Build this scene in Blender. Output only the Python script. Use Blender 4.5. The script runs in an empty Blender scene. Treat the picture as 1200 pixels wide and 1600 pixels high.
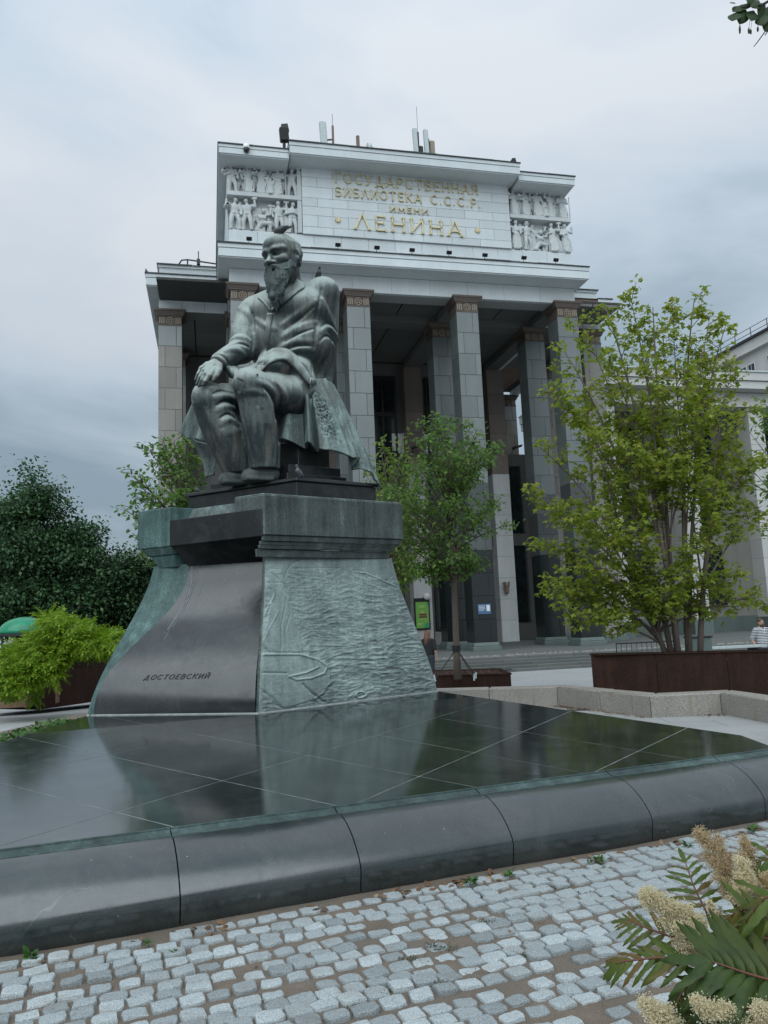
import bpy, bmesh, math, random
import numpy as np
from mathutils import Vector, Matrix

SC = bpy.context.scene
COL = SC.collection
rad = math.radians

# ---------------------------------------------------------------- camera
PITCH, ROLL, EYE = rad(8.14), rad(-2.35), 1.65
cam_data = bpy.data.cameras.new('camera')
cam_data.sensor_fit = 'VERTICAL'
cam_data.sensor_width = 36.0
cam_data.sensor_height = 36.0
cam_data.lens = 36.0 * 1202.0 / 1600.0
cam_data.clip_start = 0.05
cam_data.clip_end = 4000
cam = bpy.data.objects.new('camera', cam_data)
COL.objects.link(cam)
cam.matrix_world = Matrix.Translation((0, 0, EYE)) @ Matrix.Rotation(math.pi / 2 + PITCH, 4, 'X') @ Matrix.Rotation(ROLL, 4, 'Z')
SC.camera = cam

# ---------------------------------------------------------------- sky, sun, exposure
SUN_EL, SUN_AZ = rad(46), rad(192)      # azimuth clockwise from +Y: behind the camera, from the left
world = bpy.data.worlds.new('World')
SC.world = world
world.use_nodes = True
wn = world.node_tree
wn.nodes.clear()
def wnode(t, **kw):
    n = wn.nodes.new(t)
    for k, v in kw.items(): setattr(n, k, v)
    return n
w_out = wnode('ShaderNodeOutputWorld'); w_bg = wnode('ShaderNodeBackground')
w_bg.inputs['Strength'].default_value = 0.1
w_sky = wnode('ShaderNodeTexSky', sky_type='NISHITA', sun_disc=False, sun_elevation=SUN_EL, sun_rotation=SUN_AZ, air_density=1.0, dust_density=0.3)
w_tc = wnode('ShaderNodeTexCoord'); w_map = wnode('ShaderNodeMapping')
w_map.inputs['Scale'].default_value = (1.0, 1.0, 2.1)
w_map.inputs['Location'].default_value = (8.5, 4.5, 3.0)
w_n1 = wnode('ShaderNodeTexNoise'); w_n1.inputs['Scale'].default_value = 1.8; w_n1.inputs['Detail'].default_value = 6; w_n1.inputs['Roughness'].default_value = 0.5
w_n1.inputs['Distortion'].default_value = 0.35
w_r1 = wnode('ShaderNodeValToRGB')
e = w_r1.color_ramp.elements
e[0].position, e[0].color = 0.33, (0.45, 0.60, 0.71, 1)
e[1].position, e[1].color = 0.62, (0.99, 1.06, 1.14, 1)
m_ = e.new(0.46); m_.color = (0.80, 0.93, 1.06, 1)
w_sc = wnode('ShaderNodeVectorMath', operation='SCALE'); w_sc.inputs['Scale'].default_value = 3.65
w_mix = wnode('ShaderNodeMix', data_type='RGBA'); w_mix.inputs['Factor'].default_value = 0.96
lk = wn.links.new
lk(w_tc.outputs['Generated'], w_map.inputs['Vector']); lk(w_map.outputs[0], w_n1.inputs['Vector'])
lk(w_n1.outputs['Fac'], w_r1.inputs['Fac']); lk(w_r1.outputs['Color'], w_sc.inputs[0])
lk(w_sky.outputs[0], w_mix.inputs['A']); lk(w_sc.outputs[0], w_mix.inputs['B'])
# an overcast sky is brighter overhead than at the horizon
w_sep = wnode('ShaderNodeSeparateXYZ'); w_ma = wnode('ShaderNodeMapRange')
w_ma.inputs['From Min'].default_value = 0.0; w_ma.inputs['From Max'].default_value = 1.0
w_ma.inputs['To Min'].default_value = 0.82; w_ma.inputs['To Max'].default_value = 1.62
w_sc2 = wnode('ShaderNodeVectorMath', operation='SCALE')
lk(w_tc.outputs['Generated'], w_sep.inputs[0]); lk(w_sep.outputs['Z'], w_ma.inputs['Value'])
lk(w_mix.outputs['Result'], w_sc2.inputs[0]); lk(w_ma.outputs[0], w_sc2.inputs['Scale'])
lk(w_sc2.outputs[0], w_bg.inputs['Color']); lk(w_bg.outputs[0], w_out.inputs['Surface'])

sun_data = bpy.data.lights.new('sun', 'SUN')
sun_data.energy = 1.5; sun_data.angle = rad(80); sun_data.color = (0.90, 0.98, 1.0)
sun = bpy.data.objects.new('sun', sun_data); COL.objects.link(sun)
sun.location = (-20, -20, 40)
sd = Vector((math.sin(SUN_AZ) * math.cos(SUN_EL), math.cos(SUN_AZ) * math.cos(SUN_EL), math.sin(SUN_EL)))
sun.rotation_euler = sd.to_track_quat('Z', 'Y').to_euler()

SC.view_settings.view_transform = 'Standard'
SC.view_settings.look = 'None'
SC.view_settings.exposure = 0.70
SC.view_settings.gamma = 1.0
SC.view_settings.use_curve_mapping = False
SC.render.engine = 'CYCLES'
SC.cycles.max_bounces = 6
SC.cycles.diffuse_bounces = 3
SC.cycles.glossy_bounces = 3
SC.cycles.transparent_max_bounces = 6
SC.cycles.caustics_reflective = False
SC.cycles.caustics_refractive = False
SC.cycles.use_denoising = True

# ---------------------------------------------------------------- helpers
_F = 1202.0
_M = np.array(cam.matrix_world.to_3x3())
_C = np.array((0, 0, EYE))
def ray(x, y): return _M @ np.array([(x - 600) / _F, -(y - 800) / _F, -1.0])
def at(x, y, Y):
    d = ray(x, y); return _C + d * (Y / d[1])
def atz(x, y, z):
    d = ray(x, y); return _C + d * ((z - EYE) / d[2])
def v3(p): return Vector((float(p[0]), float(p[1]), float(p[2])))

def link(o, parent=None):
    COL.objects.link(o)
    if parent is not None: o.parent = parent
    return o
def tag(o, label=None, cat=None, group=None, kind=None):
    if label: o['label'] = label
    if cat: o['category'] = cat
    if group: o['group'] = group
    if kind: o['kind'] = kind
    return o
def empty(name, loc=(0, 0, 0), rz=0, label=None, cat=None, group=None, parent=None):
    o = bpy.data.objects.new(name, None); o.empty_display_size = 0.2
    o.location = Vector(tuple(float(c) for c in loc)); o.rotation_euler = (0, 0, rz)
    link(o, parent); return tag(o, label, cat, group)
def fast_mesh(name, V, F, mat=None, smooth=False):
    """V (n,3) array; F (m,k) int array (k=3 or 4) or list of index lists"""
    me = bpy.data.meshes.new(name)
    if isinstance(F, np.ndarray):
        V = np.asarray(V, np.float32); k = F.shape[1]
        me.vertices.add(len(V)); me.vertices.foreach_set('co', V.ravel())
        me.loops.add(F.size); me.loops.foreach_set('vertex_index', F.astype(np.int32).ravel())
        me.polygons.add(len(F)); me.polygons.foreach_set('loop_start', np.arange(0, F.size, k, dtype=np.int32))
        me.update(calc_edges=True)
    else:
        me.from_pydata([tuple(map(float, v)) for v in V], [], F)
        me.update()
    if smooth: me.polygons.foreach_set('use_smooth', np.ones(len(me.polygons), bool))
    if mat is not None: me.materials.append(mat)
    return me
def local(V, root):
    """world points into the frame of an un-parented root (location + z rotation)"""
    V = np.asarray(V, float)
    if root is None: return V
    l = np.array(root.location); a = -root.rotation_euler[2]
    W = V - l; c, s = math.cos(a), math.sin(a)
    return np.stack([W[:, 0] * c - W[:, 1] * s, W[:, 0] * s + W[:, 1] * c, W[:, 2]], 1)

class MB:
    """collects shapes, then links them as ONE mesh object"""
    def __init__(s): s.v = []; s.f = []
    def add(s, V, F):
        o = len(s.v); s.v += [tuple(map(float, p)) for p in V]; s.f += [[i + o for i in f] for f in F]; return s
    def box(s, a, b, taper=0.0):
        x0, y0, z0 = a; x1, y1, z1 = b; t = taper
        return s.add([(x0, y0, z0), (x1, y0, z0), (x1, y1, z0), (x0, y1, z0), (x0 + t, y0 + t, z1), (x1 - t, y0 + t, z1), (x1 - t, y1 - t, z1), (x0 + t, y1 - t, z1)],
                     [[3, 2, 1, 0], [4, 5, 6, 7], [0, 1, 5, 4], [1, 2, 6, 5], [2, 3, 7, 6], [3, 0, 4, 7]])
    def obox(s, c, ax, ay, az, hx, hy, hz):
        c = v3(c); X = v3(ax).normalized() * hx; Y = v3(ay).normalized() * hy; Z = v3(az).normalized() * hz
        P = [c + X * i + Y * j + Z * k for k in (-1, 1) for i, j in ((-1, -1), (1, -1), (1, 1), (-1, 1))]
        return s.add(P, [[3, 2, 1, 0], [4, 5, 6, 7], [0, 1, 5, 4], [1, 2, 6, 5], [2, 3, 7, 6], [3, 0, 4, 7]])
    def prism(s, poly, z0, z1):
        n = len(poly)
        P = [(p[0], p[1], z0) for p in poly] + [(p[0], p[1], z1) for p in poly]
        return s.add(P, [list(range(n))[::-1], list(range(n, 2 * n))] + [[i, (i + 1) % n, (i + 1) % n + n, i + n] for i in range(n)])
    def bar(s, p, q, w, h=None, up=(0, 0, 1)):
        p, q = v3(p), v3(q); h = h or w; d = (q - p); L = d.length
        if L < 1e-6: return s
        d.normalize(); u = Vector(up)
        if abs(d.dot(u)) > 0.98: u = Vector((0, 1, 0))
        sx = d.cross(u).normalized(); sz = sx.cross(d)
        return s.obox((p + q) / 2, d, sx, sz, L / 2, w / 2, h / 2)
    def tube(s, pts, r, n=8, cap=True):
        pts = [v3(p) for p in pts]; m = len(pts)
        rs = list(r) if hasattr(r, '__len__') else [r] * m
        V = []; F = []; px = None
        for i, p in enumerate(pts):
            d = (pts[min(i + 1, m - 1)] - pts[max(i - 1, 0)])
            d = d.normalized() if d.length > 1e-9 else Vector((0, 0, 1))
            if px is None:
                a = Vector((1, 0, 0)) if abs(d.x) < 0.8 else Vector((0, 1, 0)); px = (a - d * a.dot(d)).normalized()
            else:
                px = px - d * px.dot(d); px = px.normalized() if px.length > 1e-6 else d.orthogonal().normalized()
            py = d.cross(px)
            for k in range(n):
                t = 2 * math.pi * k / n; V.append(p + (px * math.cos(t) + py * math.sin(t)) * rs[i])
        for i in range(m - 1):
            for k in range(n):
                F.append([i * n + k, i * n + (k + 1) % n, (i + 1) * n + (k + 1) % n, (i + 1) * n + k])
        if cap: F += [list(range(n))[::-1], [(m - 1) * n + k for k in range(n)]]
        return s.add(V, F)
    def lathe(s, prof, c=(0, 0, 0), n=16):
        V = []; F = []; m = len(prof)
        for r, z in prof:
            for k in range(n):
                t = 2 * math.pi * k / n; V.append((c[0] + r * math.cos(t), c[1] + r * math.sin(t), c[2] + z))
        for i in range(m - 1):
            for k in range(n):
                F.append([i * n + k, i * n + (k + 1) % n, (i + 1) * n + (k + 1) % n, (i + 1) * n + k])
        F += [list(range(n))[::-1], [(m - 1) * n + k for k in range(n)]]
        return s.add(V, F)
    def mesh(s, name, mat, root=None, smooth=False):
        V = local(np.array(s.v, float), root)
        return fast_mesh(name, V, s.f, mat, smooth)
    def build(s, name, mat, parent=None, root=None, smooth=False, bevel=0.0):
        me = s.mesh(name, mat, root, smooth)
        o = link(bpy.data.objects.new(name, me), parent)
        if bevel:
            b = o.modifiers.new('bevel', 'BEVEL'); b.width = bevel; b.segments = 1; b.limit_method = 'ANGLE'; b.angle_limit = rad(40)
        return o
def inst(name, me, parent=None, loc=(0, 0, 0), rot=(0, 0, 0), sc=(1, 1, 1)):
    o = bpy.data.objects.new(name, me); link(o, parent)
    o.location = Vector(tuple(map(float, loc))); o.rotation_euler = rot; o.scale = sc
    return o
def np_obj(name, V, F, mat, parent=None, root=None, smooth=True):
    return link(bpy.data.objects.new(name, fast_mesh(name, local(V, root), F, mat, smooth)), parent)
def copy_tree(o, parent=None):
    c = o.copy(); COL.objects.link(c); c.parent = parent
    for ch in list(o.children): copy_tree(ch, c)
    return c

# ---------------------------------------------------------------- materials
class NT:
    def __init__(s, name):
        s.m = bpy.data.materials.new(name); s.m.use_nodes = True; s.t = s.m.node_tree; s.t.nodes.clear()
        s.out = s.n('ShaderNodeOutputMaterial'); s.b = s.n('ShaderNodeBsdfPrincipled'); s.l(s.b.outputs[0], s.out.inputs[0])
        s.tc = None
    def n(s, t, **kw):
        x = s.t.nodes.new(t)
        for k, v in kw.items(): setattr(x, k, v)
        return x
    def l(s, a, b): s.t.links.new(a, b)
    def coord(s, scale=(1, 1, 1), kind='Object', rot=(0, 0, 0)):
        if s.tc is None: s.tc = s.n('ShaderNodeTexCoord')
        mp = s.n('ShaderNodeMapping'); mp.inputs['Scale'].default_value = scale; mp.inputs['Rotation'].default_value = rot
        s.l(s.tc.outputs[kind], mp.inputs['Vector']); return mp.outputs[0]
    def world(s, scale=(1, 1, 1)):
        g = s.n('ShaderNodeNewGeometry'); mp = s.n('ShaderNodeMapping'); mp.inputs['Scale'].default_value = scale
        s.l(g.outputs['Position'], mp.inputs['Vector']); return mp.outputs[0]
    def noise(s, vec, scale=5, detail=5, rough=0.55, dist=0.0, w=None):
        x = s.n('ShaderNodeTexNoise'); x.inputs['Scale'].default_value = scale; x.inputs['Detail'].default_value = detail
        x.inputs['Roughness'].default_value = rough; x.inputs['Distortion'].default_value = dist
        s.l(vec, x.inputs['Vector']); return x.outputs['Fac']
    def ramp(s, fac, stops):
        r = s.n('ShaderNodeValToRGB'); e = r.color_ramp.elements
        for i, (p, c) in enumerate(stops):
            if isinstance(c, (int, float)): c = (c, c, c)
            q = e[i] if i < 2 else e.new(p)
            q.position = p; q.color = (*c, 1)
        s.l(fac, r.inputs['Fac']); return r.outputs['Color']
    def mix(s, fac, a, b, mode='MIX'):
        x = s.n('ShaderNodeMix', data_type='RGBA', blend_type=mode)
        for sock, val in (('Factor', fac), ('A', a), ('B', b)):
            i = x.inputs[sock]
            if hasattr(val, 'is_output') or hasattr(val, 'links'): s.l(val, i)
            elif isinstance(val, (int, float)): i.default_value = val if sock == 'Factor' else (val, val, val, 1)
            else: i.default_value = (*val, 1)
        return x.outputs['Result']
    def math(s, op, a, b=0.5):
        x = s.n('ShaderNodeMath', operation=op)
        for i, val in enumerate((a, b)):
            if hasattr(val, 'links'): s.l(val, x.inputs[i])
            else: x.inputs[i].default_value = val
        return x.outputs[0]
    def set(s, color=None, rough=None, metal=None, ior=None, spec=None, bump=None, strength=0.3, dist=0.02, emit=None, estr=1.0, coat=None):
        b = s.b
        for sock, val in (('Base Color', color), ('Roughness', rough), ('Metallic', metal), ('IOR', ior), ('Specular IOR Level', spec), ('Emission Color', emit), ('Coat Weight', coat)):
            if val is None: continue
            if hasattr(val, 'links'): s.l(val, b.inputs[sock])
            elif isinstance(val, tuple): b.inputs[sock].default_value = (*val, 1)
            else: b.inputs[sock].default_value = val
        if emit is not None: b.inputs['Emission Strength'].default_value = estr
        if bump is not None:
            x = s.n('ShaderNodeBump'); x.inputs['Strength'].default_value = strength; x.inputs['Distance'].default_value = dist
            s.l(bump, x.inputs['Height']); s.l(x.outputs[0], b.inputs['Normal'])
        return s.m

def stone_mat(name, base, var=0.25, rough=0.8, scale=1.0, streak=0.25, bump=0.15, tint=None, per_obj=0.0, spec=None, ior=None, grain=60):
    """weathered stone: broad tonal patches, vertical rain streaks, fine grain"""
    t = NT(name); base = np.array(base)
    c = t.coord((scale, scale, scale), 'Object') if not per_obj else t.world((scale,) * 3)
    patch = t.noise(c, 0.9, 6, 0.6)
    col = t.ramp(patch, [(0.25, tuple(base * (1 - var))), (0.75, tuple(base * (1 + var * 0.6)))])
    st = t.noise(t.world((2.2 * scale, 2.2 * scale, 0.16 * scale)), 1.5, 5, 0.65)
    col = t.mix(t.ramp(st, [(0.42, streak), (0.62, 0.0)]), col, tuple(base * 0.55) if tint is None else tint)
    fine = t.noise(c, grain, 3, 0.7)
    col = t.mix(0.35, col, t.ramp(fine, [(0.3, tuple(base * 0.62)), (0.7, tuple(base * 1.25))]))
    if per_obj:
        oi = t.n('ShaderNodeObjectInfo')
        hsv = t.n('ShaderNodeHueSaturation')
        mr = t.n('ShaderNodeMapRange'); mr.inputs['To Min'].default_value = 1 - per_obj; mr.inputs['To Max'].default_value = 1 + per_obj
        t.l(oi.outputs['Random'], mr.inputs['Value']); t.l(mr.outputs[0], hsv.inputs['Value']); t.l(col, hsv.inputs['Color'])
        col = hsv.outputs['Color']
    return t.set(color=col, rough=rough, bump=fine, strength=bump, dist=0.01, spec=spec, ior=ior)

def plain(name, color, rough=0.5, metal=0.0, var=0.2, scale=8, bump=0.0):
    t = NT(name); c = np.array(color)
    n = t.noise(t.coord(), scale, 5, 0.6)
    col = t.ramp(n, [(0.3, tuple(c * (1 - var))), (0.7, tuple(np.minimum(c * (1 + var), 1)))])
    return t.set(color=col, rough=rough, metal=metal, bump=n if bump else None, strength=bump)

MAT = {}
MAT['white_stone'] = stone_mat('white_stone', (0.60, 0.645, 0.66), 0.10, 0.85, 0.35, 0.22, 0.1, tint=(0.38, 0.39, 0.38), per_obj=0.07)
MAT['relief_stone'] = stone_mat('relief_stone', (0.54, 0.575, 0.58), 0.15, 0.85, 0.8, 0.3, 0.1, tint=(0.32, 0.32, 0.30))
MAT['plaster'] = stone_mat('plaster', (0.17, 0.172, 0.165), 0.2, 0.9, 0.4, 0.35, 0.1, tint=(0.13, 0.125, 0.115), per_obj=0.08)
MAT['column_stone'] = stone_mat('column_stone', (0.140, 0.162, 0.160), 0.25, 0.34, 0.5, 0.25, 0.05, tint=(0.08, 0.09, 0.09), per_obj=0.14, ior=1.7)
MAT['column_dark_reflection'] = stone_mat('column_dark_reflection', (0.012, 0.017, 0.018), 0.4, 0.22, 0.5, 0.25, 0.03, per_obj=0.25)
MAT['beige_stone'] = stone_mat('beige_stone', (0.27, 0.262, 0.24), 0.25, 0.8, 0.5, 0.4, 0.1, tint=(0.17, 0.15, 0.13), per_obj=0.13)
MAT['pink_stone'] = stone_mat('pink_stone', (0.19, 0.158, 0.14), 0.25, 0.8, 0.5, 0.4, 0.1, tint=(0.14, 0.11, 0.095), per_obj=0.12)
MAT['old_brick'] = stone_mat('old_brick', (0.24, 0.16, 0.125), 0.35, 0.9, 1.5, 0.4, 0.3)
MAT['capital'] = stone_mat('capital', (0.12, 0.095, 0.08), 0.3, 0.7, 1.0, 0.3, 0.1)
MAT['capital_light'] = stone_mat('capital_light', (0.30, 0.25, 0.19), 0.3, 0.7, 1.0, 0.3, 0.1)
MAT['base_stone'] = stone_mat('base_stone', (0.12, 0.155, 0.145), 0.3, 0.5, 0.8, 0.3, 0.1)
MAT['roof_metal'] = plain('roof_metal', (0.03, 0.04, 0.043), 0.5, 0.3, 0.3)
MAT['dark_metal'] = plain('dark_metal', (0.03, 0.033, 0.036), 0.5, 0.4, 0.3)
MAT['black_metal'] = plain('black_metal', (0.012, 0.013, 0.014), 0.5, 0.2, 0.3)
MAT['light_metal'] = plain('light_metal', (0.45, 0.50, 0.50), 0.5, 0.0, 0.12)
MAT['white_paint'] = plain('white_paint', (0.75, 0.77, 0.77), 0.5, 0, 0.05)
MAT['gold'] = plain('gold', (0.60, 0.52, 0.30), 0.45, 0.1, 0.2)
MAT['joint_dark'] = plain('joint_dark', (0.05, 0.05, 0.048), 0.95, 0, 0.2)
MAT['seam'] = plain('seam', (0.34, 0.35, 0.34), 0.9, 0, 0.2)
def glass_mat():
    t = NT('dark_glass')
    n = t.noise(t.coord(), 1.2, 2)
    return t.set(color=t.ramp(n, [(0.3, (0.006, 0.010, 0.010)), (0.8, (0.022, 0.034, 0.033))]), rough=0.12, ior=1.5)
MAT['glass'] = glass_mat()
MAT['step_stone'] = stone_mat('step_stone', (0.12, 0.127, 0.120), 0.25, 0.8, 0.6, 0.3, 0.15, per_obj=0.15)
# ================================================================ sculpting: distance-field grid, closed with surface nets
class Grid:
    def __init__(s, lo, hi, h):
        s.lo = np.array(lo, float); s.h = h; s.n = np.ceil((np.array(hi, float) - s.lo) / h).astype(int) + 1
        s.D = np.full(s.n, 1.0, np.float32)
        s.ax = [s.lo[i] + h * np.arange(s.n[i]) for i in range(3)]
    def _sl(s, lo, hi):
        a = np.clip(np.floor((np.array(lo) - s.lo) / s.h).astype(int), 0, s.n); b = np.clip(np.ceil((np.array(hi) - s.lo) / s.h).astype(int) + 1, 0, s.n)
        return tuple(slice(int(x), int(y)) for x, y in zip(a, b)), [s.ax[i][a[i]:b[i]].reshape([-1 if j == i else 1 for j in range(3)]) for i in range(3)]
    def _put(s, fn, lo, hi, k, op):
        m = 3 * s.h + k
        sl, P = s._sl(np.array(lo) - m, np.array(hi) + m)
        if any(x.stop <= x.start for x in sl): return s
        d = fn(*P); D = s.D[sl]
        if op == 'add':
            if k > 0: g = np.maximum(k - np.abs(D - d), 0) / k; s.D[sl] = np.minimum(D, d) - g * g * k * .25
            else: s.D[sl] = np.minimum(D, d)
        else:
            d = -d
            if k > 0: g = np.maximum(k - np.abs(D - d), 0) / k; s.D[sl] = np.maximum(D, d) + g * g * k * .25
            else: s.D[sl] = np.maximum(D, d)
        return s
    def cap(s, a, b, ra, rb=None, k=0.05, op='add'):
        a, b = np.array(a, float), np.array(b, float); rb = ra if rb is None else rb; r = max(ra, rb); ba = b - a; L2 = float(ba @ ba) + 1e-12
        def fn(x, y, z):
            t = np.clip(((x - a[0]) * ba[0] + (y - a[1]) * ba[1] + (z - a[2]) * ba[2]) / L2, 0, 1)
            return np.sqrt((x - a[0] - ba[0] * t) ** 2 + (y - a[1] - ba[1] * t) ** 2 + (z - a[2] - ba[2] * t) ** 2) - (ra + (rb - ra) * t)
        return s._put(fn, np.minimum(a, b) - r, np.maximum(a, b) + r, k, op)
    def chain(s, pts, rs, k=0.05, op='add'):
        """a bent tapered rod: one shape, joined to the rest once"""
        P = np.array([np.array(p, float) for p in pts]); rs = np.array(rs if hasattr(rs, '__len__') else [rs] * len(pts), float)
        m = rs.max()
        def fn(x, y, z):
            D = None
            for i in range(len(P) - 1):
                a, ba = P[i], P[i + 1] - P[i]; L2 = float(ba @ ba) + 1e-12
                t = np.clip(((x - a[0]) * ba[0] + (y - a[1]) * ba[1] + (z - a[2]) * ba[2]) / L2, 0, 1)
                d = np.sqrt((x - a[0] - ba[0] * t) ** 2 + (y - a[1] - ba[1] * t) ** 2 + (z - a[2] - ba[2] * t) ** 2) - (rs[i] + (rs[i + 1] - rs[i]) * t)
                D = d if D is None else np.minimum(D, d)
            return D
        return s._put(fn, P.min(0) - m, P.max(0) + m, k, op)
    def ell(s, c, r, R=None, k=0.05, op='add'):
        c = np.array(c, float); r = np.array(r, float); R = np.eye(3) if R is None else np.array(R); m = r.max()
        def fn(x, y, z):
            x, y, z = x - c[0], y - c[1], z - c[2]
            q = [R[0, i] * x + R[1, i] * y + R[2, i] * z for i in range(3)]
            k0 = np.sqrt(sum((q[i] / r[i]) ** 2 for i in range(3))); k1 = np.sqrt(sum((q[i] / r[i] ** 2) ** 2 for i in range(3)))
            return k0 * (k0 - 1) / np.maximum(k1, 1e-6)
        return s._put(fn, c - m, c + m, k, op)
    def box(s, c, hx, R=None, rd=0.02, k=0.03, op='add'):
        c = np.array(c, float); hx = np.array(hx, float); R = np.eye(3) if R is None else np.array(R); m = np.linalg.norm(hx) + rd
        def fn(x, y, z):
            x, y, z = x - c[0], y - c[1], z - c[2]
            q = [np.abs(R[0, i] * x + R[1, i] * y + R[2, i] * z) - hx[i] + rd for i in range(3)]
            return np.sqrt(sum(np.maximum(v, 0) ** 2 for v in q)) + np.minimum(np.maximum(q[0], np.maximum(q[1], q[2])), 0) - rd
        return s._put(fn, c - m, c + m, k, op)
    def sample(s, p):
        q = (np.asarray(p) - s.lo) / s.h; i = np.floor(q).astype(int)
        if (i < 0).any() or (i >= s.n - 1).any(): return 1.0
        f = q - i; C = s.D[i[0]:i[0] + 2, i[1]:i[1] + 2, i[2]:i[2] + 2]
        C = C[0] * (1 - f[0]) + C[1] * f[0]; C = C[0] * (1 - f[1]) + C[1] * f[1]; return float(C[0] * (1 - f[2]) + C[1] * f[2])
    def trace(s, o, d, t0, t1):
        """first point of the surface met by the line o + d t"""
        d = d / np.linalg.norm(d); t = t0
        st = s.h * 0.8
        pv = 1.0
        while t < t1:
            v = s.sample(o + d * t)
            if v < 0:
                return o + d * (t - st * (-v) / (max(pv, 1e-6) - v))
            pv = v; t += st
        return None
    def smooth(s, n=1):
        for _ in range(n):
            D = s.D
            for a in range(3):
                A = np.swapaxes(D, 0, a); B_ = A.copy(); B_[1:-1] = .25 * A[:-2] + .5 * A[1:-1] + .25 * A[2:]; D = np.swapaxes(B_, 0, a)
            s.D = np.ascontiguousarray(D)
        return s
    def net(s):
        D = s.D; I = D < 0
        c = np.zeros(np.array(D.shape) - 1, np.uint8)
        offs = [(i, j, k) for i in (0, 1) for j in (0, 1) for k in (0, 1)]
        nx, ny, nz = c.shape
        for i, j, k in offs: c += I[i:i + nx, j:j + ny, k:k + nz]
        ix = np.argwhere((c > 0) & (c < 8))
        val = {o: D[ix[:, 0] + o[0], ix[:, 1] + o[1], ix[:, 2] + o[2]] for o in offs}
        acc = np.zeros((len(ix), 3)); cnt = np.zeros(len(ix))
        for a in range(3):
            for o in offs:
                if o[a]: continue
                o2 = list(o); o2[a] = 1; o2 = tuple(o2); d0, d1 = val[o], val[o2]; m = (d0 < 0) != (d1 < 0)
                t = np.where(m, d0 / np.where(m, d0 - d1, 1), 0)
                p = np.zeros((len(ix), 3)); p[:] = o; p[:, a] += t
                acc += p * m[:, None]; cnt += m
        V = s.lo + s.h * (ix + acc / cnt[:, None])
        vid = np.full(c.shape, -1, np.int64); vid[ix[:, 0], ix[:, 1], ix[:, 2]] = np.arange(len(ix))
        Fs = []
        for a in range(3):
            b, e_ = (a + 1) % 3, (a + 2) % 3
            s0 = [slice(None)] * 3; s1 = [slice(None)] * 3
            s0[a] = slice(0, D.shape[a] - 1); s1[a] = slice(1, D.shape[a])
            A0, A1 = I[tuple(s0)], I[tuple(s1)]
            q = np.argwhere(A0 != A1)
            ok = (q[:, b] > 0) & (q[:, e_] > 0) & (q[:, b] < D.shape[b] - 1) & (q[:, e_] < D.shape[e_] - 1); q = q[ok]
            ins = A0[q[:, 0], q[:, 1], q[:, 2]]
            def cell(db, de):
                r = q.copy(); r[:, b] += db; r[:, e_] += de; return vid[r[:, 0], r[:, 1], r[:, 2]]
            f = np.stack([cell(-1, -1), cell(0, -1), cell(0, 0), cell(-1, 0)], 1)
            f[~ins] = f[~ins][:, ::-1]
            Fs.append(f)
        F = np.concatenate(Fs); F = F[(F >= 0).all(1)]
        return V, F
def rot_to(fwd, up=(0, 0, 1)):
    """columns: right, forward, up"""
    f = np.array(fwd, float); f /= np.linalg.norm(f); r = np.cross(f, up); r /= np.linalg.norm(r); u = np.cross(r, f)
    return np.stack([r, f, u], 1)
# ================================================================ ground, plaza, setts
def zg(Y): return -0.74 * min(max((Y - 14.0) / 19.0, 0.0), 1.0)
def ground_mat():
    t = NT('ground_paving')
    w = t.world()
    br = t.n('ShaderNodeTexBrick'); br.inputs['Scale'].default_value = 1.0
    br.inputs['Brick Width'].default_value = 1.2; br.inputs['Row Height'].default_value = 0.6; br.inputs['Mortar Size'].default_value = 0.012
    for k, c in (('Color1', (0.34, 0.355, 0.36)), ('Color2', (0.40, 0.415, 0.42)), ('Mortar', (0.16, 0.16, 0.155))): br.inputs[k].default_value = (*c, 1)
    t.l(w, br.inputs['Vector'])
    n = t.noise(w, 0.6, 6, 0.6); f = t.noise(w, 40, 3, 0.7)
    col = t.mix(t.ramp(n, [(0.35, 0.35), (0.7, 0.0)]), br.outputs['Color'], (0.22, 0.22, 0.21))
    col = t.mix(0.3, col, t.ramp(f, [(0.3, 0.2), (0.7, 0.45)]))
    return t.set(color=col, rough=0.75, bump=f, strength=0.1)
Ys = [-40, 0, 14, 33, 34, 120, 1500]
gx = [-1500, 0, 1500]
gv = [(x, y, zg(y)) for y in Ys for x in gx]
gf = [[r * 3 + c, r * 3 + c + 1, (r + 1) * 3 + c + 1, (r + 1) * 3 + c] for r in range(len(Ys) - 1) for c in range(2)]
ground = link(bpy.data.objects.new('ground', fast_mesh('ground', gv, gf, ground_mat()))); tag(ground, kind='structure')

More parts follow.
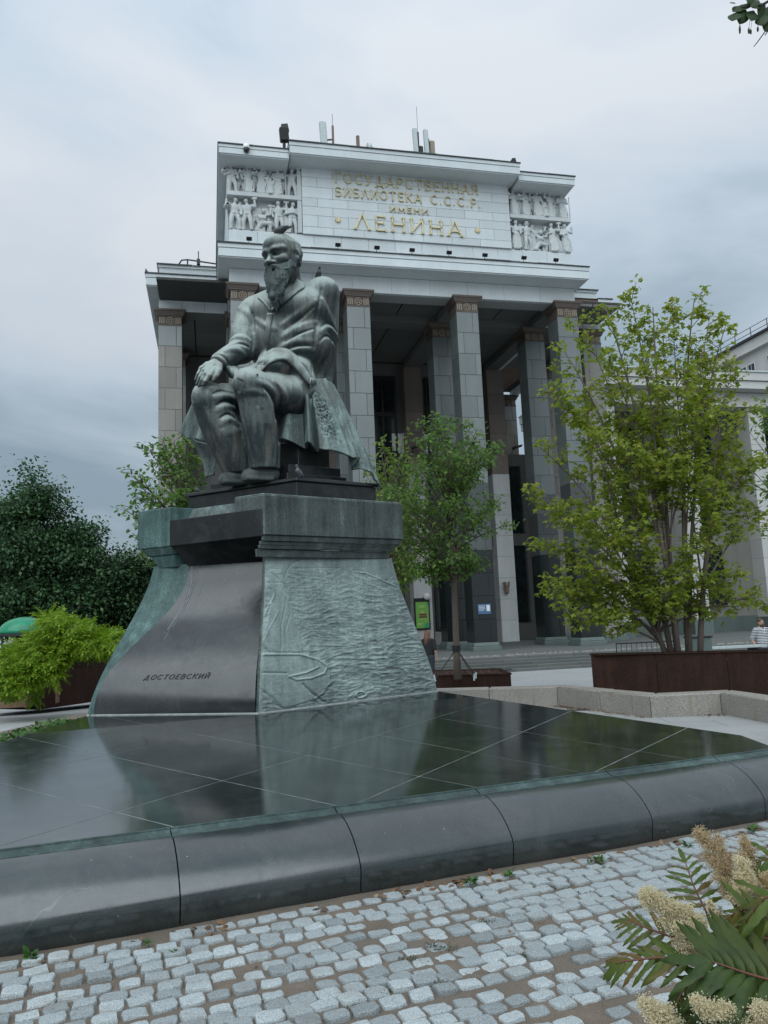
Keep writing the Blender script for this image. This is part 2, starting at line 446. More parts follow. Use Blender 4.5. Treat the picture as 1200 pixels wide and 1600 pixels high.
# ---- the sandy bed and the setts in front of the monument
def sand_mat():
    t = NT('sand')
    w = t.world(); n = t.noise(w, 4, 6, 0.65); f = t.noise(w, 160, 3, 0.75); g = t.noise(w, 2.2, 6, 0.65)
    col = t.ramp(n, [(0.3, (0.075, 0.060, 0.047)), (0.7, (0.20, 0.155, 0.118))])
    col = t.mix(t.ramp(g, [(0.42, 0.0), (0.62, 0.75)]), col, (0.115, 0.105, 0.09))
    col = t.mix(0.45, col, t.ramp(f, [(0.3, (0.05, 0.04, 0.032)), (0.7, (0.29, 0.23, 0.178))]))
    h = t.math('ADD', t.math('MULTIPLY', n, 0.8), t.math('MULTIPLY', f, 0.35))
    return t.set(color=col, rough=0.95, bump=h, strength=0.6, dist=0.02)
def sett_mat():
    t = NT('granite_sett')
    w = t.world(); oi = t.n('ShaderNodeObjectInfo')
    f = t.noise(w, 260, 2, 0.6); f2 = t.noise(w, 75, 3, 0.65); n = t.noise(w, 5, 5, 0.6); b = t.noise(w, 28, 4, 0.6)
    base = t.ramp(f, [(0.36, (0.17, 0.19, 0.195)), (0.50, (0.355, 0.395, 0.405)), (0.66, (0.50, 0.545, 0.555))])
    base = t.mix(t.ramp(f2, [(0.60, 0.0), (0.72, 0.38)]), base, (0.09, 0.095, 0.10))
    base = t.mix(t.ramp(n, [(0.52, 0.0), (0.78, 0.55)]), base, (0.235, 0.215, 0.185))
    hsv = t.n('ShaderNodeHueSaturation'); mr = t.n('ShaderNodeMapRange'); mr.inputs['To Min'].default_value = 0.62; mr.inputs['To Max'].default_value = 1.15
    t.l(oi.outputs['Random'], mr.inputs['Value']); t.l(mr.outputs[0], hsv.inputs['Value']); t.l(base, hsv.inputs['Color'])
    h = t.math('ADD', b, t.math('MULTIPLY', f, 0.3))
    return t.set(color=hsv.outputs['Color'], rough=0.8, bump=h, strength=0.45, dist=0.012)
MAT['sand'] = sand_mat(); MAT['sett'] = sett_mat()
rng = random.Random(4)
ED = np.array([0.927, 0.375]); EN = np.array([0.375, -0.927])     # along / away from the plinth edge (plan)
EP = np.array([-1.19, 4.54])                                       # a point on the foot of the plinth
def edge_xy(s, d): return EP + ED * s + EN * d
sv = []; nx, ny = 90, 60
for j in range(ny + 1):
    for i in range(nx + 1):
        p = edge_xy(-6 + 14 * i / nx, -0.25 + 7.0 * j / ny)
        sv.append((p[0], p[1], 0.002 + 0.006 * math.sin(3.1 * p[0]) * math.sin(2.3 * p[1] + 1) + rng.uniform(-0.002, 0.002)))
sf = [[j * (nx + 1) + i, j * (nx + 1) + i + 1, (j + 1) * (nx + 1) + i + 1, (j + 1) * (nx + 1) + i][::-1] for j in range(ny) for i in range(nx)]
bed = link(bpy.data.objects.new('sett_paving', fast_mesh('sett_paving', [(x, y, z + 0.005) for x, y, z in sv], sf, MAT['sand'], True)))
tag(bed, kind='structure')
def sett_mesh(seed, lx, ly):
    r = random.Random(seed); bm = bmesh.new()
    n = 5; top = []
    # rounded, chipped outline at three levels
    ring = []
    for (hx, hy) in [(-1, -1), (-0.4, -1.04), (0.35, -1.03), (1, -1), (1.04, -0.35), (1.03, 0.4), (1, 1), (0.3, 1.04), (-0.4, 1.03), (-1, 1), (-1.04, 0.35), (-1.03, -0.4)]:
        corner = abs(hx) == 1 and abs(hy) == 1
        k = r.uniform(0.82, 1.0) if corner else r.uniform(0.89, 1.02)
        ring.append((hx * lx / 2 * k * .97, hy * ly / 2 * k * .97))
    lev = [(1.01, -0.05), (1.01, 0.010), (0.965, 0.0185), (0.80, 0.0205)]
    vs = []
    for s, z in lev:
        vs.append([bm.verts.new((x * s, y * s, z + r.uniform(-0.0022, 0.0022) * (z > 0))) for x, y in ring])
    c = bm.verts.new((r.uniform(-.01, .01), r.uniform(-.01, .01), 0.0215 + r.uniform(-0.002, 0.002)))
    m = len(ring)
    for a, b in zip(vs, vs[1:]):
        for i in range(m): bm.faces.new((a[i], a[(i + 1) % m], b[(i + 1) % m], b[i]))
    for i in range(m): bm.faces.new((vs[-1][i], vs[-1][(i + 1) % m], c))
    me = bpy.data.meshes.new('sett'); bm.to_mesh(me); bm.free(); me.materials.append(MAT['sett']); return me
sett_variants = [sett_mesh(10 + i, 0.122 + 0.007 * (i % 3), 0.098 + 0.006 * (i % 4)) for i in range(14)]
cells = []
row = 0; d = 0.075
while d < 6.2:
    s = -6 + rng.uniform(0, 0.14)
    shift = 0.02 * math.sin(row * 1.7)
    while s < 7.5:
        wd = rng.uniform(0.112, 0.134)
        p = edge_xy(s + wd / 2, d + 0.022 * math.sin(s * .9 + row * .35) + shift + rng.uniform(-.009, .009))
        if rng.random() > 0.05:
            cells.append((p[0], p[1], rng.randrange(14), math.atan2(ED[1], ED[0]) + rng.uniform(-.13, .13), rng.uniform(-.08, .08), rng.uniform(-.08, .08), rng.uniform(-0.008, 0.005), rng.uniform(0.78, 0.95)))
        s += wd
    d += 0.112 + rng.uniform(-.003, .005); row += 1
def sett_px(c):
    l = _M.T @ (np.array((c[0], c[1], 0.02)) - _C)
    if l[2] > -0.3: return None
    return 600 + _F * l[0] / -l[2], 800 - _F * l[1] / -l[2], -l[2]
vis, far = [], []
for c in cells:
    q = sett_px(c)
    (vis if q and -20 < q[0] < 1220 and q[1] < 1625 else far).append((q[2] if q else 99, c))
vis.sort(key=lambda t: t[0])
sunk = lambda c: c[6] - (0.012 if (math.sin(c[0] * 2.1 + 1) * math.sin(c[1] * 1.7 + .6) > 0.72) else 0)
for dd, c in vis[:300]:
    inst('sett', sett_variants[c[2]], bed, (c[0], c[1], 0.004 + sunk(c)), (c[4], c[5], c[3]), (c[7], c[7], 1))
Vs, Fs = [], []
off = 0
vcache = []
for me in sett_variants:
    a = np.empty(len(me.vertices) * 3, np.float32); me.vertices.foreach_get('co', a)
    vcache.append((a.reshape(-1, 3), [list(p.vertices) for p in me.polygons]))
for dd, c in vis[300:] + far:
    a, fs = vcache[c[2]]
    R = np.array(Matrix.Rotation(c[3], 3, 'Z') @ Matrix.Rotation(c[5], 3, 'Y') @ Matrix.Rotation(c[4], 3, 'X'))
    Vs.append((a * [c[7], c[7], 1]) @ R.T + np.array([c[0], c[1], 0.004 + sunk(c)]))
    Fs += [[i + off for i in f] for f in fs]; off += len(a)
rest = link(bpy.data.objects.new('setts', fast_mesh('setts', np.concatenate(Vs), Fs, MAT['sett'])), bed); tag(rest, kind='stuff')

# grit: small stones and crumbs lying in the sand
Vg, Fg = [], []
for k in range(5200):
    p = edge_xy(rng.uniform(-3, 5.2), rng.uniform(.02, 3.0)); r = rng.uniform(.0015, .0055) * (1.8 if rng.random() < .06 else 1); a = rng.uniform(0, 6.28); o = len(Vg)
    for t in (0, 2.1, 4.2): Vg.append((p[0] + r * math.cos(a + t), p[1] + r * math.sin(a + t), .006))
    Vg.append((p[0], p[1], .009 + r * rng.uniform(.5, 1.1))); Fg += [[o, o + 1, o + 3], [o + 1, o + 2, o + 3], [o + 2, o, o + 3]]
MAT['grit'] = plain('grit', (0.20, 0.175, 0.15), .9, 0, .6, 90)
tag(link(bpy.data.objects.new('grit', fast_mesh('grit', Vg, Fg, MAT['grit']))), kind='stuff')
# ================================================================ plinth of polished black granite
def granite_mat(name, base, rough, scratch=0.0, ior=1.75):
    t = NT(name)
    w = t.world(); f = t.noise(w, 260, 2, 0.6); n = t.noise(w, 0.8, 5, 0.6); m = t.noise(w, 9, 5, 0.7)
    b = np.array(base)
    col = t.ramp(f, [(0.38, tuple(b * 0.55)), (0.6, tuple(b * 1.3)), (0.74, tuple(b * 3.2))])
    col = t.mix(t.ramp(n, [(0.4, 0.0), (0.75, 0.5)]), col, tuple(b * 1.9 + 0.006))
    # dust specks and droppings
    vo = t.n('ShaderNodeTexVoronoi'); vo.inputs['Scale'].default_value = 7.0; t.l(w, vo.inputs['Vector'])
    sp = t.ramp(vo.outputs['Distance'], [(0.018, 1.0), (0.035, 0.0)])
    col = t.mix(t.math('MULTIPLY', sp, 0.8), col, (0.34, 0.36, 0.35))
    vo2 = t.n('ShaderNodeTexVoronoi'); vo2.inputs['Scale'].default_value = 26.0; t.l(w, vo2.inputs['Vector'])
    sp2 = t.math('MULTIPLY', t.ramp(vo2.outputs['Distance'], [(0.05, 1.0), (0.12, 0.0)]), t.ramp(t.noise(w, 3.1, 3), [(0.5, 0.0), (0.66, 0.55)]))
    col = t.mix(sp2, col, (0.16, 0.17, 0.165))
    film = t.ramp(t.noise(t.world((1, 1, 1)), 2.6, 7, 0.7, 0.6), [(0.46, 0.0), (0.72, 0.22)]); col = t.mix(film, col, (0.12, 0.125, 0.118))
    if scratch:
        wv = t.noise(t.world((1.2, 1.2, 1.2)), 1.1, 2, 0.4, 1.5)
        d = t.math('ABSOLUTE', t.math('SUBTRACT', t.math('FRACT', t.math('MULTIPLY', wv, 9.0)), 0.5))
        line = t.ramp(d, [(0.006, 1.0), (0.02, 0.0)])
        mask = t.ramp(t.noise(w, 1.7, 3), [(0.52, 0.0), (0.62, 1.0)])
        col = t.mix(t.math('MULTIPLY', t.math('MULTIPLY', line, mask), scratch), col, (0.30, 0.33, 0.34))
    r = t.ramp(t.mix(0.5, m, n), [(0.32, rough * 0.7), (0.55, rough * 1.3), (0.7, rough * 2.6)])
    return t.set(color=col, rough=r, ior=ior, bump=f, strength=0.015, dist=0.004)
MAT['granite'] = granite_mat('black_granite', (0.017, 0.022, 0.021), 0.075, 0.0, 2.2)
MAT['granite_edge'] = granite_mat('black_granite_edge', (0.018, 0.026, 0.027), 0.18, 0.22, 1.85)
def patina_mat(name, dark, mid, pale, lo=0.35, hi=0.7, streak=1.0, rough=0.5, rain=0.0, spec=0.5, warm=None, scale=1.0):  # rain: weight of wash and painted top light on upward faces
    t = NT(name)
    w = t.world((scale,) * 3)
    a = t.noise(w, 1.6, 7, 0.62); s_ = t.noise(t.world((9 * scale, 9 * scale, 0.7 * scale)), 1.0, 6, 0.68); f = t.noise(w, 34, 4, 0.7)
    x = t.math('ADD', t.math('MULTIPLY', a, 0.5), t.math('MULTIPLY', s_, 0.5 * streak + 0.0001))
    x = t.math('ADD', x, t.math('MULTIPLY', t.math('SUBTRACT', f, 0.5), 0.35))
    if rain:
        # verdigris and washed metal where rain falls, and top light painted in
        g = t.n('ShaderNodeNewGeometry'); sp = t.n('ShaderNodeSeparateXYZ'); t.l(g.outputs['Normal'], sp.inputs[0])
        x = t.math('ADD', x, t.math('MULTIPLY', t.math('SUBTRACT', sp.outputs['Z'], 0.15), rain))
    c = (lo + hi) / 2
    col = t.ramp(x, [(lo, dark), (c, mid), (hi, pale)])
    if warm:
        wn_ = t.noise(t.world((3 * scale, 3 * scale, 0.6 * scale)), 1.3, 6, 0.65)
        col = t.mix(t.ramp(wn_, [(0.5, 0.0), (0.66, 0.55)]), col, warm)
    return t.set(color=col, rough=rough + .12, metal=0.0, spec=spec * .75, bump=f, strength=0.12, dist=0.01)
MAT['gutter'] = patina_mat('gutter_bronze', (0.016, 0.028, 0.028), (0.045, 0.075, 0.071), (0.11, 0.165, 0.155), rough=0.4)

PL_RID = [np.array([-1.39, 4.98]), np.array([1.70, 6.20])]
RD = (PL_RID[1] - PL_RID[0]); RD = RD / np.linalg.norm(RD); RN = np.array([RD[1], -RD[0]])     # outwards
ZP = 0.40
def rid(s, d=0.0, bow=True):
    # the long edge bows out a little in the middle
    b = 0.035 * (1 - ((s - 2.0) / 4.5) ** 2) if bow else 0
    return PL_RID[0] + RD * s + RN * (d + b)
plinth = empty('monument_plinth', (-1.4, 5.0, 0), 0, 'low wide plinth of polished black granite slabs with rounded edge stones and bronze gutter', 'plinth')
PROF = [(0.0, 0.398), (0.07, 0.390), (0.15, 0.370), (0.23, 0.339), (0.30, 0.301), (0.36, 0.258), (0.405, 0.217), (0.43, 0.186), (0.443, 0.155), (0.440, 0.115), (0.428, 0.05), (0.41, -0.05)]
EDGE_J = [-4.6, -3.4, -2.25, -1.12, 0.0, 1.08, 2.16, 3.32, 4.42, 5.30]
for a, b in zip(EDGE_J, EDGE_J[1:]):
    n = 6; V = []; F = []; g = 0.0038
    ss = np.linspace(a + g, b - g, n)
    for s in ss:
        k = 0.86 + 0.055 * min(max((1.7 - s) / 3, -1), 1.2)
        for dd, z in PROF:
            p = rid(s, dd * k); V.append((p[0], p[1], z))
        p = rid(s, 0.0); V.append((p[0], p[1], -0.05))
    m = len(PROF) + 1
    for i in range(n - 1):
        for j in range(m - 1): F.append([i * m + j, i * m + j + 1, (i + 1) * m + j + 1, (i + 1) * m + j])
    c0 = len(V); V += V[:m] + V[(n - 1) * m:n * m]
    F += [list(range(c0, c0 + m)), list(range(c0 + m, c0 + 2 * m))[::-1]]
    o = np_obj('edge_stone', np.array(V), F, MAT['granite_edge'], plinth, plinth, False)
    for pl in o.data.polygons: pl.use_smooth = len(pl.vertices) == 4
    # bronze gutter piece behind it
    prof = [(-0.002, 0.394), (-0.006, 0.384), (-0.014, 0.384), (-0.018, 0.400), (-0.026, 0.402), (-0.030, 0.384), (-0.040, 0.384), (-0.122, 0.414), (-0.125, 0.404), (-0.128, 0.422), (-0.144, 0.424), (-0.146, 0.36)]
    V = []; F = []; m = len(prof)
    for s in ss:
        for dd, z in prof:
            p = rid(s, dd); V.append((p[0], p[1], z))
    for i in range(n - 1):
        for j in range(m - 1): F.append([i * m + j, i * m + j + 1, (i + 1) * m + j + 1, (i + 1) * m + j])
    np_obj('gutter', np.array(V), F, MAT['gutter'], plinth, plinth, False)
# dark core under everything
mb = MB()
core = [tuple(rid(-4.6, -0.01)), tuple(rid(-2.0, -0.01)), tuple(rid(1.5, -0.01)), tuple(rid(5.3, -0.01)), (0.81, 13.96), (0.4, 16.2), (-4.9, 16.2), (-4.78, 12.3), (-4.78, 9.6), (-5.6, 6.0)]
mb.prism(core, -0.05, 0.362)
mb.build('plinth_core', MAT['joint_dark'], plinth, plinth)
# slabs: the top outline cut by two families of joints
poly0 = [tuple(rid(s, -0.150)) for s in (-4.55, -3, -1.5, 0, 1.5, 3, 4.4, 5.2)] + [(3.44, 7.86), (0.83, 13.92), (0.4, 16.1), (-4.86, 16.1), (-4.74, 12.27), (-4.74, 9.5), (-5.5, 6.1)]
def split(poly, p, q):
    nx, ny = -(q[1] - p[1]), q[0] - p[0]
    sd_ = [((x - p[0]) * nx + (y - p[1]) * ny) for x, y in poly]
    out = []
    for sgn in (1, -1):
        r = []
        for i in range(len(poly)):
            a, b = poly[i], poly[(i + 1) % len(poly)]; da, db = sd_[i] * sgn, sd_[(i + 1) % len(poly)] * sgn
            if da >= 0: r.append(a)
            if (da > 0 > db) or (da < 0 < db):
                t = da / (da - db); r.append((a[0] + (b[0] - a[0]) * t, a[1] + (b[1] - a[1]) * t))
        if len(r) >= 3: out.append(r)
    return out
def area(p): return abs(sum(p[i][0] * p[(i + 1) % len(p)][1] - p[(i + 1) % len(p)][0] * p[i][1] for i in range(len(p)))) / 2
B_DIR = (math.cos(rad(61)), math.sin(rad(61)))
JOINTS = [((-1.45, 5.2), (-3.45, 6.97)), ((-0.44, 5.62), (-2.99, 8.25)), ((0.60, 6.0), (-2.53, 9.8)), ((1.53, 6.32), (-1.95, 11.6)), ((2.56, 6.61), (-0.12, 11.51))]
for p in ((-4.3, 8.8), (-2.99, 8.25), (-1.43, 6.66), (0.82, 7.61)): JOINTS.append((p, (p[0] + B_DIR[0], p[1] + B_DIR[1])))
JOINTS.append(((2.24, 7.26), (3.18, 8.54)))
polys = [poly0]
for p, q in JOINTS: polys = [r for P in polys for r in split(P, p, q) if area(r) > 0.02]
def inset(poly, g):
    c = np.mean(poly, 0); r = []
    n = len(poly)
    A2 = sum(poly[i][0] * poly[(i + 1) % n][1] - poly[(i + 1) % n][0] * poly[i][1] for i in range(n))
    if A2 < 0: poly = poly[::-1]
    P = [np.array(p) for p in poly]
    for i in range(n):
        a, b, c_ = P[i - 1], P[i], P[(i + 1) % n]
        e1 = (b - a) / (np.linalg.norm(b - a) + 1e-9); e2 = (c_ - b) / (np.linalg.norm(c_ - b) + 1e-9)
        n1 = np.array([-e1[1], e1[0]]); n2 = np.array([-e2[1], e2[0]]); k = 1 + n1 @ n2
        r.append(tuple(b + (n1 + n2) * g / max(k, 0.25)))
    return r
INW = -RN; SLOPE, DFLAT = 0.0425, 4.35
def lift(x, y):
    """a point of the flat drawing moved along the sight line onto the gently sloping top"""
    k = 1.0
    for _ in range(8):
        d = (np.array([x, y]) * k - PL_RID[0]) @ INW; z = ZP + SLOPE * min(max(d - .15, 0), DFLAT); k = (EYE - z) / (EYE - ZP)
    return x * k, y * k, z
# crease where the slope meets the level top
ck = (EYE - (ZP + SLOPE * (DFLAT))) / (EYE - ZP); c0 = (PL_RID[0] + INW * (DFLAT + .15)) / ck
polys = [r for P in polys for r in split(P, tuple(c0), tuple(c0 + RD)) if area(r) > 0.02]
JV, JF = [], []
MAT['joint_lime'] = plain('joint_lime', (0.20, 0.215, 0.21), .9, 0, .5, 5)
for i, P in enumerate(polys):
    q = []
    for p in P:
        if not q or math.hypot(p[0] - q[-1][0], p[1] - q[-1][1]) > 0.01: q.append(p)
    if len(q) < 3: continue
    fl = [lift(*p) for p in q]; jv_ = len(JV); JV += [(x, y, z - .0016) for x, y, z in fl]; JF.append(list(range(jv_, jv_ + len(fl))))
    q = inset(q, 0.0058); n = len(q); T3 = [lift(*p) for p in q]; dz = rng.uniform(-0.0005, 0.0008)
    MB().add([(x, y, .30) for x, y, z in T3] + [(x, y, z + dz) for x, y, z in T3], [list(range(n))[::-1], list(range(n, 2 * n))] + [[i_, (i_ + 1) % n, (i_ + 1) % n + n, i_ + n] for i_ in range(n)]).build('top_slab', MAT['granite'], plinth, plinth)

np_obj('joint_filler', np.array(JV), JF, MAT['joint_lime'], plinth, plinth, False)

# ================================================================ pedestal
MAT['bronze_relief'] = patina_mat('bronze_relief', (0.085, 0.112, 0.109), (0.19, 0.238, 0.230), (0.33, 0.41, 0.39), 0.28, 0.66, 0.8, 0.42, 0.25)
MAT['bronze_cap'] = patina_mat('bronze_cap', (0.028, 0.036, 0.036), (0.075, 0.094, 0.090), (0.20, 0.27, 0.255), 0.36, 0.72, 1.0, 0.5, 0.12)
MAT['bronze_wing'] = patina_mat('bronze_wing', (0.020, 0.042, 0.040), (0.060, 0.115, 0.107), (0.17, 0.28, 0.265), 0.34, 0.68, 0.9, 0.42)
MAT['granite_ped'] = granite_mat('pedestal_granite', (0.010, 0.014, 0.0145), 0.15, 0.0, 1.66)
MAT['granite_dark'] = granite_mat('dark_cornice_granite', (0.008, 0.010, 0.011), 0.35, 0.0, 1.4)
MAT['lime'] = plain('lime_joint', (0.42, 0.45, 0.44), 0.9, 0, 0.3)
ped = empty('pedestal', (-1.9, 13.0, ZP), 0, 'flared pedestal with bronze wave relief and dark granite front carved with a name', 'pedestal')
bF, bL, bR = np.array([-1.95, 11.55]), np.array([-4.74, 12.27]), np.array([0.81, 13.96])
bB = bL + bR - bF + np.array([0.1, 0.4])
nF = at(415, 870, 12.32); ZN = nF[2]
nL = at(240, 883, 13.38); nR = at(612, 872, 13.62)
nF, nL, nR = nF[:2], nL[:2], nR[:2]; nB = nL + nR - nF
def ogee(t, c=0.55): return (1 - c) * t + c * (t * t * (3 - 2 * t))
def face_pt(b0, b1, n0, n1, s, t, c=0.55, push=0.0):
    """s along, t up from the foot (0) to the neck (1)"""
    w = ogee(t, c)
    b = b0 + (b1 - b0) * s; n = n0 + (n1 - n0) * s
    p = b + (n - b) * w
    if push:
        d = b1 - b0; nn = np.array([d[1], -d[0]]); nn /= np.linalg.norm(nn); p = p - nn * push
    return np.array([p[0], p[1], ZP + (ZN - ZP) * t])
# ---- right face: relief panel with waves and figures
def seg_d(X, Y, ax, ay, bx, by):
    dx, dy = bx - ax, by - ay; t = np.clip(((X - ax) * dx + (Y - ay) * dy) / (dx * dx + dy * dy + 1e-12), 0, 1)
    return np.hypot(X - ax - dx * t, Y - ay - dy * t)
def inpoly(X, Y, P):
    r = np.zeros(X.shape, bool); j = len(P) - 1
    for i in range(len(P)):
        xi, yi = P[i]; xj, yj = P[j]
        c = ((yi > Y) != (yj > Y)) & (X < (xj - xi) * (Y - yi) / (yj - yi + 1e-12) + xi); r ^= c; j = i
    return r
NS, NTT = 250, 230
S, T = np.meshgrid(np.linspace(0, 1, NS + 1), np.linspace(0, 1, NTT + 1), indexing='xy')
nr = np.random.RandomState(3)
def vnoise(U, V, seed):
    r = np.random.RandomState(seed).rand(256, 256)
    i, j = np.floor(U).astype(int), np.floor(V).astype(int); u, v = U - i, V - j
    u, v = u * u * (3 - 2 * u), v * v * (3 - 2 * v)
    g = lambda a, b: r[a % 256, b % 256]
    return (g(i, j) * (1 - u) + g(i + 1, j) * u) * (1 - v) + (g(i, j + 1) * (1 - u) + g(i + 1, j + 1) * u) * v
# pixel-like coordinates of the panel, used only to draw the relief in the panel's own plane
def pan(x, y):      # 0..1 across, 0..1 up, from the drawing of the relief (320 wide, 390 high)
    tl, tr, bl_, br = (103, 470), (835, 492), (62, 1408), (1105, 1268)
    s_, t_ = 0.5, 0.5
    for _ in range(25):
        bx = (1 - t_) * ((1 - s_) * bl_[0] + s_ * br[0]) + t_ * ((1 - s_) * tl[0] + s_ * tr[0])
        by = (1 - t_) * ((1 - s_) * bl_[1] + s_ * br[1]) + t_ * ((1 - s_) * tl[1] + s_ * tr[1])
        wx = (1 - t_) * (br[0] - bl_[0]) + t_ * (tr[0] - tl[0]); wy = (1 - s_) * (tl[1] - bl_[1]) + s_ * (tr[1] - br[1])
        s_ += (x - bx) / wx; t_ += (y - by) / wy
    return s_, t_
W2 = T * 2.2
wave = np.zeros_like(S)
xw = S * 3.2
big = np.clip(1.15 - 1.05 * T, 0.15, 1)
for k, (fx, fy, am) in enumerate([(3.2, 12, 1.0), (6.5, 26, 0.8), (12, 46, 0.5)]):
    warp = vnoise(xw * 2.1 + 9 * k, W2 * 3 + 5, 11 + k) * 1.6
    a = vnoise(xw * fx + 13 * k, W2 * fy + warp * 2 + 3, 21 + k)
    wave += am * (1 - np.abs(2 * a - 1)) ** 1.6
wave = wave / 2.1
Hh = (wave - 0.45) * (0.009 + 0.020 * big)
mask = np.ones_like(S)
def smooth_region(P, lift):
    global Hh
    Q = [pan(*p) for p in P]
    ins = inpoly(S, T, Q)
    Hh = np.where(ins, Hh * 0.12 + lift, Hh)
def groove(P, w, h):
    global Hh
    Q = [pan(*p) for p in P]
    d = np.full(S.shape, 9.0)
    for (a, b), (c, e_) in zip(Q, Q[1:]): d = np.minimum(d, seg_d(S * 3.2, T * 2.2, a * 3.2, b * 2.2, c * 3.2, e_ * 2.2))
    Hh = Hh + .55 * h * np.exp(-(d / (w * .8)) ** 2)
smooth_region([(103, 470), (835, 490), (860, 600), (690, 580), (560, 552), (250, 545), (190, 640), (150, 560)], 0.0)
smooth_region([(110, 560), (190, 560), (205, 700), (240, 810), (265, 900), (285, 1070), (120, 1070), (80, 1010), (120, 800), (140, 700)], 0.012)
smooth_region([(66, 1075), (290, 1075), (390, 1110), (428, 1150), (430, 1240), (360, 1330), (180, 1390), (66, 1270)], 0.016)
for P, w, h in [([(205, 605), (215, 560), (250, 515), (310, 490), (360, 492), (400, 520)], .012, -.016), ([(115, 560), (150, 600), (195, 650), (210, 720), (200, 800), (180, 900), (175, 1065)], .012, -.018),
                ([(110, 620), (140, 660), (145, 720), (110, 800), (90, 850)], .012, .018), ([(215, 720), (245, 810), (262, 860), (285, 1065)], .012, .02), ([(110, 640), (190, 640)], .01, -.012), ([(150, 580), (190, 575)], .01, .014),
                ([(120, 1065), (285, 1068)], .012, -.016), ([(165, 820), (120, 920), (80, 1020)], .012, .016), ([(230, 830), (200, 930), (205, 1060)], .010, -.014),
                ([(66, 1082), (270, 1078), (370, 1108), (418, 1145), (400, 1185), (330, 1215), (250, 1225), (212, 1207), (300, 1185), (370, 1150), (360, 1115)], .014, .030), ([(70, 1185), (200, 1187)], .012, -.02),
                ([(430, 1150), (432, 1240), (390, 1300), (350, 1330)], .014, .024), ([(285, 1250), (330, 1300), (405, 1355)], .02, -.04), ([(70, 1275), (130, 1330), (180, 1388)], .014, -.026),
                ([(610, 570), (690, 585), (780, 625), (870, 660)], .012, .02), ([(600, 560), (700, 578)], .010, -.014), ([(660, 560), (680, 600)], .02, .02), ([(240, 548), (520, 550)], .008, -.012),
                ([(575, 1310), (590, 1290), (620, 1290), (638, 1310), (620, 1325), (590, 1325), (575, 1310)], .014, .03)]: groove(P, w, h)
edge = np.minimum(np.minimum(S, 1 - S) * 60, np.minimum(T, 1 - T) * 60).clip(0, 1)
Hh *= edge
w = ogee(T, 0.45)
bx = bF[None, None] + (bR - bF)[None, None] * S[..., None]; nx_ = nF[None, None] + (nR - nF)[None, None] * S[..., None]
PXY = bx + (nx_ - bx) * w[..., None]
PZ = ZP + 0.012 + (ZN - ZP - 0.012) * T
P3 = np.dstack([PXY, PZ])
du = np.gradient(P3, axis=1); dv = np.gradient(P3, axis=0); nn = np.cross(du, dv); nn /= np.linalg.norm(nn, axis=2, keepdims=True)
P3 = P3 + nn * (Hh[..., None])
idx = np.arange(S.size).reshape(S.shape)
Fq = np.stack([idx[:-1, :-1], idx[:-1, 1:], idx[1:, 1:], idx[1:, :-1]], -1).reshape(-1, 4)
np_obj('relief_panel', P3.reshape(-1, 3), Fq, MAT['bronze_relief'], ped, ped)
# thickness of the bronze slab along the front corner
V = []; n = 30
fd = (bL - bF) / np.linalg.norm(bL - bF); sd2 = (bR - bF) / np.linalg.norm(bR - bF)
for i in range(n + 1):
    t = i / n; p = face_pt(bF, bR, nF, nR, 0, t, .45); q = p.copy(); q[:2] += fd * 0.05 + sd2 * 0.0
    r_ = q.copy(); r_[:2] += sd2 * 0.35 + fd * 0.1
    V += [p, q, r_]
F = []
for i in range(n): F += [[3 * i, 3 * i + 3, 3 * i + 4, 3 * i + 1], [3 * i + 1, 3 * i + 4, 3 * i + 5, 3 * i + 2]]
np_obj('relief_edge', np.array(V), F, MAT['bronze_cap'], ped, ped)
# ---- granite front, sunk behind the bronze wings towards the neck
gL0, gF0 = bL + (bF - bL) * 0.035, bF + (bL - bF) * 0.02
sinkd = np.array([RD[0] * 0 + 0.30, 0.62])
gLn, gFn = nL + (nF - nL) * 0.30 + sinkd * 0.10, nF + (nL - nF) * 0.02 + np.array([-0.05, 0.55])
def granite_pt(s, t):
    w = .45 * t * t * (3 - 2 * t) + .55 * t ** 3 * (10 - 15 * t + 6 * t * t)
    b = gL0 + (gF0 - gL0) * s; n = gLn + (gFn - gLn) * s; p = b + (n - b) * w
    return np.array([p[0], p[1], ZP + (ZN - ZP) * t])
gs, gt = 40, 60
V = [granite_pt(i / gs, j / gt) for j in range(gt + 1) for i in range(gs + 1)]
F = [[j * (gs + 1) + i, j * (gs + 1) + i + 1, (j + 1) * (gs + 1) + i + 1, (j + 1) * (gs + 1) + i] for j in range(gt) for i in range(gs)]
np_obj('granite_front', np.array(V), F, MAT['granite_ped'], ped, ped)
# ---- bronze wing at the left end: its inner face and its outer silhouette
wl0, wl1 = bL, nL
V = []; n = 40
for i in range(n + 1):
    t = i / n
    p = face_pt(bL, bF, nL, nF, 0, t, 0.60); g = granite_pt(0.0, t) + np.array([0.012, -0.004, 0])
    b_ = p.copy(); b_[:2] += np.array([-0.02, 0.6])
    mid = (p + g) / 2; mid[1] -= 0.03
    V += [b_, p, p + (mid - p) * 0.12 + np.array([0.01, -0.015, 0]), mid, g]
F = []
for i in range(n):
    for k in range(4): F.append([5 * i + k, 5 * i + k + 1, 5 * (i + 1) + k + 1, 5 * (i + 1) + k])
np_obj('bronze_wing', np.array(V), F, MAT['bronze_wing'], ped, ped)
# hidden back and left sides
V = []
for t in np.linspace(0, 1, 14):
    for a, b in ((bR, nR), (bB, nB), (bL + np.array([0, .6]), nL + np.array([0, .6]))):
        p = a + (b - a) * ogee(t, .45); V.append((p[0], p[1], ZP + (ZN - ZP) * t))
F = [[3 * i + k, 3 * i + k + 1, 3 * i + 4 + k, 3 * i + 3 + k] for i in range(13) for k in range(2)]
np_obj('back_panel', np.array(V), F, MAT['bronze_cap'], ped, ped)
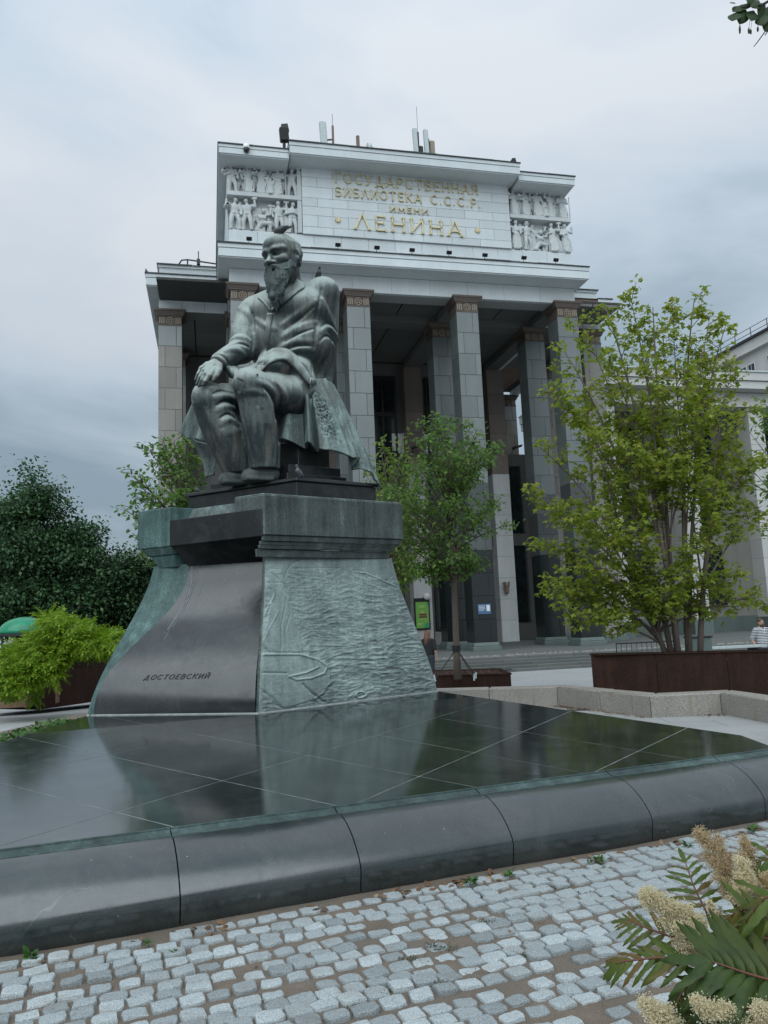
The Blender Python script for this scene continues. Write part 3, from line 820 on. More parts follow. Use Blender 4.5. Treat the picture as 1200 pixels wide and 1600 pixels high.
# lime joint along the foot
mb = MB()
def off2(p, d): return np.array([p[0], p[1]]) + np.array(d)
for a, b in ((bL + [0.0, -0.012], bF + [0, -0.012]), (bF + [0.012, -0.012], bR + [0.012, -0.012])):
    mb.bar((a[0], a[1], ZP + 0.003), (b[0], b[1], ZP + 0.003), 0.022, 0.014)
mb.build('lime_joint', MAT['lime'], ped, ped)
# ---- cornice
D1 = np.array([-math.cos(rad(28.4)), math.sin(rad(28.4))]); D2 = np.array([math.cos(rad(35.3)), math.sin(rad(35.3))])
cF = at(412, 770, 12.0); CZ1 = cF[2]; cF = cF[:2]; CZ0 = 3.08
LC = 2.73
def rh(o1, o2, l1=LC, l2=LC, base=None):
    """a rhombus in plan: offsets inwards on every side"""
    b = cF if base is None else base
    A = b + D1 * o1 + D2 * o2; return [tuple(A), tuple(A + D2 * (l2 - 2 * o2)), tuple(A + D2 * (l2 - 2 * o2) + D1 * (l1 - 2 * o1)), tuple(A + D1 * (l1 - 2 * o1))]
def slab_prism(p0, p1, z0, z1):
    V = [(x, y, z0) for x, y in p0] + [(x, y, z1) for x, y in p1]
    return V, [[3, 2, 1, 0], [4, 5, 6, 7], [0, 1, 5, 4], [1, 2, 6, 5], [2, 3, 7, 6], [3, 0, 4, 7]]
# bronze block over the right face (its top is weathered to a slope)
def sub(a1, b1, a2, b2):    # sub-rectangle of the rhombus: D1 from a1 to b1, D2 from a2 to b2
    f = lambda i, j: tuple(cF + D1 * i + D2 * j); return [f(a1, a2), f(a1, b2), f(b1, b2), f(b1, a2)]
mb = MB()
mb.add(*slab_prism(sub(0, .60, 0, LC), sub(0, .60, 0, LC), CZ0, CZ1 - 0.03))
mb.add(*slab_prism(sub(0, .60, 0, LC), sub(.05, .60, .03, LC - .03), CZ1 - 0.03, CZ1))
mb.build('cornice_block', MAT['bronze_cap'], ped, ped, bevel=0.012)
mb = MB()
for z0, z1, o in ((2.99, 3.08, .05), (2.93, 2.99, .10), (2.87, 2.93, .13), (ZN - .02, 2.87, .19)):
    mb.add(*slab_prism(sub(o, o + .03, .01 + o * .1, LC - o * .8), sub(o - .02, o + .03, .0 + o * .1, LC - o * .8 + .02), z0, z1 - 0.004))
mb.build('cornice_moulding', MAT['bronze_cap'], ped, ped, bevel=0.006)
# granite cornice, stepping back under its own shade
mb = MB()
mb.add(*slab_prism(sub(.03, 1.98, -.02, LC - .5), sub(.03, 1.98, -.02, LC - .5), 3.06, 3.50))
mb.build('granite_cornice', MAT['granite_dark'], ped, ped, bevel=0.01)
nu_, nv_ = 16, 8; V = []
tA, tB = cF + D1 * .06 + D2 * .0, cF + D1 * 1.99 + D2 * .0
for j in range(nv_ + 1):
    for i in range(nu_ + 1):
        f, g = i / nu_, j / nv_; top = tA + (tB - tA) * f; bot = gFn + (gLn - gFn) * f + np.array([.0, -.03]); q = top + (bot - top) * (g ** .75); V.append((q[0], q[1], 3.058 + (ZN - .03 - 3.058) * g))
F = [[j * (nu_ + 1) + i, j * (nu_ + 1) + i + 1, (j + 1) * (nu_ + 1) + i + 1, (j + 1) * (nu_ + 1) + i] for j in range(nv_) for i in range(nu_)]
V += [tuple(np.append(p, 3.058)) for p in (tA, tA + D2 * 1.6, tB + D2 * 1.6, tB)]; k0 = (nu_ + 1) * (nv_ + 1); F.append([k0, k0 + 1, k0 + 2, k0 + 3])
MAT['granite_shadow'] = granite_mat('rough_shaded_granite', (0.006, 0.0075, 0.008), 0.6, 0.0, 1.35)  # shade under the cornice painted in: darker copy of its granite
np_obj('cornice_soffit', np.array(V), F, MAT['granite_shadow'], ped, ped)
# left bronze end block
mb = MB()
mb.add(*slab_prism(sub(1.982, LC, -.02, LC - .4), sub(1.982, LC, -.02, LC - .4), 3.06, CZ1 - 0.02))
mb.add(*slab_prism(sub(2.06, LC - .10, .1, LC - .5), sub(1.99, LC - .02, .0, LC - .42), 2.93, 3.055))
mb.add(*slab_prism(sub(2.12, LC - .22, .2, LC - .6), sub(2.07, LC - .12, .12, LC - .52), ZN - .05, 2.926))
mb.build('end_block', MAT['bronze_wing'], ped, ped, bevel=0.015)
# statue base slab and inner top
S0 = at(463, 745, 12.6); SZ = S0[2]; S0 = S0[:2]
def ssub(a1, b1, a2, b2):
    f = lambda i, j: tuple(S0 + D1 * i + D2 * j); return [f(a1, a2), f(a1, b2), f(b1, b2), f(b1, a2)]
mb = MB(); mb.add(*slab_prism(ssub(.05, 2.46, .05, 1.66), ssub(.05, 2.46, .05, 1.66), 3.44, SZ - .07)); mb.build('base_slab', MAT['granite_dark'], ped, ped, bevel=0.01)
mb = MB(); mb.add(*slab_prism(ssub(0, 2.52, 0, 1.70), ssub(0.02, 2.50, 0.02, 1.68), SZ - .066, SZ)); mb.build('slab_rim', MAT['granite_dark'], ped, ped, bevel=0.012)
mb = MB(); mb.add(*slab_prism(sub(1.0, LC - .2, .3, LC - .42), sub(1.1, LC - .3, .4, LC - .5), 3.502, 3.72)); mb.build('inner_step', MAT['bronze_cap'], ped, ped)

# ---- stroke alphabet for carved and applied letters (x to the right, y up, height 1)
GLY = {
 'А': (0.78, [[(0, 0), (.36, 1), (.42, 1), (.78, 0)], [(.16, .32), (.62, .32)]]),
 'Б': (0.66, [[(.60, 1), (0.06, 1), (.06, 0), (.42, 0), (.60, .1), (.64, .28), (.58, .46), (.42, .54), (.06, .54)]]),
 'В': (0.66, [[(.06, 0), (.06, 1), (.40, 1), (.56, .9), (.58, .74), (.50, .58), (.36, .53), (.06, .53)], [(.36, .53), (.56, .46), (.64, .28), (.58, .1), (.42, 0), (.06, 0)]]),
 'Г': (0.60, [[(.08, 0), (.08, 1), (.60, 1)]]),
 'Д': (0.84, [[(.04, -.14), (.04, 0), (.80, 0), (.80, -.14)], [(.14, 0), (.38, 1), (.44, 1), (.70, 0)]]),
 'Е': (0.58, [[(.56, 1), (.06, 1), (.06, 0), (.58, 0)], [(.06, .52), (.46, .52)]]),
 'И': (0.74, [[(.06, 1), (.06, 0)], [(.06, .04), (.68, .96)], [(.68, 1), (.68, 0)]]),
 'Й': (0.74, [[(.06, 1), (.06, 0)], [(.06, .04), (.68, .96)], [(.68, 1), (.68, 0)], [(.24, 1.24), (.30, 1.15), (.44, 1.15), (.50, 1.24)]]),
 'К': (0.70, [[(.06, 0), (.06, 1)], [(.64, 1), (.10, .48)], [(.22, .58), (.68, 0)]]),
 'Л': (0.76, [[(0, 0), (.36, 1), (.42, 1), (.76, 0)]]),
 'М': (0.86, [[(.04, 0), (.10, 1), (.43, .2), (.76, 1), (.82, 0)]]),
 'Н': (0.74, [[(.06, 0), (.06, 1)], [(.68, 0), (.68, 1)], [(.06, .5), (.68, .5)]]),
 'О': (0.84, [[(.42 + .40 * math.cos(a), .5 + .5 * math.sin(a)) for a in np.linspace(0, 2 * math.pi, 21)]]),
 'Р': (0.62, [[(.06, 0), (.06, 1), (.40, 1), (.56, .9), (.60, .72), (.54, .54), (.38, .46), (.06, .46)]]),
 'С': (0.76, [[(.42 + .40 * math.cos(a), .5 + .5 * math.sin(a)) for a in np.linspace(rad(42), rad(318), 17)]]),
 'Т': (0.68, [[(0, 1), (.68, 1)], [(.34, 1), (.34, 0)]]),
 'У': (0.72, [[(0, 1), (.38, .36)], [(.72, 1), (.30, .12), (.20, 0), (.06, .02)]]),
 'Я': (0.64, [[(.58, 0), (.58, 1), (.24, 1), (.08, .9), (.04, .73), (.10, .56), (.26, .48), (.58, .48)], [(.30, .48), (.02, 0)]]),
 '.': (0.22, [[(.08, 0), (.08, .12)]]),
 ' ': (0.55, []),
}
def glyph_paths(ch, serif=0.07):
    wd, st = GLY[ch]; out = [list(s) for s in st]
    if serif and ch not in 'ОС. ':
        for s in st:
            for p, q in ((s[0], s[1]), (s[-1], s[-2])):
                d = np.array(p) - np.array(q); d /= np.linalg.norm(d)
                if abs(d[1]) > 0.6 and (p[1] < 0.02 or p[1] > 0.95): out.append([(p[0] - serif, p[1]), (p[0] + serif, p[1])])
                elif abs(d[0]) > 0.8: out.append([(p[0], p[1] - serif), (p[0], p[1] + serif * (p[1] < .9))])
    return wd, out
def set_text(text, track):
    x = 0; r = []
    for ch in text:
        wd, p = glyph_paths(ch); r.append((ch, x, p)); x += wd + track
    return x - track, r
# ---- the carved name: shallow letters let into the granite front
def pix_to_granite(px, py):
    best = None
    for i in range(gs + 1):
        for j in range(gt + 1):
            p = granite_pt(i / gs, j / gt); l = _M.T @ (p - _C); q = (600 + _F * l[0] / -l[2], 800 - _F * l[1] / -l[2])
            dd = (q[0] - px) ** 2 + (q[1] - py) ** 2
            if best is None or dd < best[0]: best = (dd, i / gs, j / gt)
    return best[1:]
sa, ta = pix_to_granite(226, 1063); sb, tb = pix_to_granite(328, 1060)
tw, glyphs = set_text('ДОСТОЕВСКИЙ', 0.30)
MAT['carved'] = plain('carved_letter', (0.006, 0.007, 0.007), 0.7, 0, 0.2)
MAT['carved_lit'] = plain('carved_edge_light', (0.10, 0.115, 0.12), 0.6, 0, 0.2)  # paler offset letter copy: light on the cut edges painted in
gw = np.linalg.norm(granite_pt(sb, ta) - granite_pt(sa, ta)); hgt = gw / tw
def gsurf(u, v):            # u metres along, v metres up, on the granite
    s_ = sa + (sb - sa) * u / gw; t_ = ta + (tb - ta) * u / gw
    e_ = 1e-3; p0 = granite_pt(s_, t_); dt = (granite_pt(s_, t_ + e_) - p0) / e_
    p = granite_pt(s_, t_ + v / np.linalg.norm(dt)); ds = granite_pt(s_ + e_, t_) - granite_pt(s_, t_)
    n_ = np.cross(ds, dt); n_ /= np.linalg.norm(n_); return p, n_
for ch, x0, paths in glyphs:
    mb, mh = MB(), MB()
    for path in paths:
        for a, b in zip(path, path[1:]):
            q = []
            for (x, y) in (a, b):
                u = (x0 + x + 0.22 * y) * hgt / 1.0; q.append(gsurf(u, y * hgt * .72))
            mb.bar(q[0][0] + q[0][1] * 0.001, q[1][0] + q[1][1] * 0.001, 0.013, 0.008, up=tuple(q[0][1]))
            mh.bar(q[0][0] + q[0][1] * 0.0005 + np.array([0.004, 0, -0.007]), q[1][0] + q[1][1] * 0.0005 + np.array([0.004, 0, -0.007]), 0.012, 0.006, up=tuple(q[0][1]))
    if mb.v:
        o = mb.build('carved_letter', MAT['carved'], ped, ped); mh.build('letter_edge_light', MAT['carved_lit'], o, ped)
# ---- runs of lime left by rain on the granite
MAT['runs'] = plain('lime_run', (0.16, 0.18, 0.185), 0.6, 0, 0.3)
rr = random.Random(8)
def grun(px0, py0, px1, py1, wd):
    s0, t0 = pix_to_granite(px0, py0); s1, t1 = pix_to_granite(px1, py1)
    pts = []
    for k in range(10):
        f = k / 9; t_ = t0 + (t1 - t0) * f; s_ = s0 + (s1 - s0) * f
        p = granite_pt(s_, t_); p1 = granite_pt(s_ + .001, t_); p2 = granite_pt(s_, t_ + .001); n_ = np.cross(p1 - p, p2 - p); n_ /= np.linalg.norm(n_)
        pts.append(p + n_ * 0.0015)
    mb = MB()
    for a, b in zip(pts, pts[1:]): mb.bar(a, b, wd, 0.003, up=tuple(n_))
    mb.build('lime_run', MAT['runs'], ped, ped)
for x0, y0, x1, y1, wd in ((300, 885, 262, 985, .018), (304, 885, 268, 980, .008), (296, 900, 255, 1000, .006), (308, 890, 285, 950, .005), (316, 912, 302, 945, .006), (324, 935, 318, 945, .012)):
    grun(x0, y0, x1, y1, wd)
# ================================================================ the library: portico, attic, wings (its own frame: u along, v into, z up)
YAW = rad(12.9)
LO = np.array([4.43, 42.95, 0.0])
lib = empty('library_building', LO, YAW, 'large stone library with tall square columns, gold lettered attic and figure reliefs', 'building')
def L(mb, name, mat, parent=None, bevel=0.0, smooth=False):
    return mb.build(name, MAT[mat], lib if parent is None else parent, None, smooth, bevel)
def B(name, mat, a, b, parent=None, bevel=0.0): return L(MB().box(a, b), name, mat, parent, bevel)
lr = random.Random(7)
ZB, ZCAP0, ZSOF = -0.14, 19.55, 20.37
_bm = {}
def block(name, mat, a, b, parent):
    """stone with its own edges; alike sizes share one mesh"""
    d = tuple(round(q - p, 3) for p, q in zip(a, b)); k = (name, mat, d)
    if k not in _bm:
        e = 0.012; x, y, z = d
        m = MB(); m.box((0, e, 0), (x, y, z)); m.v = [(p[0] if p[1] > e else min(max(p[0], 0), x), p[1], p[2]) for p in m.v]
        m = MB()
        P = [(0, e, 0), (x, e, 0), (x, e, z), (0, e, z), (e, 0, e), (x - e, 0, e), (x - e, 0, z - e), (e, 0, z - e), (0, y, 0), (x, y, 0), (x, y, z), (0, y, z)]
        m.add(P, [[4, 5, 6, 7], [0, 1, 5, 4], [1, 2, 6, 5], [2, 3, 7, 6], [3, 0, 4, 7], [1, 9, 10, 2], [8, 0, 3, 11], [3, 2, 10, 11], [9, 8, 11, 10], [8, 9, 1, 0]])
        _bm[k] = m.mesh(name, MAT[mat], None)
    return inst(name, _bm[k], parent, a)
# ---- columns
def rosette(mb, u, v, z, r):
    pts = [(u + r * math.cos(t), v, z + r * math.sin(t)) for t in np.linspace(0, 2 * math.pi, 17)]
    mb.tube(pts, 0.035, 5, False)
    s5 = [(u + (r * .72 if k % 2 == 0 else r * .3) * math.sin(k * math.pi / 5), v - .02, z + (r * .72 if k % 2 == 0 else r * .3) * math.cos(k * math.pi / 5)) for k in range(10)]
    for p, q in zip(s5, s5[1:] + s5[:1]): mb.bar(p, q, .05, .04)
CW = 1.34
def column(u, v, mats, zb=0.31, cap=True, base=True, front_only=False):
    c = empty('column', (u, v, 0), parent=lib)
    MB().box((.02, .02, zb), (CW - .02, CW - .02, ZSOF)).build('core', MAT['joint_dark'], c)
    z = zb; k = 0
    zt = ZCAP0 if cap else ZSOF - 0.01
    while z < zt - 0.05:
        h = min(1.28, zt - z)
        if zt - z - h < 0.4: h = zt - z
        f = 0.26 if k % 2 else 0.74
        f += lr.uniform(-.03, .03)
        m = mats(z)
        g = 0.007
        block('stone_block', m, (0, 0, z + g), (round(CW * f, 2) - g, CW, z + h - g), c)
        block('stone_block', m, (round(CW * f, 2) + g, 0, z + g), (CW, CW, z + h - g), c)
        z += h; k += 1
    if base:
        mb = MB(); mb.box((-.16, -.16, ZB - .02), (CW + .16, CW + .16, ZB + .24)); mb.box((-.10, -.10, ZB + .242), (CW + .10, CW + .10, zb), taper=.05)
        mb.build('base', MAT['base_stone'], c, bevel=.03)
    if cap:
        mb = MB()
        mb.box((-.02, -.02, ZCAP0 - .07), (CW + .02, CW + .02, ZCAP0 + .02))
        mb.box((.01, .01, ZCAP0 + .022), (CW - .01, CW - .01, ZCAP0 + .46))
        mb.box((-.03, -.03, ZCAP0 + .462), (CW + .03, CW + .03, ZCAP0 + .54))
        mb.box((-.09, -.09, ZCAP0 + .542), (CW + .09, CW + .09, ZCAP0 + .60))
        mb.add(*[[(x, y, z) for z, o in ((ZCAP0 + .602, .1), (ZCAP0 + .78, .2)) for x, y in ((-o, -o), (CW + o, -o), (CW + o, CW + o), (-o, CW + o))], [[3, 2, 1, 0], [4, 5, 6, 7], [0, 1, 5, 4], [1, 2, 6, 5], [2, 3, 7, 6], [3, 0, 4, 7]]])
        mb.box((-.24, -.24, ZCAP0 + .782), (CW + .24, CW + .24, ZCAP0 + .90))
        cp = mb.build('capital', MAT['capital'], c)
        if 'fl' not in _bm: _bm['fl'] = MB().box((0, -.03, 0), (.07, .0, .39)).mesh('flute', MAT['capital_light'], None)
        for i in (0, 1, 2, 8, 9, 10): inst('flute', _bm['fl'], cp, (.05 + i * .115, 0, ZCAP0 + .05))
        mb = MB(); rosette(mb, CW / 2, -.015, ZCAP0 + .245, .2); mb.build('rosette', MAT['capital_light'], cp)
    return c
MAT['column_mid'] = stone_mat('column_mid', (0.075, 0.085, 0.086), 0.3, 0.35, 0.5, 0.3, 0.04, per_obj=0.2)
grey = lambda z: 'column_stone' if z > 9.2 else ('column_mid' if z > 5.4 else 'column_dark_reflection')  # reflected sky above and dark reflections below, painted as granite tones by height
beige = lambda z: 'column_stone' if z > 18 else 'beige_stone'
U4 = (-12.70, -6.22, 0.30, 6.70)
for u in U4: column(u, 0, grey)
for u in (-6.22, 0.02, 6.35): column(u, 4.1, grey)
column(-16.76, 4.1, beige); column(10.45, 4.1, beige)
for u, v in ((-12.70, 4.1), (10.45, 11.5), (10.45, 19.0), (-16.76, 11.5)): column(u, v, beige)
# ---- architrave, ceiling, beams
def row_blocks(name, mat, u0, u1, v, z0, z1, n, depth=0.25, parent=None):
    w = (u1 - u0) / n
    for i in range(n): block(name, mat, (u0 + i * w + .006, v, z0), (u0 + (i + 1) * w - .006, v + depth, z1), lib if parent is None else parent)
B('architrave_core', 'seam', (-12.72, .02, ZSOF + .012), (7.93, 1.3, 21.36))
row_blocks('architrave_block', 'white_stone', -12.74, 7.95, 0, ZSOF, 21.33, 9)
B('side_architrave', 'white_stone', (-12.745, .255, ZSOF + .004), (-12.5, 20, 21.35)); B('side_architrave', 'white_stone', (7.71, .255, ZSOF + .004), (7.955, 20, 21.35))
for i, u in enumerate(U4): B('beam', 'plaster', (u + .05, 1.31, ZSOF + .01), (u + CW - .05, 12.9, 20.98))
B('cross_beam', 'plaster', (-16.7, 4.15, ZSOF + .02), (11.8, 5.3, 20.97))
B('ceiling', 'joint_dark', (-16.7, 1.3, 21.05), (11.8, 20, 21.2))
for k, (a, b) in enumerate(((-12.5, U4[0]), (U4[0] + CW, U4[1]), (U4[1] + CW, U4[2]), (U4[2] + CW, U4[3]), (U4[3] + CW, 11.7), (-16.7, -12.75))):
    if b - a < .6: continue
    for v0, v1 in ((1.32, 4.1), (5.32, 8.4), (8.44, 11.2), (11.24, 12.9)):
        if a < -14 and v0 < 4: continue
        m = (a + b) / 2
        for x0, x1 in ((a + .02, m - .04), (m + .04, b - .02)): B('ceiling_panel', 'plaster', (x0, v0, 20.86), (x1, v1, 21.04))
# ---- main cornice
def cornice(name, u0, u1, vf, z0, z1, vb, lo=0.0, mat='white_stone', ends=(1, 1), roof=True):
    h = z1 - z0
    mb = MB()
    mb.box((u0 + .10 * ends[0], vf + .10, z0 - .06), (u1 - .10 * ends[1], vb, z0 - .004))
    mb.box((u0 + .03 * ends[0], vf + .03, z0), (u1 - .03 * ends[1], vb, z0 + h * .62))
    mb.box((u0 + .07 * ends[0], vf + .07, z0 + h * .622), (u1 - .07 * ends[1], vb, z0 + h * .68))
    mb.box((u0, vf, z0 + h * .682), (u1, vb, z1))
    c = mb.build(name, MAT[mat], lib)
    if roof:
        m = MB(); n = max(2, int((u1 - u0) / 1.6))
        for i in range(n):
            a, b = u0 - .04 + (u1 - u0 + .08) * i / n, u0 - .04 + (u1 - u0 + .08) * (i + 1) / n
            m.box((a, vf - .05 - lr.uniform(0, .03), z1 + .003), (b - .01, vb, z1 + .045 + lr.uniform(0, .03)))
        m.build('roof_edge', MAT['roof_metal'], c)
    return c
cornice('cornice', -13.37, 8.34, -1.32, 21.42, 22.13, 6.0)
cornice('side_cornice', -13.37, -11, 6.004, 21.42, 22.13, 20, ends=(1, 0)); cornice('side_cornice', 6, 8.34, 6.004, 21.42, 22.13, 20, ends=(0, 1))
# ---- wings set back on both sides
for s, u0, u1, a0, a1 in ((0, -16.74, -12.76, -17.40, -13.40), (1, 7.97, 11.95, 8.36, 12.08)):
    row_blocks('architrave_block', 'white_stone', u0, u1, 4.1, ZSOF + .03, 21.30, 3)
    B('side_architrave', 'plaster' if s == 0 else 'white_stone', (u0 if s == 0 else u1 - .25, 4.36, ZSOF + .035), ((u0 + .25) if s == 0 else u1, 20, 21.30))
    if s == 0:
        cornice('wing_cornice', a0, a1, 2.8, 21.40, 22.07, 20, ends=(1, 0))
    else:
        cornice('wing_cornice', a0, 11.05, 2.8, 21.10, 22.02, 20, mat='old_brick', ends=(0, 0)); cornice('wing_cornice', 11.055, a1, 2.7, 21.40, 22.05, 20, ends=(0, 1))
    mb = MB(); mb.box((u0 + (0.0 if s == 0 else .2), 4.5, 22.13), (u1 - (0 if s == 0 else 0.0), 20, 23.28)); mb.build('wing_parapet', MAT['white_stone'], lib)
    cornice('parapet_coping', (u0 - .1) if s == 0 else u0 + .2, (u1 + .1) if s else u1, 4.38, 23.285, 23.42, 20)
# ---- attic
B('attic_core', 'seam', (-12.74, .62, 22.14), (7.98, 20, 28.3))
B('attic_side', 'white_stone', (-12.80, .60, 22.14), (-12.742, 20, 28.25)); B('attic_side', 'white_stone', (7.982, .60, 22.14), (8.04, 20, 28.25))
row_blocks('attic_block', 'white_stone', -12.78, 8.02, .06, 22.14, 23.02, 12, .55)
row_blocks('attic_block', 'white_stone', -12.74, 7.98, .14, 23.02, 23.70, 13, .47)
# the lettered panel: seven courses in running bond
zr = [23.70, 24.16, 24.86, 25.40, 25.94, 26.62, 27.22, 27.76]
for i, (z0, z1) in enumerate(zip(zr, zr[1:])):
    u = -8.60; k = 0
    w = 1.78
    while u < 4.08 - .05:
        ww = w * (.5 if (k == 0 and i % 2) else 1)
        e_ = min(u + ww, 4.08)
        if 4.08 - e_ < .4: e_ = 4.08
        block('panel_stone', 'white_stone', (u + .006, .02 + lr.uniform(0, .008), z0 + .006), (e_ - .006, .6, z1 - .006), lib); u = e_; k += 1
# relief niches: floor shelf, back, end post
MAT['niche'] = MAT['relief_stone']
for u0, u1, post in ((-12.70, -8.62, -8.86), (4.10, 7.94, None)):
    B('relief_shelf', 'relief_stone', (u0 - (0.12 if post else -.01), .02, 25.74), (u1 + (0 if post else .18), .60, 25.98))
    B('relief_shelf', 'relief_stone', (u0 + .01, .20, 23.705), (u1 - .01, .60, 23.76))
    if post: B('relief_post', 'relief_stone', (post, .05, 23.77), (u1 - .01, .6, 25.73)); B('relief_post', 'relief_stone', (post, .05, 25.985), (u1 - .01, .6, 27.55))
    B('relief_back', 'relief_stone', (u0, .56, 23.77), (u1, .63, 27.9))
cornice('attic_cornice', -9.40, 4.38, -1.30, 27.80, 28.46, 20)
cornice('attic_end_cornice', -13.28, -9.404, -.98, 27.62, 28.13, 20, ends=(1, 0)); cornice('attic_end_cornice', 4.384, 8.08, -.98, 27.62, 28.13, 20, ends=(0, 1))
mb = MB(); mb.box((-9.2, .1, 27.765), (4.2, .6, 27.798)); mb.build('panel_fillet', MAT['white_stone'], lib)
# ---- gold letters
def letters(text, u0, u1, z, h, th, parent=None):
    tr = 0.34
    tw, gl = set_text(text, tr); k = (u1 - u0) / tw
    for ch, x, paths in gl:
        if not paths: continue
        m = MB()
        for path in paths:
            for (a, b) in zip(path, path[1:]):
                m.bar((u0 + (x + a[0]) * k, -.05, z + a[1] * h), (u0 + (x + b[0]) * k, -.05, z + b[1] * h), th, .10, up=(0, 1, 0)) if False else m.obox(((u0 + (x + (a[0] + b[0]) / 2) * k), -.03, z + (a[1] + b[1]) / 2 * h), ((b[0] - a[0]) * k, 0, (b[1] - a[1]) * h), (0, 1, 0), (-(b[1] - a[1]) * h, 0, (b[0] - a[0]) * k), math.hypot((b[0] - a[0]) * k, (b[1] - a[1]) * h) / 2 + th * .3, .05, th / 2)
        L(m, 'letter', 'gold')
letters('ГОСУДАРСТВЕННАЯ', -6.66, 2.06, 27.02 - .02, .58, .042)
letters('БИБЛИОТЕКА С.С.С.Р.', -6.66, 2.20, 26.16, .53, .040)
letters('ИМЕНИ', -3.45, -1.14, 25.46, .30, .030)
letters('ЛЕНИНА', -5.55, .90, 24.22, .86, .075)
for u in (-6.56, 1.93):
    m = MB()
    for k in range(8):
        t = k * math.pi / 4; m.bar((u, -.03, 24.68), (u + .17 * math.cos(t), -.03, 24.68 + .17 * math.sin(t)), .055, .06)
    L(m, 'star', 'gold')
# ---- back wall of the portico
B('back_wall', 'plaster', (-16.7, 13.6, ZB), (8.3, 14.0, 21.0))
UP = (-12.70, -6.22, 0.24, 6.72)
MAT['pale_stone'] = stone_mat('pale_stone', (0.58, 0.60, 0.60), 0.15, 0.8, 0.5, 0.35, 0.1, tint=(0.28, 0.25, 0.22), per_obj=0.08)
B('return_wall', 'plaster', (8.3, 16.0, ZB), (13.3, 16.4, 14.6))
for k in range(2):
    B('return_window', 'glass', (8.7 + 2.3 * k, 15.9, 1.2), (10.6 + 2.3 * k, 15.98, 7.2)); B('return_window', 'glass', (8.7 + 2.3 * k, 15.9, 8.2), (10.6 + 2.3 * k, 15.98, 13.6))
def pil(u):
    p = empty('pilaster', (u, 12.4, 0), parent=lib)
    z = ZB; k = 0
    MB().box((.03, .04, ZB), (1.29, 1.2, ZSOF)).build('core', MAT['joint_dark'], p)
    while z < ZSOF - .02:
        h = min(1.55, ZSOF - z); h = ZSOF - z if ZSOF - z - h < .5 else h
        block('stone_block', 'pink_stone' if z > 10.9 else 'pale_stone', (0, 0, z + .006), (1.32, 1.2, z + h - .006), p); z += h
for u in UP: pil(u)
def big_window(u0, u1, z0, z1, nu, nz):
    w = empty('window', (u0, 13.3, z0), parent=lib)
    W, H = u1 - u0, z1 - z0
    m = MB(); m.box((0, 0, 0), (W, .2, .25)); m.box((0, 0, H - .4), (W, .2, H)); m.box((0, 0, .252), (.18, .2, H - .402)); m.box((W - .18, 0, .252), (W, .2, H - .402))
    m.build('frame', MAT['black_metal'], w)
    for i in range(1, nu): x = W * i / nu; MB().box((x - .07, .01, .252), (x + .07, .18, H - .402)).build('mullion', MAT['black_metal'], w)
    for j in range(1, nz): z = H * j / nz; MB().box((.182, .02, z - .14), (W - .182, .17, z + .14)).build('transom', MAT['black_metal'], w)
    MB().box((.1, .10, .1), (W - .1, .14, H - .1)).build('pane', MAT['glass'], w)
    return w
for a, b in ((UP[0] + 1.33, UP[1]), (UP[1] + 1.33, UP[2]), (UP[2] + 1.33, UP[3])):
    big_window(a + .5, b - .45, 8.2, 19.9, 4, 4); big_window(a + .5, b - .45, .9, 6.9, 4, 2)
    B('window_apron', 'beige_stone', (a + .3, 13.25, ZB), (b - .3, 13.55, .8)); B('window_apron', 'plaster', (a + .1, 13.1, 6.95), (b - .1, 13.58, 8.1))
# daylight from the far side through two panes, painted as plain white panels
MAT['pane_daylight'] = plain('white_daylight', (0.80, 0.84, 0.88), 0.6, 0, 0.03)
for u in (-.65, 1.75): B('daylight_panel', 'pane_daylight', (u, 13.34, 14.0), (u + .9, 13.38, 15.5))
# ---- landing and steps
VB = -8.57; RISE, TREAD = .12, .38
land = link(bpy.data.objects.new('landing', MB().box((-34, VB + 4 * TREAD + .5, -1.2), (40, 40, ZB - .004)).mesh('landing', MAT['step_stone'], None)))
land.location = Vector(LO); land.rotation_euler = (0, 0, YAW); tag(land, kind='structure')
steps = empty('front_steps', LO, YAW, 'wide flight of five worn grey stone steps in front of the library columns', 'steps')
for i in range(5):
    z1 = -.74 + RISE * (i + 1); v0 = VB + TREAD * i
    u = -10 - .5 * (i % 2)
    MB().box((-34, v0, -1.2), (u, v0 + .9, z1)).build('step_stone', MAT['step_stone'], steps)
    while u < 17:
        w = lr.choice((1.6, 2.0, 2.3))
        block('step_stone', 'step_stone', (u + .006, v0, z1 - .16 if i else -1.0), (u + w - .006, v0 + .6, z1 + lr.uniform(-.006, .006)), steps); u += w
    MB().box((u, v0, -1.2), (40, v0 + .9, z1)).build('step_stone', MAT['step_stone'], steps)
    if i: MB().box((-9.9, v0 + .05, -1.2), (u, v0 + .9, z1 - .165)).build('step_bed', MAT['joint_dark'], steps)
# broken edge of the landing
V = []; F = []; o_ = 0
for k in range(420):
    u, v, r = lr.uniform(-6, 14), VB + 5 * TREAD + .1 + lr.uniform(-.05, .55) ** 1.0, lr.uniform(.03, .11)
    z = ZB + .0
    pts = [(u + r * lr.uniform(.5, 1.4) * math.cos(t), v + r * lr.uniform(.5, 1.2) * math.sin(t), z) for t in (0, 1.6, 3.1, 4.6)]
    V += pts + [(u, v, z + r * lr.uniform(.5, 1.0))]; F += [[o_, o_ + 1, o_ + 4], [o_ + 1, o_ + 2, o_ + 4], [o_ + 2, o_ + 3, o_ + 4], [o_ + 3, o_, o_ + 4]]; o_ += 5
rub = link(bpy.data.objects.new('rubble', fast_mesh('rubble', V, F, MAT['beige_stone']))); rub.location = Vector(LO); rub.rotation_euler = (0, 0, YAW); tag(rub, kind='stuff')

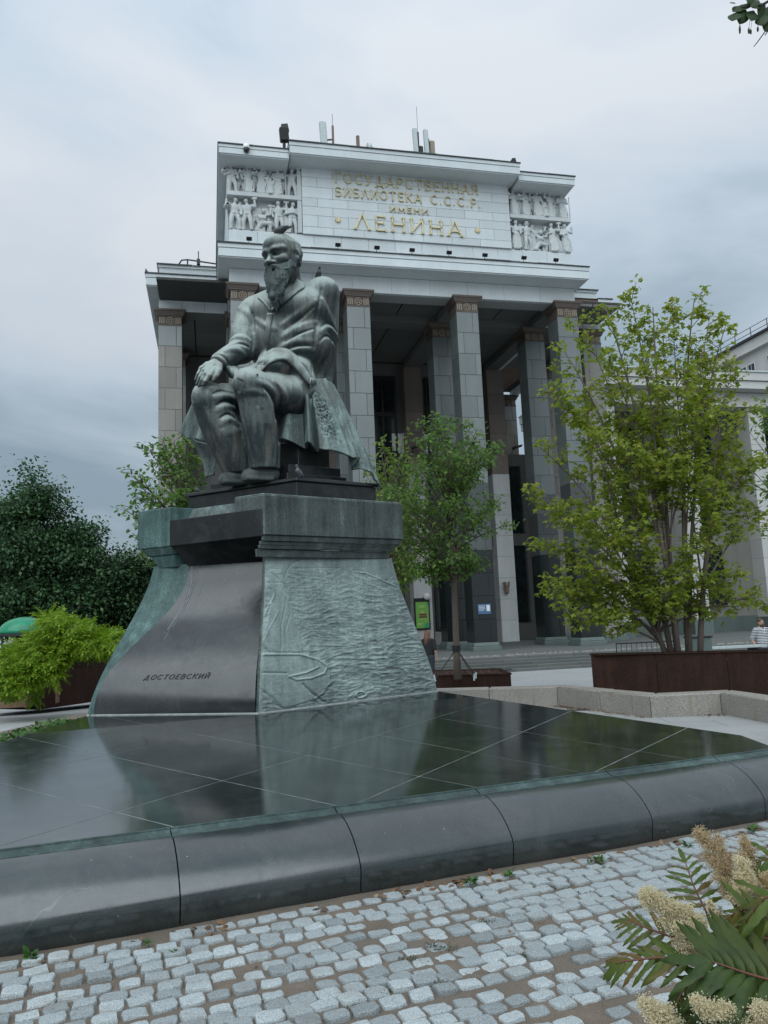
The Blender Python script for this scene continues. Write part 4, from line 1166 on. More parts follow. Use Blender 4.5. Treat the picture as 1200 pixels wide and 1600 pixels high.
# ---- figures of the reliefs: small carved bodies on the niche walls
# ================================================================ the seated bronze figure
st = empty('statue', (-1.75, 13.4, SZ), 0, 'weathered bronze statue of a seated bearded man in a long coat, hand on knee', 'statue')
A = at
GB = Grid((-3.9, 11.9, 3.95), (0.4, 15.0, 9.0), 0.0145)
def S_(pts): return [A(*p) for p in pts]
# trousers: thighs and shins
hipL, hipR = A(478, 628, 13.75), A(415, 622, 14.1)
knL, knR = A(396, 607, 12.72), A(330, 630, 13.0)
anL, anR = A(412, 728, 12.95), A(366, 735, 13.28)
GB.cap(hipL, knL, .40, .295, .10); GB.cap(hipR, knR, .38, .285, .10)
GB.chain([knL, A(405, 665, 12.80), A(412, 742, 12.93)], [.30, .285, .222], .08)
GB.chain([knR, A(352, 682, 13.10), A(376, 745, 13.26)], [.30, .325, .25], .08)
GB.ell(A(386, 598, 12.66), (.22, .22, .24), None, .14); GB.ell(A(322, 618, 12.92), (.22, .22, .24), None, .14)
GB.chain([A(420, 700, 12.98), A(417, 731, 12.96)], [.20, .225], .06); GB.chain([A(372, 705, 13.2), A(377, 733, 13.26)], [.2, .215], .06)
# seat of the coat and torso
pel = A(452, 600, 13.95)
GB.ell(pel, (.66, .52, .46), None, .12)
GB.chain([A(456, 590, 13.9), A(450, 540, 13.85), A(446, 490, 13.72)], [.53, .50, .50], .12)
GB.ell(A(420, 535, 13.62), (.42, .38, .5), None, .18); GB.ell(A(480, 535, 13.55), (.42, .38, .5), None, .18)
GB.ell(A(418, 490, 13.62), (.38, .36, .36), None, .16); GB.ell(A(480, 485, 13.50), (.40, .36, .38), None, .16)
# shoulders, arms
shL, shR = A(503, 463, 13.60), A(397, 484, 13.80)
GB.cap(shL, shR, .27, .25, .16)
GB.ell(A(505, 456, 13.60), (.30, .28, .27), None, .12)
GB.chain([A(507, 468, 13.62), A(508, 515, 13.72), A(507, 552, 13.80), A(504, 590, 13.86), A(502, 606, 13.86)], [.275, .255, .235, .20, .20], .05)
GB.chain([A(392, 490, 13.72), A(381, 522, 13.52), A(378, 548, 13.36)], [.25, .235, .235], .06)
GB.chain([A(378, 548, 13.36), A(358, 558, 13.12), A(345, 566, 13.0)], [.225, .195, .18], .06)
# skirts of the coat over the thighs
GB.chain([A(470, 580, 13.42), A(478, 600, 13.40), A(486, 612, 13.42)], [.22, .20, .14], .10)
GB.chain([A(440, 572, 13.28), A(415, 572, 13.05), A(398, 585, 13.02)], [.20, .17, .08], .10)
GB.chain([A(410, 582, 13.2), A(380, 588, 13.1), A(362, 584, 13.08)], [.17, .14, .08], .10)
# neck and head
hd = A(441, 404, 13.28)
fw = np.array([-.50, -.82, -.20]); fw /= np.linalg.norm(fw); HR = rot_to(fw); hr, hf, hu = HR[:, 0], HR[:, 1], HR[:, 2]
# hr points to the viewer's left of the face
def HP(r, f, u): return hd + hr * r + hf * f + hu * u
GB.cap(A(450, 450, 13.62), A(446, 415, 13.42), .26, .25, .08)
def head(G):
    G.ell(HP(0, -.03, .10), (.305, .37, .345), HR, .05)       # skull
    G.ell(HP(0, .10, .20), (.245, .25, .20), HR, .10)         # high brow
    G.ell(HP(0, .12, -.14), (.235, .235, .26), HR, .10)       # face
    for sg in (-1, 1):
        G.ell(HP(.15 * sg, .21, -.09), (.10, .09, .075), HR, .07)      # cheekbones
        G.ell(HP(.245 * sg, .0, .06), (.06, .17, .17), HR, .08)
    G.chain([HP(-.21, .245, .085), HP(-.10, .335, .075), HP(0, .335, .055), HP(.10, .335, .075), HP(.21, .245, .085)], [.045, .052, .04, .052, .045], .06)
    for sg in (-1, 1): G.ell(HP(.115 * sg, .345, -.005), (.092, .095, .058), HR, .03, 'sub')
    for sg in (-1, 1):
        G.ell(HP(.112 * sg, .262, -.005), (.060, .045, .038), HR, .012)
        G.chain([HP(.055 * sg, .305, -.045), HP(.115 * sg, .295, -.065), HP(.18 * sg, .25, -.04)], [.014, .018, .012], .025)
        G.chain([HP(.04 * sg, .325, .03), HP(.12 * sg, .318, .045), HP(.19 * sg, .265, .02)], [.016, .020, .014], .02)
    G.chain([HP(0, .33, .03), HP(0, .375, -.06), HP(0, .425, -.145)], [.038, .042, .056], .04)
    for sg in (-1, 1): G.ell(HP(.052 * sg, .365, -.155), (.042, .052, .036), HR, .03)
    # ear
    for sg in (-1, 1): G.chain([HP(.315 * sg, -.04, .05), HP(.335 * sg, -.075, -.02), HP(.315 * sg, -.045, -.10), HP(.305 * sg, -.02, -.06)], [.032, .036, .03, .02], .025)
    # hair at the sides and back
    for sg in (-1, 1):
        for k in range(9):
            a = .10 - k * .048
            wd = lambda f, u: .30 * math.sqrt(max(0.04, 1 - ((f + .03) / .385) ** 2 - ((u - .10) / .40) ** 2))
            P_ = [(a + .06, .33 - k * .012), (a + .01, .21), (a - .02, .06), (a - .04, -.12)]
            G.chain([HP(sg * wd(f_, u_) * 1.02, f_, u_) for f_, u_ in P_], [.016, .034, .040, .036], .022)
head(GB)
# beard: a mass, then locks
bt = A(415, 474, 12.86)
GB.chain([HP(0, .12, -.28), HP(0, .15, -.44), (HP(0, .16, -.58) + bt) / 2], [.19, .13, .05], .08)
for sg in (-1, 1): GB.chain([HP(.25 * sg, .02, -.10), HP(.225 * sg, .06, -.22), HP(.13 * sg, .15, -.36)], [.07, .08, .07], .06)
# strokes drawn over the surface: collar, lapels, seams and folds
def strokes(G, L, r, k=0.03, op='add', lift=0.0):
    runs = [[]]; last = None
    for x, y in L:
        d = ray(x, y); d = d / np.linalg.norm(d); p = G.trace(_C, d, 12.2, 16.5)
        if p is None: continue
        if last is not None and abs(p[1] - last) > .13: runs.append([])
        last = p[1]; runs[-1].append(p - d * lift)
    for P in runs:
        if len(P) < 4: continue
        for _ in range(5): P = [P[0]] + [(P[i - 1] + 2 * P[i] + P[i + 1]) / 4 for i in range(1, len(P) - 1)] + [P[-1]]
        n = len(P); rs = [r * (0.30 + 0.70 * math.sin(math.pi * (i + .5) / n)) for i in range(n)]
        G.chain(P, rs, k, op)
def dense(L, n=5):
    out = []
    for (a, b), (c, d) in zip(L, L[1:]): out += [(a + (c - a) * t / n, b + (d - b) * t / n) for t in range(n)]
    return out + [L[-1]]
def fold(L, r=.05, d=.032): strokes(GB, dense(L, 4), r, .06, 'add', -r * .72)
def crease(L, r=.03): strokes(GB, dense(L, 4), r, .035, 'sub', r * .25)
# collar and lapels
# armhole and sleeves
crease([(503, 452), (498, 475), (495, 500), (492, 530), (489, 560), (487, 590)], .026)
for l, r in (([(503, 470), (510, 490), (516, 505), (523, 522)], .06), ([(500, 520), (508, 512), (518, 516), (526, 530)], .06), ([(500, 600), (508, 574), (516, 545), (522, 530)], .05)): fold(l, r)
for l in ([(502, 512), (510, 505), (520, 508), (527, 520)], [(500, 534), (508, 524), (519, 528), (524, 540)]): crease(l, .024)
for l, r in (([(374, 482), (388, 490), (393, 504)], .05), ([(360, 534), (374, 527), (390, 534)], .055), ([(352, 550), (366, 545), (382, 556)], .05)): fold(l, r)
for l in ([(358, 541), (374, 535), (389, 543)], [(394, 490), (397, 515), (396, 540), (391, 560)]): crease(l, .022)
strokes(GB, dense([(331, 559), (340, 557), (350, 566), (354, 580)]), .035, .02, 'add', -.015); crease([(335, 555), (345, 554), (355, 563), (359, 577)], .014)
# chest and belly
for l, r in (([(402, 500), (415, 512), (430, 516)], .05), ([(492, 472), (468, 492), (440, 510)], .055), ([(492, 505), (470, 512), (442, 528)], .05), ([(486, 534), (462, 533), (436, 546), (424, 556)], .05), ([(488, 548), (468, 545), (446, 552)], .045), ([(398, 525), (402, 550), (400, 572)], .045), ([(462, 560), (476, 570), (484, 588)], .05)): fold(l, r)
for l in ([(490, 480), (466, 502), (444, 516)], [(490, 514), (466, 522), (446, 534)], [(486, 541), (462, 540), (438, 552)]): crease(l, .018)
# hem of the coat
# trousers: the pull over the knees, long falls down the shins
for l, r in (([(372, 606), (371, 640), (380, 690), (391, 730)], .06), ([(388, 606), (392, 640), (400, 690), (405, 730)], .05), ([(414, 612), (424, 640), (425, 690), (420, 730)], .06), ([(402, 640), (410, 680), (414, 728)], .045), ([(404, 598), (420, 606), (430, 622), (428, 645)], .06), ([(428, 598), (440, 610), (445, 628), (438, 645)], .06), ([(376, 616), (392, 611), (410, 616)], .045), ([(430, 660), (431, 700), (427, 730)], .045),
             ([(330, 608), (346, 602), (362, 606)], .05), ([(336, 624), (350, 618), (364, 624)], .05), ([(340, 643), (354, 634), (367, 642)], .05), ([(346, 664), (358, 654), (369, 664)], .05), ([(304, 632), (314, 662), (332, 700), (350, 738)], .055), ([(322, 640), (338, 680), (356, 728)], .05), ([(348, 675), (358, 705), (368, 738)], .05)): fold(l, r)
for l in ([(412, 606), (424, 618), (430, 636)], [(434, 604), (440, 620), (436, 640)], [(379, 612), (379, 650), (390, 700), (398, 730)], [(410, 640), (417, 690), (414, 730)], [(333, 616), (348, 610), (364, 615)], [(338, 634), (352, 626), (365, 633)], [(344, 654), (356, 645), (368, 654)], [(312, 640), (326, 675), (343, 715), (352, 738)]): crease(l, .022)
GB.box((anL[0], anL[1], SZ), (1.2, .9, .20), None, .01, .01, 'sub')
def spt(x, y):
    d = ray(x, y); d = d / np.linalg.norm(d); p = GB.trace(_C, d, 12.2, 16.5); return p, d
def ribbon(name, A_, B_, oa, ob, th, n=30, mat='bronze_figure', wav=0.0):
    """a strip of cloth lying on the body between two lines, lifted by oa / ob towards the viewer"""
    def line(L, o):
        L = np.array(L, float); t = np.r_[0, np.cumsum(np.hypot(*np.diff(L, axis=0).T))]; t /= t[-1]; q = np.linspace(0, 1, n + 1); out = []
        for f in q:
            p, d = spt(np.interp(f, t, L[:, 0]), np.interp(f, t, L[:, 1]))
            out.append(None if p is None else p - d * o)
        ok = [i for i, p in enumerate(out) if p is not None]
        Q = np.stack([np.interp(range(n + 1), ok, [out[i][k] for i in ok]) for k in range(3)], 1)
        for _ in range(6): Q[1:-1] = .25 * Q[:-2] + .5 * Q[1:-1] + .25 * Q[2:]
        return Q
    P, R = line(A_, oa), line(B_, ob); m = 5; V = []
    for j in range(m + 1):
        for i in range(n + 1): V.append(P[i] + (R[i] - P[i]) * j / m - np.array([0, 1, 0]) * (wav * math.sin(i * .7) * j / m + .5 * abs(ob - oa) * math.sin(math.pi * j / m)))
    V = np.array(V); W = V + np.array([.25, .97, .0]) * th; k = (m + 1) * (n + 1); ix = np.arange(k).reshape(m + 1, n + 1)
    f = np.stack([ix[:-1, :-1], ix[:-1, 1:], ix[1:, 1:], ix[1:, :-1]], -1).reshape(-1, 4); Fq = [f, f[:, ::-1] + k]
    for e_ in (ix[0], ix[-1], ix[:, 0], ix[:, -1]): Fq.append(np.stack([e_[:-1], e_[1:], e_[1:] + k, e_[:-1] + k], 1))
    return np.concatenate([V, W]), np.concatenate(Fq), name, mat
RIB = [ribbon('lapel', [(462, 446), (449, 458), (438, 470), (424, 482)], [(474, 452), (461, 460), (447, 473), (424, 487)], .0, .035, .05),
       ribbon('collar', [(464, 432), (460, 442), (455, 450)], [(478, 438), (476, 450), (464, 457)], .01, .04, .05),
       ribbon('lapel', [(411, 460), (415, 470), (422, 482)], [(402, 466), (411, 473), (421, 488)], .0, .035, .05),
       ribbon('coat_front', [(415, 490), (411, 522), (405, 556), (400, 570)], [(426, 490), (422, 522), (416, 556), (411, 570)], -.03, .022, .04),
       ribbon('coat_hem', [(400, 566), (412, 550), (430, 541), (450, 543), (468, 556), (480, 572), (488, 590)], [(401, 586), (413, 573), (431, 563), (447, 564), (460, 576), (471, 591), (484, 604)], -.035, .055, .06, 40, wav=.01),
       ribbon('coat_hem', [(353, 568), (366, 571), (380, 574)], [(350, 584), (364, 589), (380, 594)], -.035, .05, .05, 20)]
V, F = GB.net()
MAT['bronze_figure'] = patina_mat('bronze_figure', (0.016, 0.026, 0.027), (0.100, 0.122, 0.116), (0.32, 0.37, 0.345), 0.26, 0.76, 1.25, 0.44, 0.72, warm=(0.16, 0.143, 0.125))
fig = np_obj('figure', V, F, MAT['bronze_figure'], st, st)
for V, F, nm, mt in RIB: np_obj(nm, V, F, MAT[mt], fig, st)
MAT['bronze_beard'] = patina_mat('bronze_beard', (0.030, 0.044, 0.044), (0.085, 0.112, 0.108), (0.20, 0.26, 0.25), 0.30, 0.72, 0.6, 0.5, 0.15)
# the beard in locks, sculpted finer than the body
GH = Grid(HP(0, .15, -.5) - [.55, .5, .7], HP(0, .15, -.5) + [.55, .55, .6], 0.0115)
GH.chain([HP(0, .17, -.36), HP(0, .21, -.48), (HP(0, .24, -.62) + bt) / 2], [.17, .145, .06], .08)
for sg in (-1, 1): GH.chain([HP(.24 * sg, .03, -.10), HP(.215 * sg, .08, -.25), HP(.13 * sg, .17, -.42)], [.05, .07, .07], .05)
GH.ell(HP(0, .33, -.25), (.11, .07, .06), HR, .03)
br = random.Random(5)
for k in range(120):
    f = br.uniform(-1, 1); q = 1 - f * f; ln = .32 + .46 * (1 - abs(f) ** 1.8) + br.uniform(-.07, .05); st0 = br.choice((0, .12, .25)) * (1 - abs(f))
    wv = br.uniform(-.035, .035)
    P0 = HP(.255 * f, .15 + .255 * q, -.16 - .08 * q - st0); P1 = HP(.245 * f + wv, .19 + .255 * q, -.18 - ln * .42 - st0 * .6); P2 = HP(.225 * f - wv, .23 + .20 * q, -.18 - ln * .78 - st0 * .3); P3 = HP(.16 * f + wv, .25 + .13 * q, -.20 - ln)
    GH.chain([P0, P1, P2, P3], [.018, .030, .026, .008], .005)
for sg in (-1, 1):                                                        # moustache
    GH.chain([HP(.01 * sg, .385, -.205), HP(.09 * sg, .37, -.235), HP(.17 * sg, .30, -.31), HP(.20 * sg, .26, -.40)], [.036, .045, .038, .012], .02)
for sg in (-1, 1):
    for k in range(5): GH.chain([HP(.03 * sg, .415 - .01 * k, -.20 - .012 * k), HP(.10 * sg, .40 - .012 * k, -.225 - .016 * k), HP(.185 * sg, .325 - .01 * k, -.30 - .03 * k)], [.011, .015, .007], .006)
for sg in (-1, 1):
    for k in range(9): GH.chain([HP(.27 * sg, -.05 + .03 * k, .0 - .02 * k), HP(.275 * sg, .0 + .03 * k, -.14 - .02 * k), HP(.24 * sg, .05 + .03 * k, -.30)], [.014, .022, .012], .008)
V, F = GH.net(); np_obj('beard', V, F, MAT['bronze_beard'], fig, st)
# ---- hands and shoes
G = Grid(A(330, 590, 12.9) - [.75, .6, .25], A(330, 590, 12.9) + [.75, .7, .6], 0.014)
wr = A(344, 566, 12.98)
G.cap(wr + (wr - A(333, 573, 12.86)) * .35, A(333, 573, 12.86), .105, .115, .04); G.ell(A(332, 574, 12.83), (.115, .115, .085), None, .05)
for pts, r in (([(328, 571, 12.78), (319, 580, 12.69), (313, 590, 12.66), (308, 601, 12.68)], .046), ([(331, 575, 12.74), (322, 585, 12.63), (316, 595, 12.60), (311, 606, 12.62)], .048), ([(335, 578, 12.72), (327, 588, 12.61), (321, 597, 12.58), (316, 606, 12.60)], .046), ([(324, 569, 12.84), (315, 576, 12.78), (310, 585, 12.75), (306, 594, 12.76)], .040)):
    p = S_(pts); G.chain(p, [r * 1.15, r, r * .92, r * .68], .014)
    G.ell(p[1], (r * 1.1,) * 3, None, .02)
p = S_([(342, 572, 12.84), (342, 580, 12.72), (338, 589, 12.66), (333, 595, 12.64)]); G.chain(p, [.072, .056, .050, .036], .03)
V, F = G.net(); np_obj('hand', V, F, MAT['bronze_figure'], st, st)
MAT['bronze_dull'] = patina_mat('bronze_dull', (0.035, 0.044, 0.043), (0.075, 0.088, 0.084), (0.15, 0.175, 0.165), 0.3, 0.7, 0.7, 0.55)
def shoe(toe, heel, w):
    toe, heel = np.array(toe), np.array(heel); d = toe - heel; L_ = np.linalg.norm(d); f = d / L_
    G = Grid(np.minimum(toe, heel) - .35, np.maximum(toe, heel) + [.35, .35, .55], 0.018); R = rot_to((f[0], f[1], 0)); up = np.array([0, 0, 1.0])
    P = lambda a, z, s=0: heel + f * a * L_ + up * z + R[:, 0] * s
    G.chain([P(.02, .13), P(.35, .15), P(.62, .12), P(.86, .085), P(.98, .075)], [w * 1.0, w * 1.02, w * 1.08, w * .95, w * .62], .08)
    G.cap(P(.12, .16), P(.12, .36), w * .95, w * .95, .08)
    G.box(P(.5, .035), (w * 1.12, L_ * .54, .035), R, .03, .02)
    for k in range(3): G.chain([P(.55 + .07 * k, .235 - .03 * k, -w * .5), P(.57 + .07 * k, .255 - .03 * k, 0), P(.55 + .07 * k, .235 - .03 * k, w * .5)], .014, .012)
    G.box(P(.5, -.4), (2, 2, .4), None, .001, .0, 'sub')
    V, F = G.net(); np_obj('shoe', V, F, MAT['bronze_dull'], st, st)
flat = lambda p: np.array([p[0], p[1], SZ])
shoe(flat(A(384, 749, 12.86)), flat(A(424, 742, 13.02)), .150)
shoe(flat(A(348, 756, 13.06)), flat(A(392, 744, 13.28)), .145)
# ---- drapery: cloth over the seat, hanging to the right and behind to the left
def cloth(name, top, bot, nu, nv, foldf, thick, mat, sag=0.0, bump=None):
    top, bot = [np.array([A(*p) for p in q]) for q in (top, bot)]
    def rs(P, n):
        d = np.r_[0, np.cumsum(np.linalg.norm(np.diff(P, axis=0), axis=1))]; d /= d[-1]; t = np.linspace(0, 1, n + 1)
        Q = np.stack([np.interp(t, d, P[:, i]) for i in range(3)], 1)
        for _ in range(3): Q[1:-1] = .25 * Q[:-2] + .5 * Q[1:-1] + .25 * Q[2:]
        return Q
    T_, B_ = rs(top, nu), rs(bot, nu)
    V = np.zeros((nv + 1, nu + 1, 3))
    for j in range(nv + 1):
        v = j / nv; V[j] = T_ * (1 - v) + B_ * v
        V[j] += np.array([0, 0, 1]) * sag * 4 * v * (1 - v)
    du = np.gradient(V, axis=1); dv = np.gradient(V, axis=0); n_ = np.cross(du, dv); n_ /= np.linalg.norm(n_, axis=2, keepdims=True) + 1e-9
    n_ *= np.sign(-n_[..., 1:2] + 1e-6)
    uu, vv = np.meshgrid(np.linspace(0, 1, nu + 1), np.linspace(0, 1, nv + 1))
    V = V + n_ * foldf(uu, vv)[..., None]
    du = np.gradient(V, axis=1); dv = np.gradient(V, axis=0); n2 = np.cross(du, dv); n2 /= np.linalg.norm(n2, axis=2, keepdims=True) + 1e-9
    n2 *= np.sign((n2 * n_).sum(2, keepdims=True))
    W = V - n2 * thick
    P = np.concatenate([V.reshape(-1, 3), W.reshape(-1, 3)]); m = (nu + 1) * (nv + 1); ix = np.arange(m).reshape(nv + 1, nu + 1)
    f = np.stack([ix[:-1, :-1], ix[:-1, 1:], ix[1:, 1:], ix[1:, :-1]], -1).reshape(-1, 4)
    Fq = [f, f[:, ::-1] + m]
    for e_ in (ix[0], ix[-1], ix[:, 0], ix[:, -1]): Fq.append(np.stack([e_[:-1], e_[1:], e_[1:] + m, e_[:-1] + m], 1))
    return np_obj(name, P, np.concatenate(Fq), mat, st, st)
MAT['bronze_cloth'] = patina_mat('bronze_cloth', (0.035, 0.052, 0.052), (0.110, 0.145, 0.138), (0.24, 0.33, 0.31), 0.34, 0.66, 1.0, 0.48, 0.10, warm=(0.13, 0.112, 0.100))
def pleat(uu, c, w, a):
    d = (uu - c) / w; return a * np.exp(-d * d)
def ff(uu, vv):
    h = 0
    for c, w, a in ((.10, .06, .16), (.22, .05, -.16), (.335, .035, .20), (.375, .018, -.22), (.52, .12, .10), (.70, .03, .14), (.745, .022, -.16), (.86, .05, .10), (.95, .03, .05)): h = h + pleat(uu + .04 * (vv - .5), c, w, a)
    h = h * (0.18 + 0.82 * vv ** .8)
    # fretted lace-like pattern cast on the middle fold
    m = np.exp(-((uu - (.47 + .05 * vv)) / .075) ** 4) * np.clip((vv - .18) * 6, 0, 1) * np.clip((.93 - vv) * 8, 0, 1)
    h = h + m * (vnoise(uu * 90, vv * 46, 5) - .5) * .075
    m2 = np.exp(-((uu - .965) / .03) ** 4) * np.clip((vv - .72) * 8, 0, 1)
    return h + m2 * (vnoise(uu * 120, vv * 50, 6) - .5) * .05
cloth('drapery', [(448, 600, 13.52), (470, 597, 13.44), (488, 594, 13.42), (500, 592, 13.44), (508, 592, 13.52), (516, 597, 13.62), (522, 602, 13.75)],
      [(436, 688, 13.36), (460, 692, 13.22), (477, 700, 13.10), (482, 697, 13.06), (510, 706, 13.00), (545, 714, 13.10), (552, 720, 13.2), (575, 742, 13.36), (598, 765, 13.55)], 190, 120, ff, .035, MAT['bronze_cloth'], .05)
cloth('drapery', [(415, 612, 13.75), (440, 606, 13.66), (466, 600, 13.58), (490, 597, 13.52)], [(408, 700, 13.62), (430, 692, 13.55), (455, 690, 13.44), (478, 694, 13.34)], 60, 60, lambda u, v: (pleat(u, .3, .1, .08) + pleat(u, .62, .08, -.10) + pleat(u, .85, .06, .08)) * (.2 + .8 * v), .03, MAT['bronze_cloth'], .03)
def ff2(uu, vv):
    h = 0
    for c, w, a in ((.12, .07, .10), (.33, .06, -.08), (.5, .07, .12), (.68, .05, -.10), (.85, .06, .08)): h = h + pleat(uu, c, w, a)
    return h * (.15 + .85 * vv)
cloth('drapery', [(318, 598, 14.05), (330, 600, 13.9), (350, 608, 13.8), (375, 615, 13.8)], [(281, 672, 14.3), (292, 686, 14.05), (304, 683, 13.95), (316, 690, 13.85), (345, 700, 13.8), (375, 705, 13.75)], 80, 60, ff2, .03, MAT['bronze_cloth'], .03)
cloth('drapery', [(288, 676, 14.6), (305, 690, 14.5), (330, 696, 14.35)], [(322, 748, 14.55), (326, 744, 14.5), (332, 742, 14.4)], 30, 40, lambda u, v: .06 * np.sin(u * 7) * v - .12 * np.sin(v * math.pi), .03, MAT['bronze_cloth'], 0)
# cloth top over the seat, then the dark block it lies on
SP = lambda i, j, z: tuple(np.append(S0 + D1 * i + D2 * j, z))
mb = MB()
for z0, z1, i0, i1, j0, j1 in ((SZ + .002, SZ + .17, .55, 2.28, .34, 1.55), (SZ + .172, SZ + .34, .62, 2.1, .44, 1.5), (SZ + .342, SZ + .80, .75, 1.8, .75, 1.4)):
    mb.add([SP(i0, j0, z0), SP(i0, j1, z0), SP(i1, j1, z0), SP(i1, j0, z0), SP(i0, j0, z1), SP(i0, j1, z1), SP(i1, j1, z1), SP(i1, j0, z1)], [[3, 2, 1, 0], [4, 5, 6, 7], [0, 1, 5, 4], [1, 2, 6, 5], [2, 3, 7, 6], [3, 0, 4, 7]])
mb.build('seat_block', MAT['granite_dark'], st, st, bevel=.01)
G = Grid(pel - [1.15, 1.0, .9], pel + [1.0, 1.2, .4], 0.03)
G.box(pel + [.0, .25, -.50], (.85, .62, .26), rot_to((-.476, -.88, 0)), .12, .05); G.box(pel + [.25, .05, -.36], (.45, .5, .25), rot_to((-.476, -.88, 0)), .12, .08)
V, F = G.net(); np_obj('seat_cover', V, F, MAT['bronze_cloth'], st, st)
# ================================================================ relief figures, roof and facade fittings
def relief_figure(seed, style, h=1.80):
    r = random.Random(seed); G = Grid((-.75, -.42, -.05), (.75, .30, 2.15), .036)
    k = .05; s = h / 1.8
    lean = r.uniform(-.05, .05); tw = r.uniform(-.06, .06)
    P = lambda x, y, z: (x * s, y, z * s)
    if style == 'kneel':
        G.ell(P(0, -.1, .72), (.20, .17, .28), None, k); G.ell(P(.05, -.16, 1.16), (.105, .12, .135), None, .03)
        G.cap(P(-.02, -.1, .48), P(.36, -.18, .46), .13, .11, k); G.cap(P(.36, -.18, .46), P(.34, -.1, .05), .10, .08, k)
        G.cap(P(-.08, -.08, .45), P(-.30, -.1, .10), .13, .10, k); G.cap(P(-.30, -.1, .1), P(.0, -.08, .06), .09, .07, k)
        G.chain([P(.18, -.1, .95), P(.36, -.2, .95), P(.40, -.22, 1.30)], [.08, .07, .05], k); G.chain([P(-.17, -.1, .95), P(-.1, -.25, .72), P(.15, -.28, .70)], [.08, .07, .05], k)
        G.box(P(.42, -.18, 1.42), (.20, .05, .04), None, .02, .02)
    else:
        G.ell(P(lean, -.10, 1.22), (.225, .15, .30), None, k); G.ell(P(lean, -.09, .98), (.18, .14, .2), None, k)
        G.ell(P(lean + tw, -.15, 1.66), (.10, .115, .135), None, .03); G.cap(P(lean, -.1, 1.45), P(lean + tw * .6, -.12, 1.6), .075, .065, .04)
        G.ell(P(lean + tw, -.11, 1.72), (.115, .12, .10), None, .03)
        if style == 'robe':
            G.chain([P(lean, -.09, .95), P(0, -.09, .5), P(0, -.09, .12)], [.19, .235, .27], k)
            for i in range(7):
                x = -.21 + .07 * i + r.uniform(-.015, .015); G.chain([P(x * .7 + lean, -.24, .92), P(x, -.29, .5), P(x * 1.15, -.31, .10)], [.02, .034, .03], .02)
            for x in (-.11, .1): G.ell(P(x, -.30, .03), (.07, .10, .045), None, .02)
            if r.random() < .6: G.chain([P(-.2, -.24, 1.05), P(0, -.28, .86), P(.2, -.25, .70)], .05, .03)
        else:
            for sg, dx in ((-1, r.uniform(.0, .05)), (1, r.uniform(.0, .08))):
                G.chain([P(.09 * sg + lean, -.1, .92), P((.12 + dx) * sg, -.17, .50), P((.14 + dx) * sg, -.12, .08)], [.125, .105, .085], .04); G.ell(P((.15 + dx) * sg, -.2, .03), (.07, .12, .05), None, .02)
                G.chain([P((.10 + dx) * sg, -.26, .75), P((.15 + dx) * sg, -.25, .3)], .022, .02)
            G.chain([P(-.2, -.2, .93), P(0, -.25, .92), P(.2, -.2, .93)], .03, .02)
        for sg in (-1, 1):
            a = r.choice(('down', 'fold', 'up', 'out')) if style != 'robe' else r.choice(('fold', 'fold', 'up', 'down'))
            sh = P(lean + .22 * sg, -.1, 1.40)
            if a == 'down': G.chain([sh, P(lean + .31 * sg, -.12, 1.10), P(.29 * sg, -.2, .84)], [.085, .072, .055], .04)
            elif a == 'fold': G.chain([sh, P(lean + .30 * sg, -.14, 1.10), P(lean + .04 * sg, -.31, 1.12)], [.085, .072, .055], .04)
            elif a == 'out': G.chain([sh, P(lean + .40 * sg, -.14, 1.16), P(.46 * sg, -.2, .90)], [.085, .07, .05], .04)
            else:
                G.chain([sh, P(lean + .38 * sg, -.18, 1.30), P(lean + .36 * sg, -.22, 1.62)], [.085, .07, .055], .04)
                if r.random() < .7: G.box(P(lean + .36 * sg, -.2, 1.74), (.14, .08, .07), None, .03, .02)
        acc = r.random()
        if acc < .30: G.chain([P(.42, -.14, .03), P(.40, -.16, 1.55)], .032, .01)
        elif acc < .55: G.ell(P(-.34, -.14, 1.30), (.20, .13, .30), rot_to((-.5, 0, .85), (0, 1, 0)), .03)
        elif acc < .75: G.box(P(.38, -.08, .40), (.13, .09, .36), None, .03, .03)
    V, F = G.net(); return fast_mesh('relief_figure', V, F, MAT['relief_stone'], True)
kinds = {0: ['trousers', 'robe', 'robe', 'robe', 'trousers'], 1: ['trousers', 'trousers', 'kneel', 'trousers', 'trousers'], 2: ['robe', 'robe', 'robe', 'robe', 'robe'], 3: ['robe', 'trousers', 'kneel', 'robe', 'robe']}
sd_ = 30
for rowi, (u0, u1, z) in enumerate(((-12.45, -9.15, 25.985), (-12.45, -9.15, 23.765), (4.45, 7.75, 25.985), (4.45, 7.75, 23.765))):
    for i, kd in enumerate(kinds[rowi]):
        sd_ += 1; hh = 1.80 if z > 25 else 1.94
        inst('relief_figure', relief_figure(sd_, kd, hh), lib, (u0 + (u1 - u0) * i / 4 + lr.uniform(-.07, .07), .40, z), (0, 0, lr.uniform(-.25, .25)), (1.14, 1.0, 1))
    for i in range(4): inst('relief_figure', relief_figure(sd_ + 60 + i, lr.choice(('robe', 'trousers')), 1.62 if z > 25 else 1.75), lib, (u0 + (u1 - u0) * (i + .5) / 4, .56, z + .06), (0, 0, lr.uniform(-.5, .5)), (1.1, .8, 1))
    if rowi in (0, 2): inst('relief_figure', relief_figure(sd_ + 40, 'robe', .95), lib, (u0 + (u1 - u0) * .62, .30, z), (0, 0, .1))
def lp(x, y, v):        # a photo point on a plane of the library, in the library's own frame
    d = ray(x, y); U = np.array([math.cos(YAW), math.sin(YAW), 0]); Vv = np.array([-math.sin(YAW), math.cos(YAW), 0])
    t = ((LO + Vv * v - _C) @ Vv) / (d @ Vv); q = _C + d * t - LO; return np.array([q @ U, v, q[2]])
